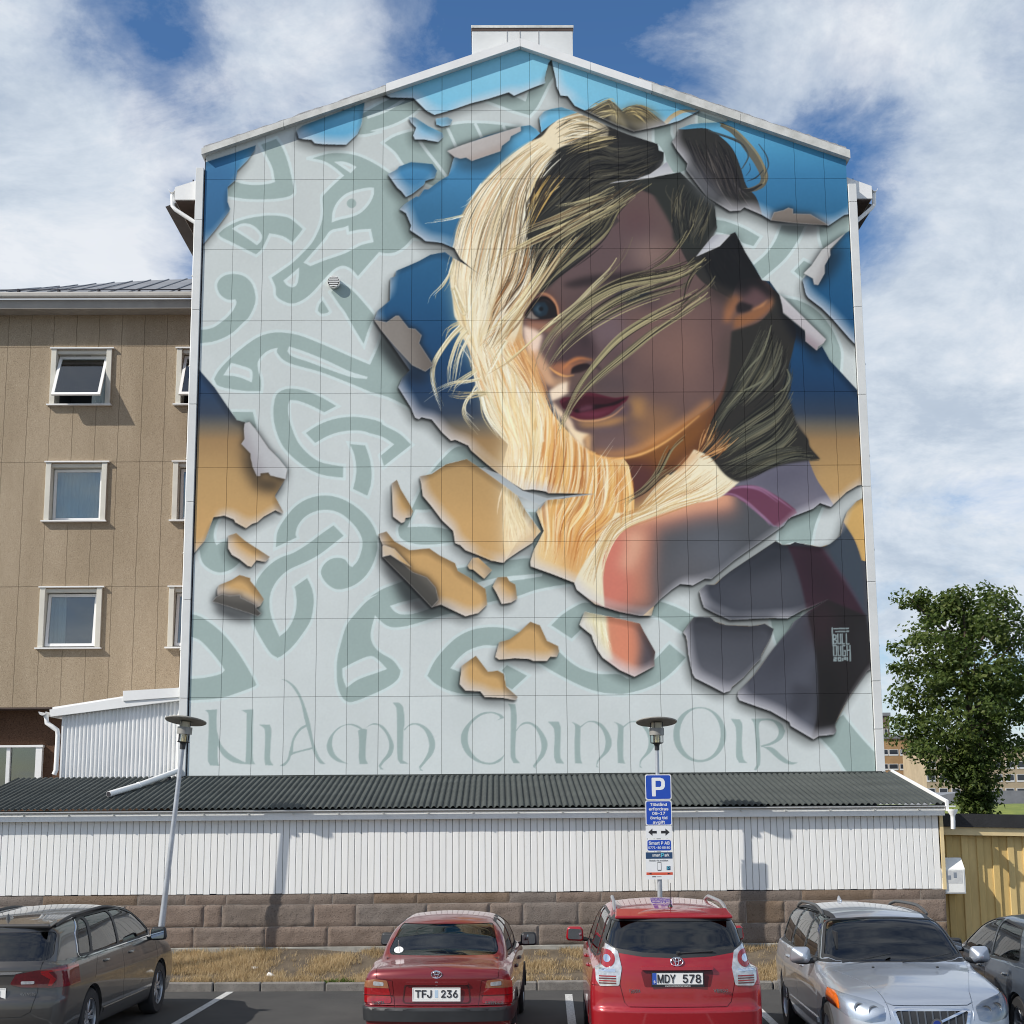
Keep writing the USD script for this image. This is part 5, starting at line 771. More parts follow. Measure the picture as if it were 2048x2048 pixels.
# ground-floor window
gw0, gw1 = at(-70, 1493, y=TY+.42), at(84, 1553, y=TY+.42)
g = part(flats, 'ground_floor_window', cat([box(gw1[0]-.14, gw1[0], TY+.34, TY+.5, gw1[2]-.6, gw0[2]), box(gw0[0]-1, gw1[0]+.02, TY+.32, TY+.5, gw0[2]-.03, gw0[2]+.02), box(gw1[0]-.80, gw1[0]-.72, TY+.36, TY+.5, gw1[2]-.6, gw0[2])]), M_WHITE)
part(g, 'pane', box(gw0[0]-1, gw1[0]-.1, TY+.43, TY+.436, gw1[2]-.6, gw0[2]-.03), pane_mat('frosted_pane', (.55, .62, .60), .9, .12)); part(g, 'blind', box(gw0[0]-1, gw1[0]-.1, TY+.44, TY+.446, gw1[2]-.6, gw0[2]-.03), mat('blind', (.30, .36, .35), .8))

# ------------------------------------------------------------------ white ribbed annex between the two
AYF = 26.05
annex = thing('ribbed_annex', 'small lean-to clad in white ribbed steel beside the mural wall', 'annex')
P = lambda px, py, y=AYF: at(px, py, y=y)
xl, xr = P(124, 1500)[0], GX0-.19
zt = lambda x: np.interp(x, [P(110, 1432)[0], P(372, 1398)[0]], [P(110, 1432)[2], P(372, 1398)[2]])
xs = np.arange(xl, xr, .008); ph = (xs/.0775) % 1
yy = AYF+np.interp(ph, [0, .12, .28, .5, .66, .8, 1], [0, 0, .028, .028, .028, 0, 0]); N = len(xs); i = np.arange(N-1)
part(annex, 'ribbed_wall', (np.vstack([np.stack([xs, yy, 0*xs+3.1], 1), np.stack([xs, yy, zt(xs)-.02], 1)]), np.stack([i, i+1, i+1+N, i+N], 1)), M_WHITE)
part(annex, 'wall_return', box(xl-.02, xl+.01, AYF-.02, TY+.4, 3.1, float(zt(xl))-.02), M_WHITE)
def slab(pts, y0, y1):
    v = np.array([[p[0], y, p[2]] for p in pts for y in (y0, y1)]); return trimesh.Trimesh(v, trimesh.convex.convex_hull(v).faces, process=False)
part(annex, 'fascia', slab([P(105, 1434), P(374, 1400), P(374, 1376), P(103, 1420)], AYF-.12, AYF+.3), M_WHITE)
part(annex, 'roof', slab([P(103, 1420), P(374, 1378), P(374, 1372), P(103, 1414)], AYF+.05, TY), M_WHITE)
part(annex, 'upstand', slab([P(250, 1403), P(374, 1394), P(374, 1376), P(250, 1383)], AYF-.145, AYF-.122), M_WHITE)
gg = P(88, 1424); g = half_gutter(0, 3.5, 0, 0, .07); v = g.vertices.copy(); g.vertices = np.stack([gg[0]+v[:, 1], AYF-.1+v[:, 0], gg[2]+v[:, 2]], 1); g.fix_normals()
part(annex, 'gutter', g, M_WHITE, smooth=40)
part(annex, 'downpipe', tube([P(92, 1430), P(94, 1446), P(104, 1453), P(114, 1460), P(116, 1470), P(112, 1540), P(108, 1549)], .045, 12), M_WHITE, smooth=50)
def on_shed_roof(px, py):
    d = ray(px, py); t = (EZ-EYE-RS*EY+0.)/(d[2]-RS*d[1]); return CE+d*t
a, b = on_shed_roof(366, 1552), on_shed_roof(217, 1597)
up = np.array([0, 0, .075]); k = a+(b-a)*.62
pp = part(annex, 'roof_downpipe', cat([tube([a+up+[0, 0, .06], k+up, b+up], .05, 14), tube([k+up-(b-a)*.01, k+up+(b-a)*.01], .058, 14)]), M_WHITE, smooth=50)
e = (b-a)/np.linalg.norm(b-a); part(pp, 'pipe_mouth', tube([b+up+e*.001, b+up+e*.006], .043, 14), M_DARKGAP)
for q in (.2, .6, .9): part(pp, 'pipe_stand', box(-.03, .03, -.02, .02, -.02, .04).apply_translation(a+(b-a)*q+[0, 0, .02]), M_DARKGAP)
# ================================================================== right: the yellow shed, its meter box, the tree, what lies behind
YY = 23.28
ysh = thing('yellow_shed', 'low ochre yellow board-and-batten shed with a black felt roof, far right', 'shed')
ztop = lambda x: np.interp(x, [7.5, 9.9], [2.385, 2.30])
x, k = 7.42, 0
while x < 11:
    part(ysh, 'board', box(x, x+.258, YY, YY+.03, 0, 2.4), M_YELLOW[k % 3]); part(ysh, 'batten', box(x+.258-.055, x+.258+.055, YY-.032, YY, 0, 2.36, .006), M_YELLOW[(k+1) % 3])
    x += .262; k += 1
fs = lambda a, b, y0, y1, x0=7.5, x1=11.: trimesh.Trimesh(*(lambda v: (v, trimesh.convex.convex_hull(v).faces))(np.array([[x, y, float(ztop(x))+h] for x in (x0, x1) for y in (y0, y1) for h in (a, b)])), process=False)
part(ysh, 'cream_fascia', fs(-.135, .0, YY-.145, YY-.115), M_CREAM); part(ysh, 'soffit', fs(-.04, -.02, YY-.115, YY+.02), M_YELLOW[1])
part(ysh, 'black_fascia', fs(.002, .225, YY-.19, YY-.135, 7.47), M_BLACKFELT); part(ysh, 'roof', fs(.19, .215, YY-.135, YY+4), M_BLACKFELT)
part(ysh, 'edge_board', box(7.44, 7.50, YY-.03, YY, .9, 2.3), M_YELLOW[2])
c0, c1 = at(1864, 1788, y=YY-.35), at(1919, 1716, y=YY-.35)
mb = thing('meter_box', 'white plastic meter cabinet with a faded notice, on the yellow boards', 'meter box', (c0[0], YY-.04, c0[2]))
W, H = c1[0]-c0[0]+.07, c1[2]-c0[2]
prof = Polygon([(0, 0), (.33, 0), (.33, H*.70), (.17, H), (0, H)])
b = prism(prof.buffer(-.012).buffer(.012), W); v = b.vertices.copy(); b.vertices = np.stack([v[:, 2], -v[:, 0], v[:, 1]], 1); b.fix_normals()
part(mb, 'cabinet', b, mat('white_plastic', (.80, .80, .77), .45, vary=.05), smooth=30)
part(mb, 'door', box(.018, W-.018, -.338, -.328, .02, H*.68, .004), mat('white_plastic', (0, 0, 0)))
nt = part(mb, 'notice', box(.05, W-.05, -.341, -.338, H*.30, H*.66), mat('faded_notice', (.62, .63, .62), .6, col2=(.50, .51, .52), scale=14.))
for k in range(4): part(nt, 'print_block', box(.07+.10*k, .12+.10*k, -.343, -.341, H*(.40+.05*(k % 2)), H*(.52+.08*(k % 2))), mat('notice_ink', (.22, .25, .30), .6))

# ------------------------------------------------------------------ the maple
def make_tree(name, label, base, height, width, seed, nleaf, clear=.12, leaf=.17):
    r = np.random.default_rng(seed)
    t = thing(name, label, 'tree', base)
    limbs = []; H = height
    limbs.append(tube([[0, 0, 0], [.05, .03, H*.2], [-.04, 0, H*.45], [.02, .04, H*.7], [0, 0, H*.93]], [.24, .19, .14, .08, .02], 9))
    cs, rs = [], []
    for k in range(26):
        u = k/33; z = H*(clear+.10+.78*u); a = k*2.4+r.uniform(-.3, .3); env = width/2*np.sin(PI*min(1, .10+.90*(1-u)**.85))**.55
        env *= .98 if u > .12 else .75
        R = env*r.uniform(.55, .88); tip = np.array([R*np.cos(a), R*np.sin(a), min(z+R*.28, H*.94)]); st = np.array([0, 0, max(H*.1, z-R*.55)])
        limbs.append(tube([st, st*.45+tip*.55+[0, 0, -.05], tip], [.075*(1.3-u), .045, .012], 6))
        for q in range(6):
            c = st+(tip-st)*r.uniform(.5, 1.04)+r.normal(0, .34, 3); cs.append(c); rs.append(r.uniform(.32, .72))
    part(t, 'trunk', cat(limbs), mat('bark', (.075, .055, .042), .9, vary=.3, scale=9., bump=.6), smooth=50)
    for _ in range(230):
        u = r.uniform(0, 1); z = H*(clear+(1-clear)*u); pr = np.interp(u, [0, .1, .22, .34, .5, .7, .88, 1], [.10, .20, .52, .90, 1., .86, .58, .14]); q = r.uniform(0, 1)**.42; a = r.uniform(0, 2*PI); rad = width/2*pr*q*(1+.10*np.sin(3*a+5*u))
        cs.append(np.array([rad*np.cos(a), rad*np.sin(a), z])); rs.append(r.uniform(.30, .62))
    cs, rs = np.array(cs), np.array(rs); cs[:, 2] = np.minimum(cs[:, 2], H-.35-.5*r.random(len(cs)))
    # many leaf-sized faces, hung in clusters
    ci = r.integers(0, len(cs), nleaf); d = r.normal(size=(nleaf, 3)); d /= np.linalg.norm(d, axis=1)[:, None]
    pos = cs[ci]+d*(rs[ci]*r.uniform(.2, 1.12, nleaf)**.6)[:, None]*[1, 1, .72]
    keep = pos[:, 2] > H*clear*.6; pos, d = pos[keep], d[keep]; n = len(pos)
    nrm = d*.5+r.normal(0, .55, (n, 3))+[0, 0, .55]; nrm /= np.linalg.norm(nrm, axis=1)[:, None]
    u = np.cross(nrm, r.normal(size=(n, 3))); u /= np.linalg.norm(u, axis=1)[:, None]; w = np.cross(nrm, u); s = leaf*r.uniform(.6, 1.25, n)[:, None]
    v = np.stack([pos-u*s, pos+w*s*.62-nrm*s*.12, pos+u*s, pos-w*s*.62-nrm*s*.12], 1).reshape(-1, 3); f = np.arange(4*n).reshape(-1, 4)
    col = np.repeat(r.random(n)*.6+.4*r.random(len(cs))[ci][keep], 4)
    path = part(t, 'crown', (v, f), M_LEAF)
    UsdGeom.PrimvarsAPI(stage.GetPrimAtPath(path)).CreatePrimvar('tone', Sdf.ValueTypeNames.FloatArray, 'vertex').Set(Vt.FloatArray.FromNumpy(col.astype(np.float32)))
    return t
def leaf_mat(name, a, b, c):
    n = {'at': ('attribute', {'attribute': 'tone'}), 'r': ('rgb_ramp', {'ramp': [(0, a), (.5, b), (1, c)]}), 'd': ('principled_bsdf', {'roughness': .55, 'specular_ior_level': .35}),
         't': ('translucent_bsdf', {}), 'm': ('mix_closure', {'fac': .42})}
    return usdkit.material(stage, f'/World/Looks/{name}', n, [('at.fac', 'r.fac'), ('r.color', 'd.base_color'), ('r.color', 't.color'), ('d.BSDF', 'm.closure1'), ('t.BSDF', 'm.closure2')], surface='m.closure')
M_LEAF = leaf_mat('maple_leaves', (.042, .076, .015), (.085, .130, .027), (.155, .185, .048))
tb = at(1952, 1640, y=46.)
make_tree('maple_tree', 'full green maple rising behind the yellow shed roof', (tb[0], 46., tb[2]-1.9), at(1945, 1166, y=46.)[2]-tb[2]+1.9, 5.9, 5, 30000, .20, .088)

# ------------------------------------------------------------------ far buildings
def far_building(name, label, px0, px1, ytop, ybot, y, wallm, rows, cols, ww, wh, dep=14, roofm=None):
    b = thing(name, label, 'building'); a, c = at(px0, ytop, y=y), at(px1, ybot, y=y)
    part(b, 'wall', box(a[0], c[0], y, y+dep, -3, a[2]), wallm); part(b, 'roof', box(a[0]-.3, c[0]+.3, y-.3, y+dep, a[2]+.01, a[2]+.7), roofm or M_ROOFGREY)
    for py in rows:
        for px in cols:
            p = at(px, py, y=y); w = part(b, 'window', box(p[0]-ww/2, p[0]+ww/2, y-.06, y-.01, p[2]-wh/2, p[2]+wh/2), mat('far_window_frame', (.70, .70, .68), .5))
            part(w, 'pane', box(p[0]-ww/2+.12, p[0]+ww/2-.12, y-.08, y-.065, p[2]-wh/2+.3, p[2]+wh/2-.08), mat('far_pane', (.035, .04, .05), .12))
far_building('brick_office', 'ochre brick office block in the distance beside the mural wall', 1700, 1848, 1478, 1600, 270., mat('ochre_brick', (.36, .22, .105), .85, vary=.12, scale=.8), (1505, 1534, 1562), (1747, 1767, 1787, 1809, 1829), 1.9, 1.25)
far_building('pale_office', 'pale sandy office block in the distance behind the maple', 1850, 2160, 1500, 1610, 250., mat('sand_brick', (.40, .32, .21), .85, vary=.1, scale=.6), (1530, 1556, 1584), (1862, 1887, 1912, 1940, 1968, 1996, 2020, 2042, 2066), 1.6, 1.4)
far_building('red_roof_block', 'dark plant room storey standing above the brick office', 1750, 1780, 1432, 1478, 290., mat('plant_room', (.16, .11, .09), .7), (1468,), (1762, 1772), .9, 2.2)
fb = thing('arched_hall', 'low grey hall with a curved metal roof behind the maple', 'building'); a, c = at(1862, 1612, y=95.), at(2160, 1580, y=95.)
aa = np.linspace(0, PI, 15); arc = Polygon([(a[0], a[2])]+[((a[0]+c[0])/2-(c[0]-a[0])/2*math.cos(q), a[2]+(c[2]-a[2])*math.sin(q)**.5) for q in aa]+[(c[0], a[2])])
part(fb, 'roof', facing(prism(arc, 20), (0, 115., 0)), M_ROOFGREY, smooth=30); part(fb, 'wall', box(a[0]+.3, c[0]-.3, 95.2, 114, -1, a[2]), M_GREYFELT)
def bankg():
    xs, ys = np.linspace(17, 60, 60), np.linspace(58, 84, 30); X, Y = np.meshgrid(xs, ys, indexing='ij'); t = np.clip((Y-58)/22, 0, 1)
    Z = 1.2+1.35*t*t*(3-2*t)+.25*meshkit.fbm(np.stack([X*.7, Y*.7, 0*X], -1), 4, 8); i = np.arange(X.size).reshape(X.shape)
    return np.stack([X, Y, Z], -1).reshape(-1, 3), np.stack([i[:-1, :-1], i[1:, :-1], i[1:, 1:], i[:-1, 1:]], -1).reshape(-1, 4)
solo('grass_slope', bankg(), mat('lit_grass', (.20, .23, .035), .9, col2=(.10, .14, .02), scale=1.2), kind='structure', smooth=True)
# ================================================================== cars: a smooth body field per car, cut into panels, panes and lamps
def smax(a, b, k): return np.maximum(a, b)+np.maximum(k-np.abs(a-b), 0)**2/(4*k)
def surface_net(F, o, h, iso):
    """Naive surface nets: the closed surface F = iso on a grid with origin o and step h."""
    G = F-iso; ins = G < 0; nx, ny, nz = G.shape
    c = ins[:-1, :-1, :-1].astype(np.int8)
    tot = sum(ins[i:nx-1+i, j:ny-1+j, k:nz-1+k].astype(np.int8) for i in (0, 1) for j in (0, 1) for k in (0, 1))
    act = (tot > 0) & (tot < 8); ids = -np.ones(act.shape, int); cells = np.argwhere(act); ids[act] = np.arange(len(cells))
    acc, num = np.zeros((len(cells), 3)), np.zeros(len(cells))
    for ax in range(3):
        for a in (0, 1):
            for b in (0, 1):
                off0 = [a, b]; off0.insert(ax, 0); off1 = list(off0); off1[ax] = 1
                p, q = cells+off0, cells+off1; g0, g1 = G[tuple(p.T)], G[tuple(q.T)]; m = (g0 < 0) != (g1 < 0)
                t = np.where(m, g0/np.where(m, g0-g1, 1), 0); v = p.astype(float); v[:, ax] += t
                acc[m] += v[m]; num[m] += 1
    V = acc/num[:, None]*h+o; quads = []
    for ax in range(3):
        s0, s1 = [slice(1, -1)]*3, [slice(1, -1)]*3
        s0[ax], s1[ax] = slice(0, -1), slice(1, None)
        e = np.argwhere(ins[tuple(s0)] != ins[tuple(s1)]); off = np.array([1, 1, 1]); off[ax] = 0; e = e+off
        u, w = [(1, 2), (2, 0), (0, 1)][ax]
        def cid(du, dw):
            q = e.copy(); q[:, u] -= du; q[:, w] -= dw; return ids[tuple(q.T)]
        q = np.stack([cid(1, 1), cid(0, 1), cid(0, 0), cid(1, 0)], 1); flip = ins[tuple(e.T)]
        q[~flip] = q[~flip][:, ::-1]; quads.append(q)
    q = np.vstack(quads); return V, np.vstack([q[:, [0, 1, 2]], q[:, [0, 2, 3]]])
def manifold(v, f): return m3.Manifold(m3.Mesh(np.asarray(v, np.float32), np.asarray(f, np.uint32)))
def to_m(t): return manifold(t.vertices, t.faces)
class Body:
    def __init__(s, sp):
        s.sp = sp; s.L = sp['L']
        pc = lambda pts: PchipInterpolator(*np.array(pts, float).T, extrapolate=True)
        s.top, s.hw, s.gh, s.rear, s.front, s.plan, s.plan2 = [pc(sp[k]) for k in ('top', 'hw', 'gh', 'rear', 'front', 'plan', 'plan2')]
        s.belt = sp['belt']; h = sp.get('h', .029)
        X, Y, Z = np.arange(-1.14, 1.15, h), np.arange(-.24, s.L+.24, h), np.arange(.02, sp['H']+.24, h)
        s.o, s.hstep = np.array([X[0], Y[0], Z[0]]), h
        G = np.stack(np.meshgrid(X, Y, Z, indexing='ij'), -1); s.F = s.f(G); s.cache = {}
    def f(s, P):
        x, y, z = np.abs(P[..., 0]), np.clip(P[..., 1], -.3, s.L+.3), np.clip(P[..., 2], 0, 2); sp = s.sp; L = s.L
        yc = np.clip(y, 0, L); t = np.clip((z-s.belt)/(sp['H']-s.belt), 0, 1)
        lo = s.hw(np.clip(z, .15, s.belt))*s.plan(yc); hi = s.hw(s.belt)*s.plan(yc)*(1-t)*0+s.gh(np.clip(t, 0, 1))*s.plan2(yc)
        w = np.where(z > s.belt, np.minimum(hi, s.hw(s.belt)*s.plan(yc)), lo); w = w+.012*np.exp(-((z-s.belt+.06)/.05)**2)*s.plan(yc)*0
        fs = (x-w)*.97
        tp = s.top(yc); sl = (s.top(np.clip(yc+.03, 0, L))-s.top(np.clip(yc-.03, 0, L)))/.06
        crown = sp.get('crown', .05)*(x/np.maximum(w, .3))**2
        ft = (z-tp+crown)/np.sqrt(1+np.clip(sl, -2.5, 2.5)**2)
        bul = sp.get('bulge', .10)*(x/.85)**2.4
        zc = np.clip(z, .15, sp['H']); sr = (s.rear(np.clip(zc+.02, .15, sp['H']))-s.rear(np.clip(zc-.02, .15, sp['H'])))/.04
        fr = (s.rear(zc)+bul-y)/np.sqrt(1+np.clip(sr, -2, 2)**2); ff = (y-(L-s.front(zc)-sp.get('fbulge', .22)*(x/.85)**2.6))
        r = smax(fs, ft, sp.get('kt', .13)); r = smax(r, fr, sp.get('kr', .10)); r = smax(r, ff, .16)
        return smax(r, .19-z, .06)
    def iso(s, v):
        if v not in s.cache: s.cache[v] = manifold(*surface_net(s.F, s.o, s.hstep, v))
        return s.cache[v]
    def grad(s, P):
        e = .012; g = np.stack([s.f(P+d*e)-s.f(P-d*e) for d in np.eye(3)], -1); return g/(np.linalg.norm(g, axis=-1, keepdims=True)+1e-9)
    def shell(s, a, b): return s.iso(a)-s.iso(b)
def side_prism(poly, sgn):
    p = prism(Polygon(poly) if not hasattr(poly, 'geom_type') else poly, .8); v = p.vertices.copy(); p.vertices = np.stack([sgn*v[:, 2]+sgn*.52, v[:, 0], v[:, 1]], 1)
    if p.volume < 0: p.invert()
    return to_m(p)
def end_prism(poly, y0, y1):
    p = prism(Polygon(poly) if not hasattr(poly, 'geom_type') else poly, y1-y0); v = p.vertices.copy(); p.vertices = np.stack([v[:, 0], y1-v[:, 2], v[:, 1]], 1)
    if p.volume < 0: p.invert()
    return to_m(p)
def top_prism(poly, z0, z1):
    p = prism(Polygon(poly) if not hasattr(poly, 'geom_type') else poly, z1-z0); p.apply_translation([0, 0, z0]); return to_m(p)
def rounded(pts, r=.04): return Polygon(pts).buffer(-r).buffer(r, quad_segs=4)
def mirror_x(pts): return [(-x, z) for x, z in pts][::-1]
def carpart(parent, name, man, m, body=None, label=None):
    """Writes a manifold; where it lies on the body field its normals follow the field, elsewhere it is faceted."""
    if man.is_empty(): return None
    ms = man.to_mesh(); v, f = np.asarray(ms.vert_properties[:, :3], float), np.asarray(ms.tri_verts)
    if body is None: return part(parent, name, trimesh.Trimesh(v, f, process=False), m, 35, label)
    a, b, c = v[f[:, 0]], v[f[:, 1]], v[f[:, 2]]; fn = np.cross(b-a, c-a); ar = np.linalg.norm(fn, axis=1, keepdims=True); fn = fn/np.maximum(ar, 1e-12)
    g = body.grad(v); on = np.abs(body.f(v)-body.f(v).round(3)*0) < .022
    ok = (np.abs((g[f]*fn[:, None]).sum(-1)) > .80) & on[f]
    sgn = np.sign((g[f]*fn[:, None]).sum(-1)); nv = np.where(ok[..., None], g[f]*sgn[..., None], fn[:, None]).reshape(-1, 3)
    key = np.where(ok, f*2+(sgn > 0), 2*len(v)+np.arange(len(f))[:, None]*3+np.arange(3)).ravel()
    u, first, inv = np.unique(key, return_index=True, return_inverse=True)
    path = f'{parent}/{numbered(parent, name)}'; M = UsdGeom.Mesh.Define(stage, path)
    M.CreatePointsAttr(Vt.Vec3fArray.FromNumpy(v[f.ravel()[first]].astype(np.float32))); M.CreateFaceVertexCountsAttr(Vt.IntArray.FromNumpy(np.full(len(f), 3, np.int32)))
    M.CreateFaceVertexIndicesAttr(Vt.IntArray.FromNumpy(inv.astype(np.int32).ravel())); M.CreateSubdivisionSchemeAttr('none'); M.CreateNormalsAttr(Vt.Vec3fArray.FromNumpy(nv[first].astype(np.float32))); M.SetNormalsInterpolation('vertex')
    UsdShade.MaterialBindingAPI.Apply(M.GetPrim()).Bind(m)
    if label: tag(M, label)
    return path
def car_paint(name, col, metal, rough=.32, fleck=.25):
    n = {'t': ('texture_coordinate', {}), 'n': ('noise_texture', {'scale': 700., 'detail': 1.}), 'r': ('rgb_ramp', {'ramp': [(0, tuple(x*(1-fleck) for x in col)), (.5, tuple(col)), (1, tuple(min(1, x*(1+fleck)) for x in col))]}),
         'd': ('noise_texture', {'scale': 2.3, 'detail': 7., 'roughness': .65}), 'rr': ('map_range', {'from_min': .35, 'from_max': .7, 'to_min': .01, 'to_max': .07}),
         'p': ('principled_bsdf', {'metallic': metal, 'roughness': rough, 'coat_weight': 1., 'coat_ior': 1.5})}
    return usdkit.material(stage, f'/World/Looks/{name}', n, [('t.object', 'n.vector'), ('n.fac', 'r.fac'), ('r.color', 'p.base_color'), ('t.object', 'd.vector'), ('d.fac', 'rr.value'), ('rr.result', 'p.coat_roughness')], surface='p.BSDF')
M_TYRE = mat('tyre_rubber', (.018, .018, .019), .75, bump=.2, bscale=90.); M_RIM = mat('alloy_rim', (.40, .41, .43), .3, metal=.9); M_PLASTIC = mat('black_plastic', (.020, .021, .023), .5, vary=.2); M_CHROME = mat('chrome', (.80, .81, .83), .10, metal=1.)
M_CARGLASS = pane_mat('car_glass', (.46, .54, .52), .95, .05); M_DARKGLASS = pane_mat('tinted_car_glass', (.055, .065, .075), .95, .04); M_CABIN = mat('cabin_cloth', (.045, .045, .05), .9); M_SEAT = mat('seat_cloth', (.030, .032, .036), .95, vary=.2, scale=12.); M_BEIGE = mat('cabin_beige', (.20, .18, .14), .9)
def lens(name, col, rough=.06): return mat(name, col, rough, coat=1., vary=.18, scale=26.)
M_REDLENS, M_DKRED, M_AMBER, M_CLEARLENS = lens('red_lamp_lens', (.26, .005, .008)), lens('dark_red_lamp_lens', (.075, .005, .008)), lens('amber_lamp_lens', (.80, .20, .02)), mat('clear_lamp_lens', (.62, .64, .66), .10, metal=.35, coat=1., col2=(.34, .36, .38), scale=16.)
M_SMOKE = lens('smoky_amber_lens', (.26, .11, .055)); M_PLATE = mat('plate_white', (.78, .78, .76), .5); M_INK = mat('plate_ink', (.02, .02, .025), .6); M_EUBLUE = mat('plate_blue', (.03, .09, .42), .5); M_REFL = mat('mirror_glass', (.55, .57, .6), .03, metal=1.)
def wheel(parent, x, y, r, w, sgn, spokes=10):
    R = .66*r; t = lathe([(R*.98, -w/2), (r*.93, -w/2), (r*.985, -w*.40), (r, -w*.25), (r, w*.25), (r*.985, w*.40), (r*.93, w/2), (R*.98, w/2), (R*.98, -w/2)], 40, 'x').apply_translation([x, y, r])
    wp = part(parent, 'wheel', t, M_TYRE, 40)
    ms = [lathe([(R*.86, -w*.42), (R*1.0, -w*.42), (R*1.0, w*.46), (R*.93, w*.47), (R*.88, w*.36), (R*.86, -w*.3), (R*.86, -w*.42)], 40, 'x'), lathe([(0, w*.30), (.055, w*.30), (.062, w*.22), (.062, -.02), (0, -.02)], 20, 'x')]
    for k in range(spokes):
        b = box(w*.16, w*.34, -.020, .020, .05, R*.90, .008); b.apply_transform(trimesh.transformations.rotation_matrix(2*PI*k/spokes+.2*(k % 2), [1, 0, 0])); ms.append(b)
    ms.append(lathe([(0, -.03), (R*.86, -.03), (R*.86, -.04), (0, -.04)], 30, 'x'))
    m = cat(ms); 
    if sgn < 0: v = m.vertices.copy(); v[:, 0] *= -1; m.vertices = v; m.invert()
    m.apply_translation([x, y, r]); part(wp, 'rim', m, M_RIM, 40); return wp
def hull(*sph):
    ms = [m3.Manifold.sphere(r, 18).translate([float(c) for c in p]) for p, r in sph]
    return m3.Manifold.batch_hull(ms)
def word(parent, name, text, h, m, pos, bold=True, rx=0., rz=0., width=None, depth=.004):
    t = meshkit.text_mesh(text, h, depth, bold); v = t.vertices; w = v[:, 0].max()-v[:, 0].min(); v = v.copy(); v[:, 0] -= v[:, 0].min()
    if width: v[:, 0] *= width/w; w = width
    t.vertices = np.stack([v[:, 0]-w/2, -v[:, 2], v[:, 1]], 1)
    if rx: t.apply_transform(trimesh.transformations.rotation_matrix(rx, [1, 0, 0]))
    if rz: t.apply_transform(trimesh.transformations.rotation_matrix(rz, [0, 0, 1]))
    t.apply_translation(pos); return part(parent, name, t, m)
def plate(car, text, y, z, x=0., eu=False, foot=None, lx=None):
    p = part(car, 'number_plate', box(x-.26, x+.26, y, y+.008, z-.055, z+.055, .003), M_PLATE)
    part(p, 'plate_frame', cat([box(x-.268, x+.268, y-.003, y+.006, z+.056, z+.064), box(x-.268, x+.268, y-.003, y+.006, z-.078, z-.056), box(x-.268, x-.261, y-.003, y+.006, z-.056, z+.056), box(x+.261, x+.268, y-.003, y+.006, z-.056, z+.056)]), M_PLASTIC if eu else M_PLATE)
    a, b = text.split(' ') if ' ' in text else (text, '')
    l0 = x-.205 if eu else x-.235
    word(p, 'letters', a, .075, M_INK, [l0+.09 if lx is None else x+lx, y-.001, z-.037], True, width=.185 if lx is None else .13)
    if b: word(p, 'letters', b, .075, M_INK, [x+.145, y-.001, z-.037], True, width=.185)
    if eu: part(p, 'blue_band', box(x-.258, x-.215, y-.0015, y, z-.053, z+.053), M_EUBLUE); word(p, 'letters', 'S', .022, M_PLATE, [x-.236, y-.0016, z-.04], True)
    else: part(p, 'year_sticker', box(x-.018, x+.018, y-.0015, y, z-.04, z+.04), mat('pale_blue_sticker', (.42, .55, .68), .6))
    if foot: word(p, 'letters', foot, .012, M_PLATE if eu else M_INK, [x, y-.0035, z-.073], False, width=.26)
    return p
def oval_badge(car, x, y, z, w, h, tilt):
    e = lambda a, b, r: tube(np.array([[a*math.cos(t), 0, b*math.sin(t)] for t in np.linspace(0, 2*PI, 29)]), r, 8, False)
    m = cat([e(w/2, h/2, .006), e(w*.15, h*.46, .005), e(w*.30, h*.20, .005).apply_translation([0, 0, h*.20])])
    m.apply_transform(trimesh.transformations.rotation_matrix(-tilt, [1, 0, 0])); m.apply_translation([x, y, z]); return part(car, 'badge', m, M_CHROME, 40)
def cabin(car, b, rows, dash_y, seat_w=.50, beige=False, wheel_x=-.36):
    for y in rows:
        for x in ((-.36, .36) if y > rows[0] or len(rows) == 1 else (-.38, 0., .38)):
            s = hull(((x-.18, y, .52), .07), ((x+.18, y, .52), .07), ((x-.16, y-.16, 1.0), .06), ((x+.16, y-.16, 1.0), .06))+hull(((x-.18, y, .42), .08), ((x+.18, y, .42), .08), ((x-.18, y+.42, .45), .07), ((x+.18, y+.42, .45), .07))
            st = carpart(car, 'seat', s, M_SEAT); hz = 1.13 if y > rows[0] else 1.06
            carpart(st, 'headrest', hull(((x-.09, y-.20, hz), .055), ((x+.09, y-.20, hz), .055), ((x-.08, y-.20, hz+.08), .05), ((x+.08, y-.20, hz+.08), .05)), M_SEAT)
    carpart(car, 'dashboard', hull(((-.6, dash_y, .78), .09), ((.6, dash_y, .78), .09), ((-.6, dash_y+.3, .84), .08), ((.6, dash_y+.3, .84), .08)), M_CABIN)
    t = tube(np.array([[.18*math.cos(a), 0, .18*math.sin(a)] for a in np.linspace(0, 2*PI, 25)]), .017, 8, False); t.apply_transform(trimesh.transformations.rotation_matrix(.45, [1, 0, 0])); t.apply_translation([wheel_x, dash_y-.22, .88]); part(car, 'steering_wheel', t, M_PLASTIC, 40)
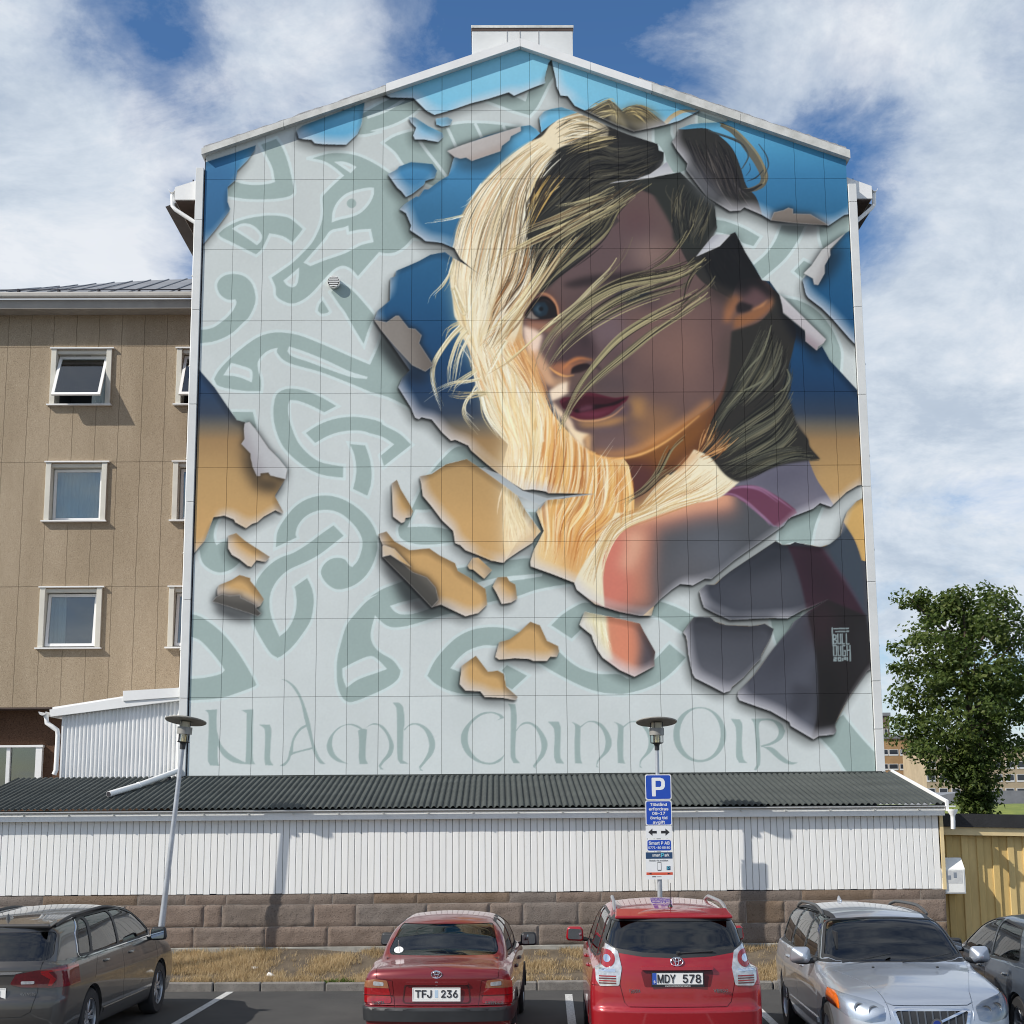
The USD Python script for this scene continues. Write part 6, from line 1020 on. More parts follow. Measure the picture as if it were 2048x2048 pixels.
def door_mirror(car, x, y, z, sgn, m, back=True):
    """x: where it meets the door; glass faces the rear."""
    p = carpart(car, 'mirror', hull(((x+sgn*.07, y, z-.035), .045), ((x+sgn*.20, y+.01, z-.03), .045), ((x+sgn*.075, y, z+.045), .045), ((x+sgn*.19, y+.01, z+.05), .042), ((x+sgn*.13, y+.07, z), .05)), m)
    g = rounded([(x+sgn*.045, z-.055), (x+sgn*.22, z-.05), (x+sgn*.215, z+.07), (x+sgn*.05, z+.06)], .02); gm = prism(g, .006); v = gm.vertices.copy(); gm.vertices = np.stack([v[:, 0], y-.046-v[:, 2], v[:, 1]], 1); gm.fix_normals(); part(p, 'mirror_glass', gm, M_REFL)
    carpart(p, 'mirror_arm', hull(((x-sgn*.02, y+.02, z-.06), .022), ((x+sgn*.08, y+.02, z-.045), .03)), M_PLASTIC)
def handle(car, b, y, z, sgn, m):
    x = 0.; xs = np.linspace(.5, 1.1, 600); x = float(xs[np.argmin(np.abs(b.f(np.stack([xs, 0*xs+y, 0*xs+z], -1))))])
    part(car, 'door_handle', tube(np.array([[sgn*(x+d), y+q, z] for q, d in ((-.09, .0), (-.07, .012), (0, .016), (.07, .012), (.09, .0))]), [.012, .015, .016, .015, .012], 8), m, 40)
def rail(car, x0, x1, y0, y1, z, m, h=.05):
    y = np.linspace(y0, y1, 14); t = (y-y0)/(y1-y0); zz = z(y)+h*np.minimum(1, np.minimum(t, 1-t)*4.5)**.7-.005
    return [part(car, 'roof_rail', tube(np.stack([s*(x0+(x1-x0)*t), y, zz], 1), np.where((t == 0) | (t == 1), .014, .019), 10), m, 40) for s in (-1, 1)]
def solve_y(b, x, z, front=False):
    ys = np.linspace(-.2, 1.2, 900) if not front else np.linspace(b.L+.2, b.L-1.8, 900); f = b.f(np.stack([0*ys+x, ys, 0*ys+z], -1)); return float(ys[np.argmax(f < 0)])
def make_body(car, b, paint, windows, glass, arches, grooves=(), r=.36):
    """windows: (name, prism, glass); grooves: prisms; arches: y of the axles."""
    body = b.iso(0.); cav = b.iso(-.045)^m3.Manifold.cube([3, b.L-1.1 if b.sp.get('hood', True) else b.L, 3]).translate([-1.5, .25, .32])
    lining = (b.iso(-.046)-b.iso(-.06))^m3.Manifold.cube([3, b.L-1.2, 3]).translate([-1.5, .3, .34])
    body = body-cav
    for nm, p, g in windows: body = body-p; lining = lining-p
    for y in arches:
        c = m3.Manifold.cylinder(.30, r, r, 48).rotate([0, 90, 0])
        for x in (.62, -.92): body = body-c.translate([x, y, r-.035]); lining = lining-c.translate([x, y, r-.035])
    skin = b.shell(.01, -.012)
    for g in grooves: body = body-(g^skin)
    carpart(car, 'body', body, paint, b); carpart(car, 'cabin_lining', lining, M_CABIN)
    for nm, p, g in windows: carpart(car, nm, b.shell(-.005, -.011)^p, g, b)
    for y in arches: part(car, 'wheel_well', lathe([(r+.004, -.86), (r+.004, .86), (r-.02, .86), (r-.02, -.86), (r+.004, -.86)], 36, 'x').apply_translation([0, y, r-.035]).slice_plane([0, 0, r-.035], [0, 0, 1]), M_PLASTIC)
def frame_of(b, poly_prism, inner, a=.004): return (b.shell(a, -.02)^poly_prism)-inner
def gl(pts, w=.007): return LineString(pts).buffer(w/2, cap_style=2)
HW = [(.15, .76), (.28, .82), (.5, .86), (.72, .865), (.9, .84), (1.0, .82)]
# ------------------------------------------------------------------ dark red saloon
def red_saloon():
    S = lambda k: [(z, w*k) for z, w in HW]
    b = Body(dict(L=4.49, H=1.425, belt=.96, crown=.05, kt=.12, kr=.09, bulge=.11, top=[(0, .92), (.08, .965), (.3, .995), (.62, 1.02), (.80, 1.07), (1.15, 1.26), (1.45, 1.375), (1.8, 1.415), (2.25, 1.42), (2.7, 1.37), (3.0, 1.24), (3.45, 1.0), (3.9, .92), (4.3, .80), (4.49, .66)],
        hw=S(.985), gh=[(0, .765), (.5, .70), (.85, .60), (1, .55)], rear=[(.15, .10), (.3, .03), (.42, .0), (.55, .0), (.58, .035), (.7, .055), (.85, .05), (.95, .06), (1.1, .2), (1.43, .3)], front=[(.15, .1), (.4, .0), (.6, .02), (.8, .15), (1.43, .3)], plan=[(0, .93), (.3, .985), (1.0, 1), (3.2, 1), (4.1, .97), (4.49, .9)], plan2=[(0, .9), (1, .97), (2, 1), (3, .98), (4.49, .9)]))
    P = at(872, 1976, y=15.5)
    car = thing('saloon_car', 'dark red saloon car with a black rear bumper strip and white plate', 'car', (P[0], 15.5, 0), math.radians(-3.2), scale=(1, 1, 1.03)); pt = car_paint('dark_red_paint', (.165, .006, .009), .25)
    rw = rounded([(-.665, 1.035), (.665, 1.035), (.555, 1.335), (-.555, 1.335)], .05); wp = end_prism(rw, .35, 1.7); fw = end_prism(rounded([(-.66, 1.02), (.66, 1.02), (.54, 1.33), (-.54, 1.33)], .05), 2.6, 4.0)
    sd = [[(2.02, .985), (3.12, .985), (2.72, 1.27), (2.40, 1.345), (2.02, 1.35)], [(1.20, 1.0), (1.97, .985), (1.97, 1.35), (1.62, 1.33), (1.34, 1.19)]]
    win = [('rear_window', wp, M_CARGLASS), ('windscreen', fw, M_CARGLASS)]+[('side_window', side_prism(rounded(p, .035), s), M_CARGLASS) for p in sd for s in (-1, 1)]
    rear = lambda poly: end_prism(poly, -.3, .55)
    LT = [(.50, .60), (.56, .835), (.72, .845), (.84, .82), (.92, .80), (.92, .60)]
    lid = gl([(-.70, 1.0), (-.69, .90), (-.47, .84), (-.44, .58)]); 
    gr = [rear(gl([(s*.70, 1.01), (s*.685, .86), (s*.50, .83), (s*.465, .56)])) for s in (1, -1)]+[rear(gl([(-.9, .575), (.9, .575)], .012))]+[side_prism(gl(p), s) for s in (1, -1) for p in ([(1.98, .95), (2.0, .5), (2.05, .32)], [(3.2, .98), (3.25, .5), (3.2, .32)], [(1.18, .98), (1.12, .7)])]
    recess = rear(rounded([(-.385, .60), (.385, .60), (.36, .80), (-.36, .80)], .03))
    make_body(car, b, pt, win, M_CARGLASS, (.98, 3.61), gr, .345)
    carpart(car, 'rear_window_seal', (b.shell(-.001, -.016)^end_prism(rw.buffer(.018), .35, 1.7))-wp, M_PLASTIC, b)
    for p in sd:
        for s in (-1, 1): carpart(car, 'window_seal', (b.shell(.001, -.016)^side_prism(rounded(p, .035).buffer(.02), s))-side_prism(rounded(p, .035), s), M_PLASTIC, b)
    for s in (1, -1):
        q = LT if s > 0 else mirror_x(LT); g = rounded(q, .025); up = g.intersection(sbox(-1.2, .755, 1.2, 1)); lo = g.intersection(sbox(-1.2, .5, 1.2, .752))
        l = carpart(car, 'tail_lamp', b.shell(.007, -.02)^rear(lo), M_REDLENS, b); carpart(l, 'indicator', b.shell(.007, -.02)^rear(up), M_SMOKE, b); carpart(l, 'reversing_lens', b.shell(.009, -.01)^rear(rounded([(s*.60, .775), (s*.72, .78), (s*.72, .825), (s*.60, .815)], .012)), M_CLEARLENS, b)
        carpart(l, 'lens_rib', b.shell(.010, -.01)^rear(gl([(s*.50, .68), (s*.95, .68)], .008)), M_DKRED, b)
    carpart(car, 'bumper_strip', b.shell(.022, -.02)^rear(sbox(-1.2, .415, 1.2, .560)), M_PLASTIC, b); carpart(car, 'bumper_strip', b.shell(.018, -.02)^m3.Manifold.cube([3, 1.0, .13]).translate([-1.5, -.1+.65-.55, .42])-end_prism(sbox(-.80, .3, .80, .7), -.3, .6), M_PLASTIC, b)
    carpart(car, 'plate_recess_shade', (b.shell(.004, -.01)^recess)-rear(rounded([(-.37, .61), (.37, .61), (.35, .785), (-.35, .785)], .03)), mat('recess_shadow_line', (.05, .008, .008), .4), b); carpart(car, 'lamp_bar', b.shell(.022, -.01)^rear(rounded([(-.36, .792), (.36, .792), (.345, .822), (-.345, .822)], .012)), pt, b)  # dark ring coloured in as the shadow line of the plate recess
    y = solve_y(b, 0, .70); plate(car, 'TFJ 236', y-.014, .70, 0, False, 'www.bilforsaljning.se' if False else None)
    y = solve_y(b, 0, .90); oval_badge(car, 0, y-.006, .90, .115, .075, -.05); part(car, 'lock', lathe([(0, 0), (.022, 0), (.022, .012), (0, .012)], 16, 'y').apply_translation([0, solve_y(b, 0, .835)+.0, .808]), M_CHROME)
    word(car, 'badge_letters', 'TOYOTA', .030, M_CHROME, [-.66, solve_y(b, -.66, .585)-.010, .578+.012], True, rz=-.06, width=.15); word(car, 'badge_letters', 'AVENSIS', .034, M_CHROME, [.64, solve_y(b, .64, .585)-.012, .576+.012], True, rz=.06, width=.21)
    part(car, 'sticker', lathe([(0, 0), (.055, 0), (.055, .003), (0, .003)], 20, 'y').apply_transform(trimesh.transformations.rotation_matrix(-.95, [1, 0, 0])).apply_translation([-.53, solve_y(b, -.53, 1.075)-.004, 1.08]), M_PLATE)
    part(car, 'rear_wiper_wire', tube([[-.52, solve_y(b, -.5, 1.06)+.03, 1.06], [-.40, solve_y(b, -.4, 1.28)+.03, 1.28]], .003, 6), M_PLATE)
    for s in (1, -1):
        door_mirror(car, s*.80, 3.0, 1.0, s, M_PLASTIC); [handle(car, b, q, .86, s, M_PLASTIC) for q in (1.3, 2.2)]
        for y in (.98, 3.61): wheel(car, s*.74, y, .315, .20, s, 7)
    cabin(car, b, (1.45, 2.35), 3.1); carpart(car, 'parcel_shelf', m3.Manifold.cube([1.3, .55, .03]).translate([-.65, .72, .98]), M_CABIN)
red_saloon()
# ------------------------------------------------------------------ bright red people carrier
def red_mpv():
    S = lambda k: [(z, w*k) for z, w in HW]
    b = Body(dict(L=4.44, H=1.62, belt=1.06, crown=.05, kt=.13, kr=.12, bulge=.14, top=[(0, 1.52), (.25, 1.555), (.55, 1.59), (1.1, 1.612), (2.0, 1.61), (2.6, 1.55), (3.0, 1.40), (3.6, 1.10), (4.0, 1.0), (4.3, .86), (4.44, .7)],
        hw=[(.15, .80), (.28, .86), (.5, .895), (.8, .90), (1.0, .875), (1.1, .86)], gh=[(0, .835), (.4, .765), (.8, .68), (1, .63)], rear=[(.15, .09), (.3, .02), (.5, .0), (.66, .0), (.70, .03), (.85, .045), (1.0, .06), (1.12, .09), (1.22, .13), (1.4, .235), (1.5, .285), (1.56, .25), (1.62, .32)], front=[(.15, .1), (.4, .0), (.7, .03), (.9, .2), (1.62, .4)], plan=[(0, .95), (.4, .99), (1.0, 1), (3.2, 1), (4.1, .96), (4.44, .88)], plan2=[(0, .89), (.7, .95), (2, 1), (3, .99), (4.44, .92)]))
    P = at(1356, 1958, y=14.2); car = thing('people_carrier', 'bright red people carrier with roof rails and clear tail lamps', 'car', (P[0], 14.2, 0), math.radians(-2.2), scale=(1, 1, 1.06)); pt = car_paint('bright_red_paint', (.30, .004, .010), .2)
    rear = lambda p, y1=.75: end_prism(p, -.3, y1)
    rw = rounded([(-.735, 1.295), (-.64, 1.225), (-.35, 1.185), (0, 1.172), (.35, 1.185), (.64, 1.225), (.735, 1.295), (.655, 1.505), (-.655, 1.505)], .035)
    sd = [[(1.98, 1.085), (3.2, 1.075), (2.72, 1.40), (2.45, 1.49), (1.98, 1.51)], [(1.02, 1.10), (1.93, 1.085), (1.93, 1.51), (1.05, 1.50)], [(.50, 1.18), (.97, 1.11), (.98, 1.49), (.62, 1.46)]]
    win = [('rear_window', rear(rw), M_DARKGLASS), ('windscreen', end_prism(rounded([(-.74, 1.11), (.74, 1.11), (.62, 1.52), (-.62, 1.52)], .05), 2.6, 4.0), M_CARGLASS)]+[('side_window', side_prism(rounded(p, .035), s), M_DARKGLASS if k else M_CARGLASS) for k, p in enumerate(sd) for s in (-1, 1)]
    gate = Polygon([(-.60, 1.25), (-.585, .90), (-.545, .745), (-.50, .70), (.50, .70), (.545, .745), (.585, .90), (.60, 1.25)])
    gr = [rear(gate.exterior.buffer(.0045).intersection(sbox(-1, .5, 1, 1.0)))]+[rear(gl([(s*.60, .90), (s*.95, .885)])) for s in (1, -1)]+[side_prism(gl(p), s) for s in (1, -1) for p in ([(1.95, 1.05), (1.97, .5), (2.0, .32)], [(3.25, 1.05), (3.3, .5), (3.25, .32)], [(.98, 1.06), (.9, .75)])]
    make_body(car, b, pt, win, M_CARGLASS, (.88, 3.66), gr, .365)
    carpart(car, 'rear_window_border', (b.shell(.001, -.016)^rear(rw.buffer(.022)))-rear(rw.buffer(-.018)), M_PLASTIC, b)
    for p in sd:
        for s in (-1, 1): carpart(car, 'window_seal', (b.shell(.001, -.016)^side_prism(rounded(p, .035).buffer(.022), s))-side_prism(rounded(p, .035), s), M_PLASTIC, b)
    LP = [(.595, .895), (.565, 1.06), (.60, 1.215), (.70, 1.27), (.785, 1.285), (.815, 1.20), (.835, 1.05), (.83, .94), (.79, .885)]
    for s in (1, -1):
        q = rounded(LP if s > 0 else mirror_x(LP), .02); l = carpart(car, 'tail_lamp', b.shell(.008, -.02)^rear(q, .42), M_CLEARLENS, b)
        c = Point(s*.715, 1.145); carpart(l, 'brake_lens', b.shell(.012, -.01)^rear(c.buffer(.082).difference(c.buffer(.036)), .5), M_REDLENS, b); carpart(l, 'lens_centre', b.shell(.013, -.01)^rear(c.buffer(.036), .5), M_CHROME, b)
        for k in range(4): carpart(l, 'lens_stripe', b.shell(.011, -.01)^rear(gl([(s*.625, .915+.022*k), (s*.80, .915+.022*k)], .013), .5), M_REDLENS if k % 2 else M_DKRED, b)
        carpart(l, 'reversing_lens', b.shell(.010, -.01)^rear(rounded([(s*.63, 1.02), (s*.80, 1.03), (s*.80, 1.055), (s*.63, 1.05)], .01), .5), M_CHROME, b)
    spo = hull(((-.60, .31, 1.525), .016), ((.60, .31, 1.525), .016), ((-.58, .60, 1.572), .018), ((.58, .60, 1.572), .018)); carpart(car, 'roof_spoiler', spo, pt)
    rc = rounded([(-.335, .885), (.335, .885), (.37, 1.02), (.35, 1.05), (-.35, 1.05), (-.37, 1.02)], .02); carpart(car, 'plate_recess_shade', b.shell(.002, -.012)^rear(rc, .5), mat('mpv_recess_shade', (.115, .006, .010), .35), b); carpart(car, 'lamp_bar', b.shell(.035, -.01)^rear(rounded([(-.37, 1.045), (.37, 1.045), (.37, 1.075), (-.37, 1.075)], .012), .5), pt, b)  # darker red patch: the recess's shade put into colour, nothing is sunk
    y = solve_y(b, 0, .965); plate(car, 'MDY 578', y-.016, .965, 0, True, 'www.toyotakristianstad.se'); oval_badge(car, 0, solve_y(b, 0, 1.12)-.012, 1.12, .125, .082, .2)
    word(car, 'badge_letters', 'TOYOTA', .028, M_CHROME, [-.44, solve_y(b, -.44, .85)-.006, .835], True, rz=-.04, width=.115); word(car, 'badge_letters', 'VERSO', .030, M_CHROME, [.44, solve_y(b, .44, .85)-.006, .835], True, rz=.04, width=.15)
    rail(car, .60, .555, .72, 2.45, lambda y: b.top(y)-.035, mat('satin_rail', (.52, .53, .55), .35, metal=.8), .05)
    part(car, 'aerial', cat([tube([[0, .70, 1.60], [0, .62, 1.84]], [.005, .003], 6), lathe([(0, 0), (.03, 0), (.022, .02), (.008, .035), (0, .035)], 14).apply_translation([0, .70, 1.59])]), M_PLASTIC)
    wy = [solve_y(b, x, z)-.012 for x, z in ((0, 1.20), (.30, 1.225))]; part(car, 'wiper', cat([tube([[0, wy[0], 1.195], [.38, wy[1]-.004, 1.215]], .009, 6), tube([[.02, wy[0], 1.21], [.02, wy[0]+.02, 1.17]], .02, 8)]), M_PLASTIC)
    for s in (1, -1):
        door_mirror(car, s*.86, 3.02, 1.13, s, pt); [handle(car, b, q, .98, s, pt) for q in (1.2, 2.15)]
        for y in (.88, 3.66): wheel(car, s*.775, y, .325, .21, s, 7)
    cabin(car, b, (1.2, 2.3), 3.15); part(car, 'parcel', hull(((-.28, .45, 1.05), .03), ((-.12, .45, 1.07), .03), ((-.2, .42, 1.13), .02)).to_mesh() and trimesh.creation.box([.2, .1, .06]).apply_translation([-.2, .42, 1.1]), M_BEIGE)
red_mpv()
# ------------------------------------------------------------------ grey-brown estate on the left
def grey_estate():
    b = Body(dict(L=4.82, H=1.48, belt=1.0, crown=.045, kt=.12, kr=.12, bulge=.17, top=[(0, 1.30), (.2, 1.37), (.5, 1.41), (1.2, 1.455), (2.2, 1.475), (2.9, 1.44), (3.3, 1.30), (3.85, 1.02), (4.3, .92), (4.65, .78), (4.82, .62)],
        hw=[(.15, .80), (.28, .86), (.5, .90), (.72, .905), (.9, .88), (1.02, .85)], gh=[(0, .815), (.5, .745), (.85, .66), (1, .60)], rear=[(.15, .1), (.3, .02), (.45, .0), (.62, .01), (.68, .04), (.8, .055), (.95, .06), (1.04, .12), (1.2, .25), (1.32, .33), (1.38, .30), (1.48, .4)], front=[(.15, .1), (.45, .0), (.65, .05), (.85, .22), (1.48, .4)], plan=[(0, .93), (.5, .985), (1.2, 1), (3.4, 1), (4.4, .96), (4.82, .86)], plan2=[(0, .84), (.7, .93), (2, 1), (3.2, .99), (4.82, .9)]))
    car = thing('estate_car', 'grey-brown estate car seen from behind at the left edge', 'car', (-5.76, 15.6, 0), math.radians(-3.0), scale=(1.0, 1.0, 1.06)); pt = car_paint('grey_brown_paint', (.066, .060, .055), .5, .30)
    rear = lambda p, y1=.9: end_prism(p, -.3, y1)
    rw = rounded([(-.70, 1.03), (.70, 1.03), (.645, 1.31), (-.645, 1.31)], .06); sd = [[(2.22, 1.03), (3.52, 1.045), (3.05, 1.31), (2.75, 1.395), (2.26, 1.41)], [(1.30, 1.02), (2.15, 1.03), (2.19, 1.41), (1.42, 1.40)], [(.92, 1.03), (1.24, 1.022), (1.34, 1.395), (1.14, 1.36), (.97, 1.22)]]
    hull_sd = rounded([(.86, 1.0), (3.6, 1.02), (3.08, 1.35), (2.75, 1.435), (1.4, 1.44), (1.12, 1.395), (.92, 1.25)], .05)
    win = [('rear_window', rear(rw, .62), M_DARKGLASS), ('windscreen', end_prism(rounded([(-.72, 1.05), (.72, 1.05), (.60, 1.38), (-.60, 1.38)], .05), 2.9, 4.3), M_CARGLASS)]+[('side_window', side_prism(rounded(p, .03), s), M_CARGLASS) for p in sd for s in (-1, 1)]
    gr = [rear(gl([(s*.62, 1.02), (s*.60, .75), (s*.60, .72), (s*.55, .52), (s*.45, .47), (-s*.1, .46)], .009)) for s in (1, -1)]+[side_prism(gl(p), s) for s in (1, -1) for p in ([(2.18, 1.0), (2.18, .5), (2.25, .3)], [(3.55, 1.02), (3.62, .5), (3.55, .3)], [(1.28, 1.0), (1.12, .75)], [(.62, 1.0), (.5, .92)])]
    make_body(car, b, pt, win, M_CARGLASS, (1.06, 3.76), gr, .365)
    for s in (-1, 1):
        allw = unary_union([rounded(p, .03) for p in sd]); carpart(car, 'window_pillar_trim', (b.shell(.002, -.015)^side_prism(hull_sd, s))-side_prism(allw, s), M_PLASTIC, b); carpart(car, 'chrome_window_line', (b.shell(.008, -.01)^side_prism(hull_sd.buffer(.010), s))-side_prism(hull_sd, s), M_CHROME, b)
        L = [(.30, .80), (.36, .90), (.56, .935), (.93, .985), (.93, .76), (.72, .755), (.42, .77)]; q = rounded(L if s > 0 else mirror_x(L), .015)
        l = carpart(car, 'tail_lamp', b.shell(.010, -.02)^rear(q, .62), M_DKRED, b); V = [(.62, .90), (.70, .915), (.78, .84), (.74, .775), (.70, .775), (.72, .84)]; carpart(l, 'brake_lens', b.shell(.013, -.01)^rear(Polygon(V if s > 0 else mirror_x(V)), .62), M_REDLENS, b)
        carpart(l, 'running_lens', b.shell(.012, -.01)^rear(rounded([(s*.62, .925), (s*.95, .965), (s*.95, .94), (s*.62, .905)], .008), .62), M_REDLENS, b); carpart(l, 'reversing_lens', b.shell(.012, -.01)^rear(rounded([(s*.42, .80), (s*.56, .80), (s*.56, .83), (s*.42, .83)], .01), .62), M_CLEARLENS, b)
        carpart(car, 'chrome_strip', b.shell(.012, -.01)^rear(Polygon([(s*.0, .895), (s*.34, .90), (s*.44, .925), (s*.0, .925)]), .62), M_CHROME, b); carpart(car, 'sill_strip', b.shell(.012, -.01)^side_prism(gl([(1.5, .35), (3.3, .35)], .05), s), pt, b)
    y = solve_y(b, 0, .77); plate(car, '31', y-.014, .70, 0, False, lx=.155); car_t = word(car, 'badge_letters', 'AVENSIS', .028, M_CHROME, [.50, solve_y(b, .5, .70)-.008, .685], True, rz=.10, width=.17)
    rail(car, .60, .58, .55, 2.7, lambda y: b.top(y)-.05, M_PLASTIC, .035)
    carpart(car, 'shark_fin_aerial', hull(((0, .66, 1.42), .028), ((0, .80, 1.425), .014), ((0, .65, 1.475), .010)), pt); carpart(car, 'roof_spoiler', hull(((-.60, .36, 1.375), .022), ((.60, .36, 1.375), .022), ((-.58, .6, 1.40), .025), ((.58, .6, 1.40), .025)), pt)
    for s in (1, -1):
        door_mirror(car, s*.86, 3.30, 1.04, s, M_PLASTIC if s > 0 else M_PLASTIC); [handle(car, b, q, .90, s, pt) for q in (1.55, 2.5)]
        for y in (1.06, 3.76): wheel(car, s*.775, y, .325, .215, s, 10)
    cabin(car, b, (1.5, 2.6), 3.35)
grey_estate()
# ------------------------------------------------------------------ silver estate facing the camera
def silver_estate():
    b = Body(dict(L=4.82, H=1.50, belt=.98, crown=.055, kt=.13, kr=.12, bulge=.12, fbulge=.26, top=[(0, 1.38), (.3, 1.44), (.8, 1.475), (1.8, 1.50), (2.40, 1.485), (2.72, 1.415), (3.05, 1.20), (3.34, 1.01), (3.7, .97), (4.3, .89), (4.6, .80), (4.75, .72), (4.82, .6)],
        hw=[(.15, .82), (.28, .88), (.5, .92), (.72, .925), (.88, .90), (1.0, .865)], gh=[(0, .83), (.5, .75), (.85, .66), (1, .61)], rear=[(.15, .1), (.3, .02), (.6, .0), (.9, .04), (1.2, .14), (1.5, .3)], front=[(.15, .08), (.35, .0), (.55, .005), (.68, .02), (.78, .06), (.9, .2), (1.5, .5)], plan=[(0, .93), (.6, .98), (1.2, 1), (3.4, 1), (4.3, .965), (4.82, .87)], plan2=[(0, .92), (1, .98), (2, 1), (3.2, 1), (4.82, .95)]))
    car = thing('estate_car', 'silver estate car facing the camera with grille and headlamps', 'car', (4.57, 18.62, 0), PI-math.radians(2.6), scale=(.985, .97, 1.035)); pt = car_paint('silver_paint', (.49, .53, .59), .72, .34, .12)
    ws = rounded([(-.785, 3.12), (-.66, 3.22), (-.4, 3.31), (0, 3.34), (.4, 3.31), (.66, 3.22), (.785, 3.12), (.645, 2.62), (.35, 2.675), (0, 2.69), (-.35, 2.675), (-.645, 2.62)], .04); fr = lambda p, y0=3.9: end_prism(p, y0, 5.1); wpr = top_prism(ws, .9, 1.6)
    sd = [[(2.12, 1.005), (3.28, 1.03), (2.80, 1.33), (2.55, 1.42), (2.14, 1.44)], [(1.18, 1.0), (2.05, 1.005), (2.07, 1.44), (1.22, 1.43)], [(.34, 1.02), (1.11, 1.0), (1.15, 1.43), (.75, 1.41), (.48, 1.38)]]; hs = rounded([(.28, .985), (3.40, 1.0), (2.84, 1.36), (2.56, 1.46), (.74, 1.455), (.44, 1.41)], .04)
    wsx = top_prism(ws.buffer(.03), .9, 1.7)
    win = [('windscreen', wpr, pane_mat('windscreen_glass', (.20, .26, .28), .95, .05)), ('rear_window', end_prism(rounded([(-.68, 1.05), (.68, 1.05), (.60, 1.38), (-.60, 1.38)], .05), -.3, .9), M_DARKGLASS)]+[('side_window', side_prism(rounded(p, .03), s)-wsx, M_CARGLASS) for p in sd for s in (-1, 1)]
    gr = [fr(gl([(-.45, .76), (-.38, .735), (.38, .735), (.45, .76)], .008), 4.2)]+[top_prism(gl([(s*.42, 4.75), (s*.47, 4.45), (s*.60, 4.0), (s*.735, 3.55)], .009), .5, 1.2) for s in (1, -1)]+[top_prism(gl([(-.9, 3.56), (.9, 3.56)], .009), .8, 1.03)]+[side_prism(gl(p), s) for s in (1, -1) for p in ([(2.09, .98), (2.1, .5), (2.15, .3)], [(3.36, .98), (3.42, .6), (3.38, .3)], [(1.14, .98), (1.0, .72)])]
    make_body(car, b, pt, win, M_CARGLASS, (1.06, 3.87), gr, .375)
    carpart(car, 'windscreen_border', (b.shell(.001, -.016)^top_prism(ws.buffer(.022), .9, 1.6))-top_prism(ws.buffer(-.014), .9, 1.6), M_PLASTIC, b)
    allw = unary_union([rounded(p, .03) for p in sd])
    for s in (-1, 1):
        carpart(car, 'window_pillar_trim', (b.shell(.002, -.015)^side_prism(hs, s))-side_prism(allw, s)-wsx, M_PLASTIC, b)
        H = [(.475, .60), (.455, .72), (.55, .765), (.72, .80), (.93, .835), (.93, .70), (.80, .60), (.62, .575)]; q = rounded(H if s > 0 else mirror_x(H), .03); l = carpart(car, 'headlamp', b.shell(.006, -.03)^fr(q), pane_mat('headlamp_cover', (.86, .88, .9), .95, .10), b)
        carpart(l, 'reflector', b.shell(-.012, -.03)^fr(q.buffer(-.012)), mat('lamp_reflector', (.55, .56, .58), .22, metal=.9, col2=(.25, .26, .28), scale=14.), b)
        if s < 0 or True: A = [(.878, .60), (.868, .84), (.95, .86), (.95, .62)]; carpart(l, 'indicator', b.shell(.003, -.011)^fr(Polygon(A if s > 0 else mirror_x(A)).intersection(q.buffer(-.008))), M_AMBER, b)
        for k, xx in enumerate((.57, .70)): part(l, 'lamp_eye', lathe([(0, -.01), (.030, -.008), (.048, .0), (.055, .012), (.055, -.02), (0, -.02)], 20, 'y').apply_transform(trimesh.transformations.rotation_matrix(PI, [0, 0, 1])).apply_translation([s*xx, solve_y(b, xx, .68+.02*k, True)-.014, .68+.02*k]), M_CHROME, 40)
    G = Polygon([(-.36, .72), (.36, .72), (.40, .69), (.33, .47), (.27, .44), (-.27, .44), (-.33, .47), (-.40, .69)]); Gi = G.buffer(-.03)
    g = carpart(car, 'grille', b.shell(.012, -.02)^fr(G, 4.3).__sub__(fr(Gi, 4.3)), M_CHROME, b); carpart(g, 'grille_mesh', b.shell(.002, -.02)^fr(Gi, 4.3), M_PLASTIC, b)
    for k in range(-4, 5): carpart(g, 'grille_slat', b.shell(.010, -.01)^fr(gl([(k*.075, .45), (k*.078, .71)], .016).intersection(Gi), 4.3), mat('dark_chrome', (.16, .165, .17), .25, metal=.8), b)
    carpart(g, 'diagonal_bar', b.shell(.018, .0)^fr(gl([(-.36, .705), (.29, .455)], .022).intersection(G.buffer(-.01)), 4.3), M_CHROME, b); part(g, 'badge', lathe([(0, 0), (.050, 0), (.058, .006), (.058, .016), (0, .016)], 24, 'y').apply_transform(trimesh.transformations.rotation_matrix(PI, [0, 0, 1])).apply_translation([-.02, b.L+.008, .575]), M_CHROME, 40); part(g, 'badge_centre', lathe([(0, 0), (.040, 0), (.040, .004), (0, .004)], 20, 'y').apply_translation([-.02, b.L+.026, .575]), mat('badge_blue', (.02, .04, .22), .3))
    carpart(car, 'lower_grille', b.shell(.003, -.02)^fr(rounded([(-.6, .25), (.6, .25), (.55, .36), (-.55, .36)], .03)), M_PLASTIC, b)
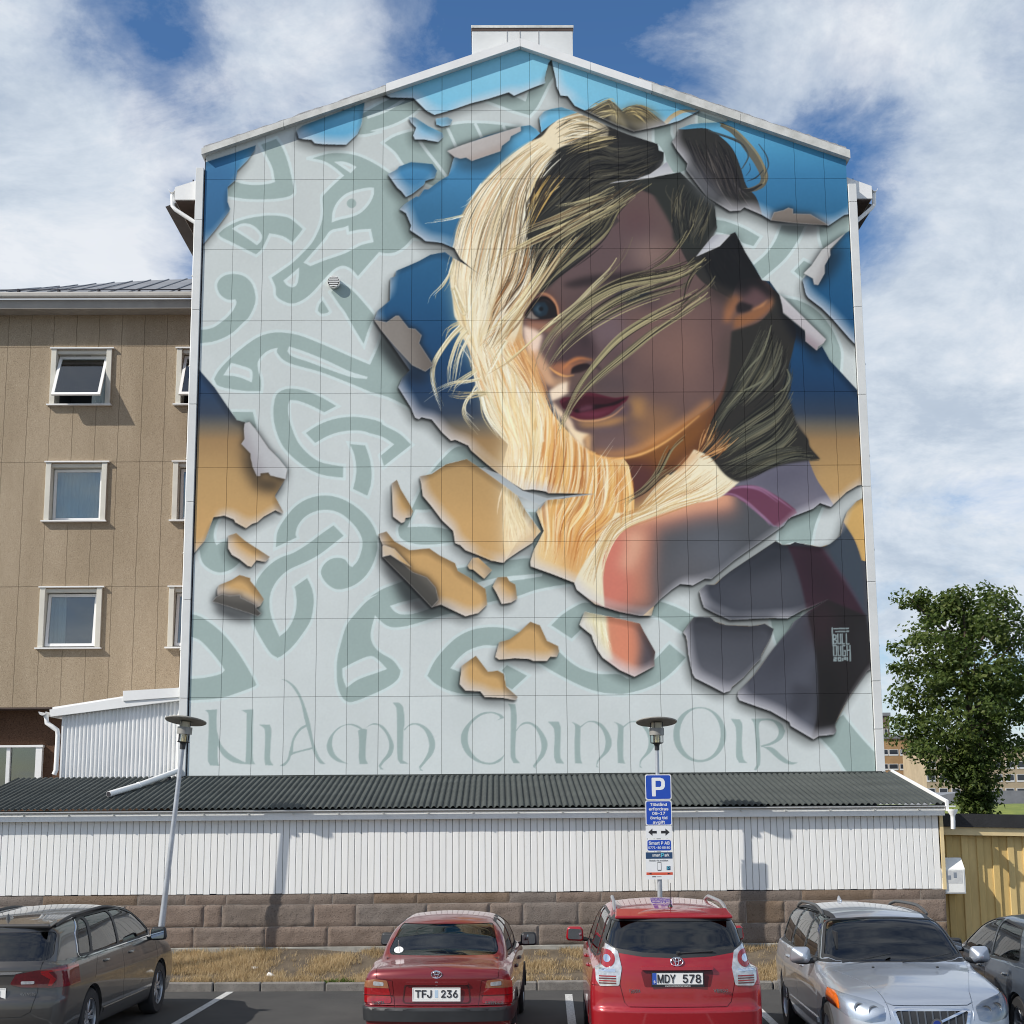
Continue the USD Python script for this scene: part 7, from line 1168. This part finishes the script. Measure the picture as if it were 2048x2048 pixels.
    for s in (1, -1):
        x0 = -.05 if s > 0 else .62; zz = lambda x, y: None
        pts = [np.array([x, y]) for x, y in ((x0-.0, 3.50), (x0-.55, 3.40))]
        part(car, 'wiper', tube([[x0, 3.40, 1.015], [x0-.3, 3.33, 1.045], [x0-.58, 3.24, 1.085]], [.012, .009, .006], 6), M_PLASTIC); part(car, 'washer_jet', box(s*.35-.015, s*.35+.015, 3.70, 3.73, .985, 1.0, .004), M_PLASTIC)
        p = carpart(car, 'mirror', hull(((s*.95, 3.02, 1.01), .05), ((s*1.09, 3.0, 1.015), .05), ((s*.96, 3.02, 1.09), .05), ((s*1.08, 3.0, 1.09), .048), ((s*1.0, 3.09, 1.04), .055)), pt); carpart(p, 'mirror_foot', hull(((s*.85, 3.05, 1.0), .03), ((s*.97, 3.02, .985), .035), ((s*1.06, 3.0, .975), .02)), M_PLASTIC)
        [handle(car, b, q2, .88, s, pt) for q2 in (1.35, 2.35)]
        for y in (1.06, 3.87): wheel(car, s*.80, y, .335, .22, s, 9)
        carpart(car, 'side_strip', b.shell(.014, -.01)^side_prism(gl([(1.5, .42), (3.4, .42)], .05), s), pt, b)
    rail(car, .60, .62, .45, 2.35, lambda y: b.top(y)-.05, mat('dark_rail', (.12, .125, .13), .4, metal=.6), .06)
    carpart(car, 'shark_fin_aerial', hull(((.05, .45, 1.47), .025), ((.05, .60, 1.475), .012), ((.05, .46, 1.52), .010)), pt)
    cabin(car, b, (1.35, 2.45), 3.12); part(car, 'sun_blind', box(.60, .62, 2.6, 3.1, 1.02, 1.3), M_PLASTIC)
silver_estate()
# ------------------------------------------------------------------ dark blue-grey hatchback, cut by the right edge
def dark_hatch():
    b = Body(dict(L=4.25, H=1.46, belt=.95, h=.032, crown=.05, kt=.13, kr=.13, bulge=.14, top=[(0, 1.32), (.3, 1.40), (.9, 1.45), (1.9, 1.46), (2.5, 1.38), (2.9, 1.2), (3.4, .99), (3.8, .91), (4.1, .78), (4.25, .62)],
        hw=[(.15, .79), (.28, .85), (.5, .885), (.72, .89), (.9, .86), (1.0, .84)], gh=[(0, .80), (.5, .72), (.85, .63), (1, .58)], rear=[(.15, .1), (.3, .02), (.6, .0), (.9, .05), (1.2, .2), (1.46, .36)], front=[(.15, .1), (.45, .0), (.65, .05), (.85, .22), (1.46, .4)], plan=[(0, .93), (.5, .985), (1.2, 1), (3.0, 1), (3.8, .96), (4.25, .86)], plan2=[(0, .86), (.7, .94), (2, 1), (3., .99), (4.25, .9)]))
    car = thing('hatchback_car', 'dark blue-grey hatchback car cut off by the right edge', 'car', (6.66, 14.75, 0), math.radians(-2.5)); pt = car_paint('blue_grey_paint', (.060, .075, .098), .45, .32)
    sd = [[(1.95, .97), (3.05, .98), (2.62, 1.25), (2.35, 1.355), (1.97, 1.375)], [(1.0, .99), (1.88, .97), (1.90, 1.375), (1.2, 1.33)]]
    win = [('windscreen', end_prism(rounded([(-.72, 1.0), (.72, 1.0), (.58, 1.36), (-.58, 1.36)], .05), 2.3, 3.8), M_CARGLASS), ('rear_window', end_prism(rounded([(-.66, 1.02), (.66, 1.02), (.56, 1.32), (-.56, 1.32)], .05), -.3, .9), M_CARGLASS)]+[('side_window', side_prism(rounded(p, .03), s), M_CARGLASS) for p in sd for s in (-1, 1)]
    make_body(car, b, pt, win, M_CARGLASS, (.85, 3.4), [side_prism(gl(p), s) for s in (1, -1) for p in ([(1.92, .94), (1.95, .5), (2.0, .3)], [(3.1, .95), (3.15, .5), (3.1, .3)])], .355)
    for s in (-1, 1):
        for p in sd: carpart(car, 'window_seal', (b.shell(.001, -.016)^side_prism(rounded(p, .03).buffer(.02), s))-side_prism(rounded(p, .03), s), M_PLASTIC, b)
        door_mirror(car, s*.84, 2.86, .99, s, M_PLASTIC); [handle(car, b, q, .83, s, M_CHROME) for q in (1.2, 2.15)]
        for y in (.85, 3.4): wheel(car, s*.76, y, .315, .205, s, 8)
        q = rounded([(s*.55, .80), (s*.93, .80), (s*.93, .99), (s*.60, .97)], .03); carpart(car, 'tail_lamp', b.shell(.008, -.02)^end_prism(q, -.3, .55), M_REDLENS, b)
    cabin(car, b, (1.2, 2.2), 2.9)
dark_hatch()
# ================================================================== street lamps
M_LAMPGREY = mat('lamp_enamel', (.26, .255, .235), .5, metal=.2, vary=.16, scale=5.); M_CAPUNDER = mat('lamp_cap_enamel', (.235, .225, .20), .55, vary=.22, scale=6.); M_LAMPGLASS = pane_mat('lamp_glass', (.86, .82, .70), .9, .10); M_OLDWHITE = mat('yellowed_reflector', (.52, .47, .34), .5)
def lamp(name, label, x, y, z0, zc, lean_x, pole_r, sleeve):
    """zc: height of the cap; everything hangs on the (leaning) pole."""
    t = thing(name, label, 'street lamp', (x, y, z0), group=None); H = zc-z0
    R = trimesh.transformations.rotation_matrix(lean_x, [0, 1, 0])
    def put(nm, m, mt, sm=40, par=t): m.apply_transform(R); return part(par, nm, m, mt, sm)
    prof = [(0, -.3), (sleeve, -.3), (sleeve, .62), (sleeve*.93, .66), (pole_r*1.25, .74), (pole_r*1.1, 1.2), (pole_r*.82, H-.44), (0, H-.44)]
    put('pole', lathe(prof, 22), M_STEEL)
    head = put('lamp_head', lathe([(0, H-.46), (pole_r*1.05, H-.46), (pole_r*1.1, H-.39), (.05, H-.36), (.10, H-.345), (.105, H-.335), (0, H-.335)], 24), M_PLASTIC)
    put('bulb', lathe([(0, H-.33), (.02, H-.33), (.022, H-.27), (.036, H-.22), (.03, H-.17), (0, H-.15)], 16), mat('bulb_glass', (.75, .70, .55), .2, coat=1.), 40, head)
    put('lamp_glass', lathe([(.062, H-.335), (.064, H-.335), (.064, H-.10), (.062, H-.10), (.062, H-.335)], 28), M_LAMPGLASS, 40, head)
    put('collar', lathe([(.112, H-.215), (.120, H-.215), (.120, H-.10), (.112, H-.10), (.07, H-.105), (.07, H-.12), (.108, H-.118), (.112, H-.215)], 32), M_LAMPGREY, 40, head)
    put('reflector', lathe([(0, H-.10), (.085, H-.10), (.085, H-.012), (0, H-.012)], 24), M_OLDWHITE, 40, head)
    for k in range(4):
        a = PI/4+k*PI/2+.3; put('strut', tube([[.106*math.cos(a), .106*math.sin(a), H-.335], [.106*math.cos(a), .106*math.sin(a), H-.005]], .007, 6), M_PLASTIC, 40, head)
    cap = lathe([(0, 0), (.325, -.012), (.335, -.004), (.335, .008), (.30, .020), (.12, .060), (0, .066)], 48)
    cap.apply_transform(trimesh.transformations.rotation_matrix(math.radians(-9.5), [1, 0, 0])); cap.apply_translation([0, 0, H]); put('lamp_cap', cap, M_CAPUNDER, 40, head)
LX = at(318, 1842, y=22.12); bz = float(bank_z(np.array(LX[0]), np.array(22.12)))
lamp('street_lamp', 'leaning grey street lamp behind the grey-brown estate car', float(LX[0])-.02, 22.12, bz-.02, at(366, 1440, y=22.12)[2], math.radians(5.0), .042, .060)
RX = float(at(1314, 1560, y=22.12)[0]); rz0 = float(bank_z(np.array(RX), np.array(22.12)))
lamp('street_lamp', 'upright grey street lamp that carries the parking signs', RX, 22.12, rz0-.02, at(1313, 1444, y=22.12)[2], math.radians(.2), .036, .052)
# ------------------------------------------------------------------ the signs on its pole
M_BLUE = mat('sign_blue', (.004, .060, .42), .35, coat=.4); M_SIGNWHITE = mat('sign_white', (.78, .79, .80), .4, coat=.3, vary=.03); M_NAVY = mat('poster_navy', (.02, .06, .14), .5); M_CYAN = mat('poster_cyan', (.10, .50, .62), .5); M_ORANGE = mat('poster_orange', (.62, .10, .05), .5); M_GREYINK = mat('grey_ink', (.14, .15, .16), .6); M_BACK = mat('sign_back', (.40, .41, .42), .5, metal=.5)
SGY = 22.12-.052
def sign(label, px0, px1, py0, py1, face, border=None, catg='sign', name='parking_sign'):
    a, b = at(px0, py1, y=SGY), at(px1, py0, y=SGY); w, h = b[0]-a[0], b[2]-a[2]; cx = (a[0]+b[0])/2
    t = thing(name, label, catg, (cx, SGY, a[2])); r = .03 if border else .006
    rr = lambda i: sbox(-w/2+i, i, w/2-i, h-i).buffer(-r).buffer(r, quad_segs=5)
    part(t, 'sign_plate', facing(prism(rr(0), .008), (0, .008, 0)), border or face); part(t, 'sign_back', facing(prism(rr(.003), .002), (0, .011, 0)), M_BACK)
    if border: part(t, 'sign_face', facing(prism(rr(.013), .002), (0, .001, 0)), face)
    for k in (.25, .75): part(t, 'clamp', box(-.045, .045, .009, .09, h*k-.012, h*k+.012), M_STEEL)
    return t, w, h
def text(t, s, h, x, z, m, width=None, bold=True, y=-.0018): return word(t, 'letters', s, h, m, [x, y, z], bold, width=width, depth=.0012)
t, w, h = sign('square blue parking sign with a large white P, topmost on the lamp pole', 1291, 1342, 1548.6, 1599.6, M_BLUE, M_SIGNWHITE)
pp = prism(Polygon([(-.105, .055), (-.042, .055), (-.042, .155), (.035, .155), (.085, .172), (.108, .215), (.108, .29), (.085, .335), (.035, .352), (-.105, .352)]).buffer(-.012).buffer(.012, quad_segs=6).difference(Polygon([(-.042, .205), (.025, .205), (.045, .218), (.048, .288), (.025, .302), (-.042, .302)]).buffer(.001)), .0015)
part(t, 'letter', facing(pp, (0, -.0005, .0)), M_SIGNWHITE)
t, w, h = sign('blue sign with white Swedish text on permit hours, just under the P sign', 1291.6, 1343, 1600.6, 1651, M_BLUE, M_SIGNWHITE)
for k, (s, wd) in enumerate((('Tillstånd', .275), ('erfordras', .315), ('08–17', .21), ('övrig tid', .275), ('avgift', .195))): text(t, s, .044, 0, h-.088-k*.0705, M_SIGNWHITE, wd)
t, w, h = sign('white sign with two black arrows pointing left and right', 1292, 1343.5, 1651.6, 1677, M_SIGNWHITE)
for s in (-1, 1): part(t, 'arrow', facing(prism(Polygon([(s*.035, h/2-.02), (s*.105, h/2-.02), (s*.105, h/2-.058), (s*.172, h/2), (s*.105, h/2+.058), (s*.105, h/2+.02), (s*.035, h/2+.02)]), .0015), (0, -.0005, 0)), M_INK)
t, w, h = sign('narrow blue sign with a company name and telephone number', 1293.5, 1343.3, 1678.2, 1703, M_BLUE, M_SIGNWHITE)
text(t, 'Smart P AB', .048, 0, h-.085, M_SIGNWHITE, .335); text(t, '0771-80 88 80', .036, 0, .042, M_SIGNWHITE, .35)
t, w, h = sign('white poster panel on paying by phone, lowest on the lamp pole', 1292.5, 1345, 1704, 1759, M_SIGNWHITE)
part(t, 'top_band', box(-w/2+.002, w/2-.002, -.001, .002, h-.105, h-.002), M_NAVY); text(t, 'smart', .042, -.045, h-.068, M_SIGNWHITE, .13); text(t, 'P', .062, .055, h-.080, M_CYAN, .05); text(t, 'ark', .042, .125, h-.068, M_SIGNWHITE, .075)
text(t, 'Betala via mobilen', .026, -.01, h-.145, M_GREYINK, .30, False)
part(t, 'phone_picture', facing(prism(rounded([(-.032, .135), (.032, .135), (.032, .275), (-.032, .275)], .01), .0012), (0, -.0004, 0)), M_GREYINK); part(t, 'phone_screen', box(-.025, .025, -.0024, -.0016, .15, .262), M_SIGNWHITE)
part(t, 'logo_square', box(.115, .178, -.001, .0, .145, .208), M_NAVY); text(t, 'P', .046, .146, .155, M_CYAN, .036)
part(t, 'orange_band', box(-w/2+.004, w/2-.004, -.001, .0, .070, .112), M_ORANGE); text(t, 'MOT AVGIFT', .018, 0, .082, M_SIGNWHITE, .20) if False else None
for s in (-1, 1): part(t, 'band_arrow', facing(prism(Polygon([(s*.13, .078), (s*.18, .091), (s*.13, .104)]), .001), (0, -.0012, 0)), M_INK)
part(t, 'print_line', box(-.12, -.06, -.001, 0, .036, .050), M_INK); part(t, 'print_line', box(-.05, .03, -.001, 0, .038, .046), M_GREYINK)

# ================================================================== dry grass and weeds on the bank
def blades(n, seed, xr, hmin, hmax, clump, m, name, label, catg, kind, lean=.75, wid=.0032, green=False, pts=None):
    r = np.random.default_rng(seed)
    if pts is None:
        x = r.uniform(xr[0], xr[1], n*4); tt = r.random(n*4); y = KX(x)+.15+tt*(WALL_Y-.03-KX(x)-.15)
        d = meshkit.fbm(np.stack([x*1.5, y*2.1, 0*x+clump], -1), 3, 4); near = np.clip((.25-tt)/.25, 0, 1)*.10+np.clip((tt-.75)/.25, 0, 1)*.05
        keep = r.random(n*4) < np.clip((d+near-.42)*8, .05, 1); x, y = x[keep][:n], y[keep][:n]; dk = d[keep][:n]
    else: x, y = pts; dk = np.full(len(x), .6)
    # gather blades into tufts
    k = len(x); cx, cy = x[r.integers(0, max(1, k//26), k)], None
    idx = r.integers(0, max(1, k//26), k); x = x[idx]+r.normal(0, .055, k); y = np.minimum(y[idx]+r.normal(0, .045, k), WALL_Y-.04); dk = dk[idx]
    y = np.maximum(y, KX(x)+.12); z = bank_z(x, y)-.01; h = r.uniform(hmin, hmax, k)*np.clip(.55+1.2*(dk-.4), .5, 1.3); a = r.uniform(0, 2*PI, k); ln = np.abs(r.normal(0, lean, k))*h
    tip = np.stack([x+np.cos(a)*ln, y+np.sin(a)*ln, z+h*np.cos(np.minimum(1.1, ln/h*.8))], 1); b = np.stack([x, y, z], 1); mid = b*.45+tip*.55+[0, 0, .012]; side = np.stack([-np.sin(a+.6), np.cos(a+.6), 0*a], 1)*wid
    V = np.stack([b-side, b+side, mid+side*.7, tip, mid-side*.7], 1).reshape(-1, 3); o = np.arange(k)[:, None]*5; F = np.concatenate([o+[0, 1, 2], o+[0, 2, 4], o+[4, 2, 3]])
    path = solo(name, (V, F), m, label, catg, None, kind)
    UsdGeom.PrimvarsAPI(stage.GetPrimAtPath(path)).CreatePrimvar('tone', Sdf.ValueTypeNames.FloatArray, 'vertex').Set(Vt.FloatArray.FromNumpy(np.repeat(np.clip(r.random(k)*.8+.3*(dk-.5), 0, 1), 5).astype(np.float32)))
M_STRAW = leaf_mat('dry_straw', (.26, .19, .10), (.58, .44, .25), (.80, .67, .44)); M_WEED = leaf_mat('weed_green', (.05, .085, .015), (.10, .15, .03), (.17, .20, .05))
blades(120000, 3, (-10.8, 8.4), .045, .17, 4., M_STRAW, 'dry_grass', 'dry straw-coloured grass on the bank below the stone plinth', 'grass', 'stuff')
r0 = np.random.default_rng(17); wx = np.concatenate([r0.normal(c, s, n) for c, s, n in ((-2.42, .13, 70), (2.05, .2, 40), (1.6, .4, 30), (-7.5, .5, 30), (.2, .3, 20))]); wy = np.concatenate([KX(np.full(70, -2.4))+.10+np.abs(r0.normal(0, .05, 70)), 21.9+r0.normal(0, .25, 120)])
blades(0, 5, None, .06, .14, 0, M_WEED, 'green_weeds', 'small green weeds growing among the dry grass', 'weeds', 'stuff', .9, .012, pts=(wx, wy))
def litter():
    r = np.random.default_rng(23)
    for k, (px, py, s) in enumerate(((511, 1911, .045), (541, 1945, .04), (1250, 1938, .03))):
        p = at(px, py, y=22.2-.3*(k == 1)); z = float(bank_z(np.array(p[0]), np.array(p[1]))); v = r.normal(0, s, (9, 3))*[1, 1, .4]; m = trimesh.convex.convex_hull(v); m.apply_translation([p[0], p[1], z+.03])
        solo('paper_scrap', m, M_PLATE, ['crumpled white paper scrap in the dry grass behind the grey-brown estate', 'second white paper scrap lower down the bank near the kerb', 'white paper scrap in the grass left of the red people carrier'][k], 'litter')
litter()
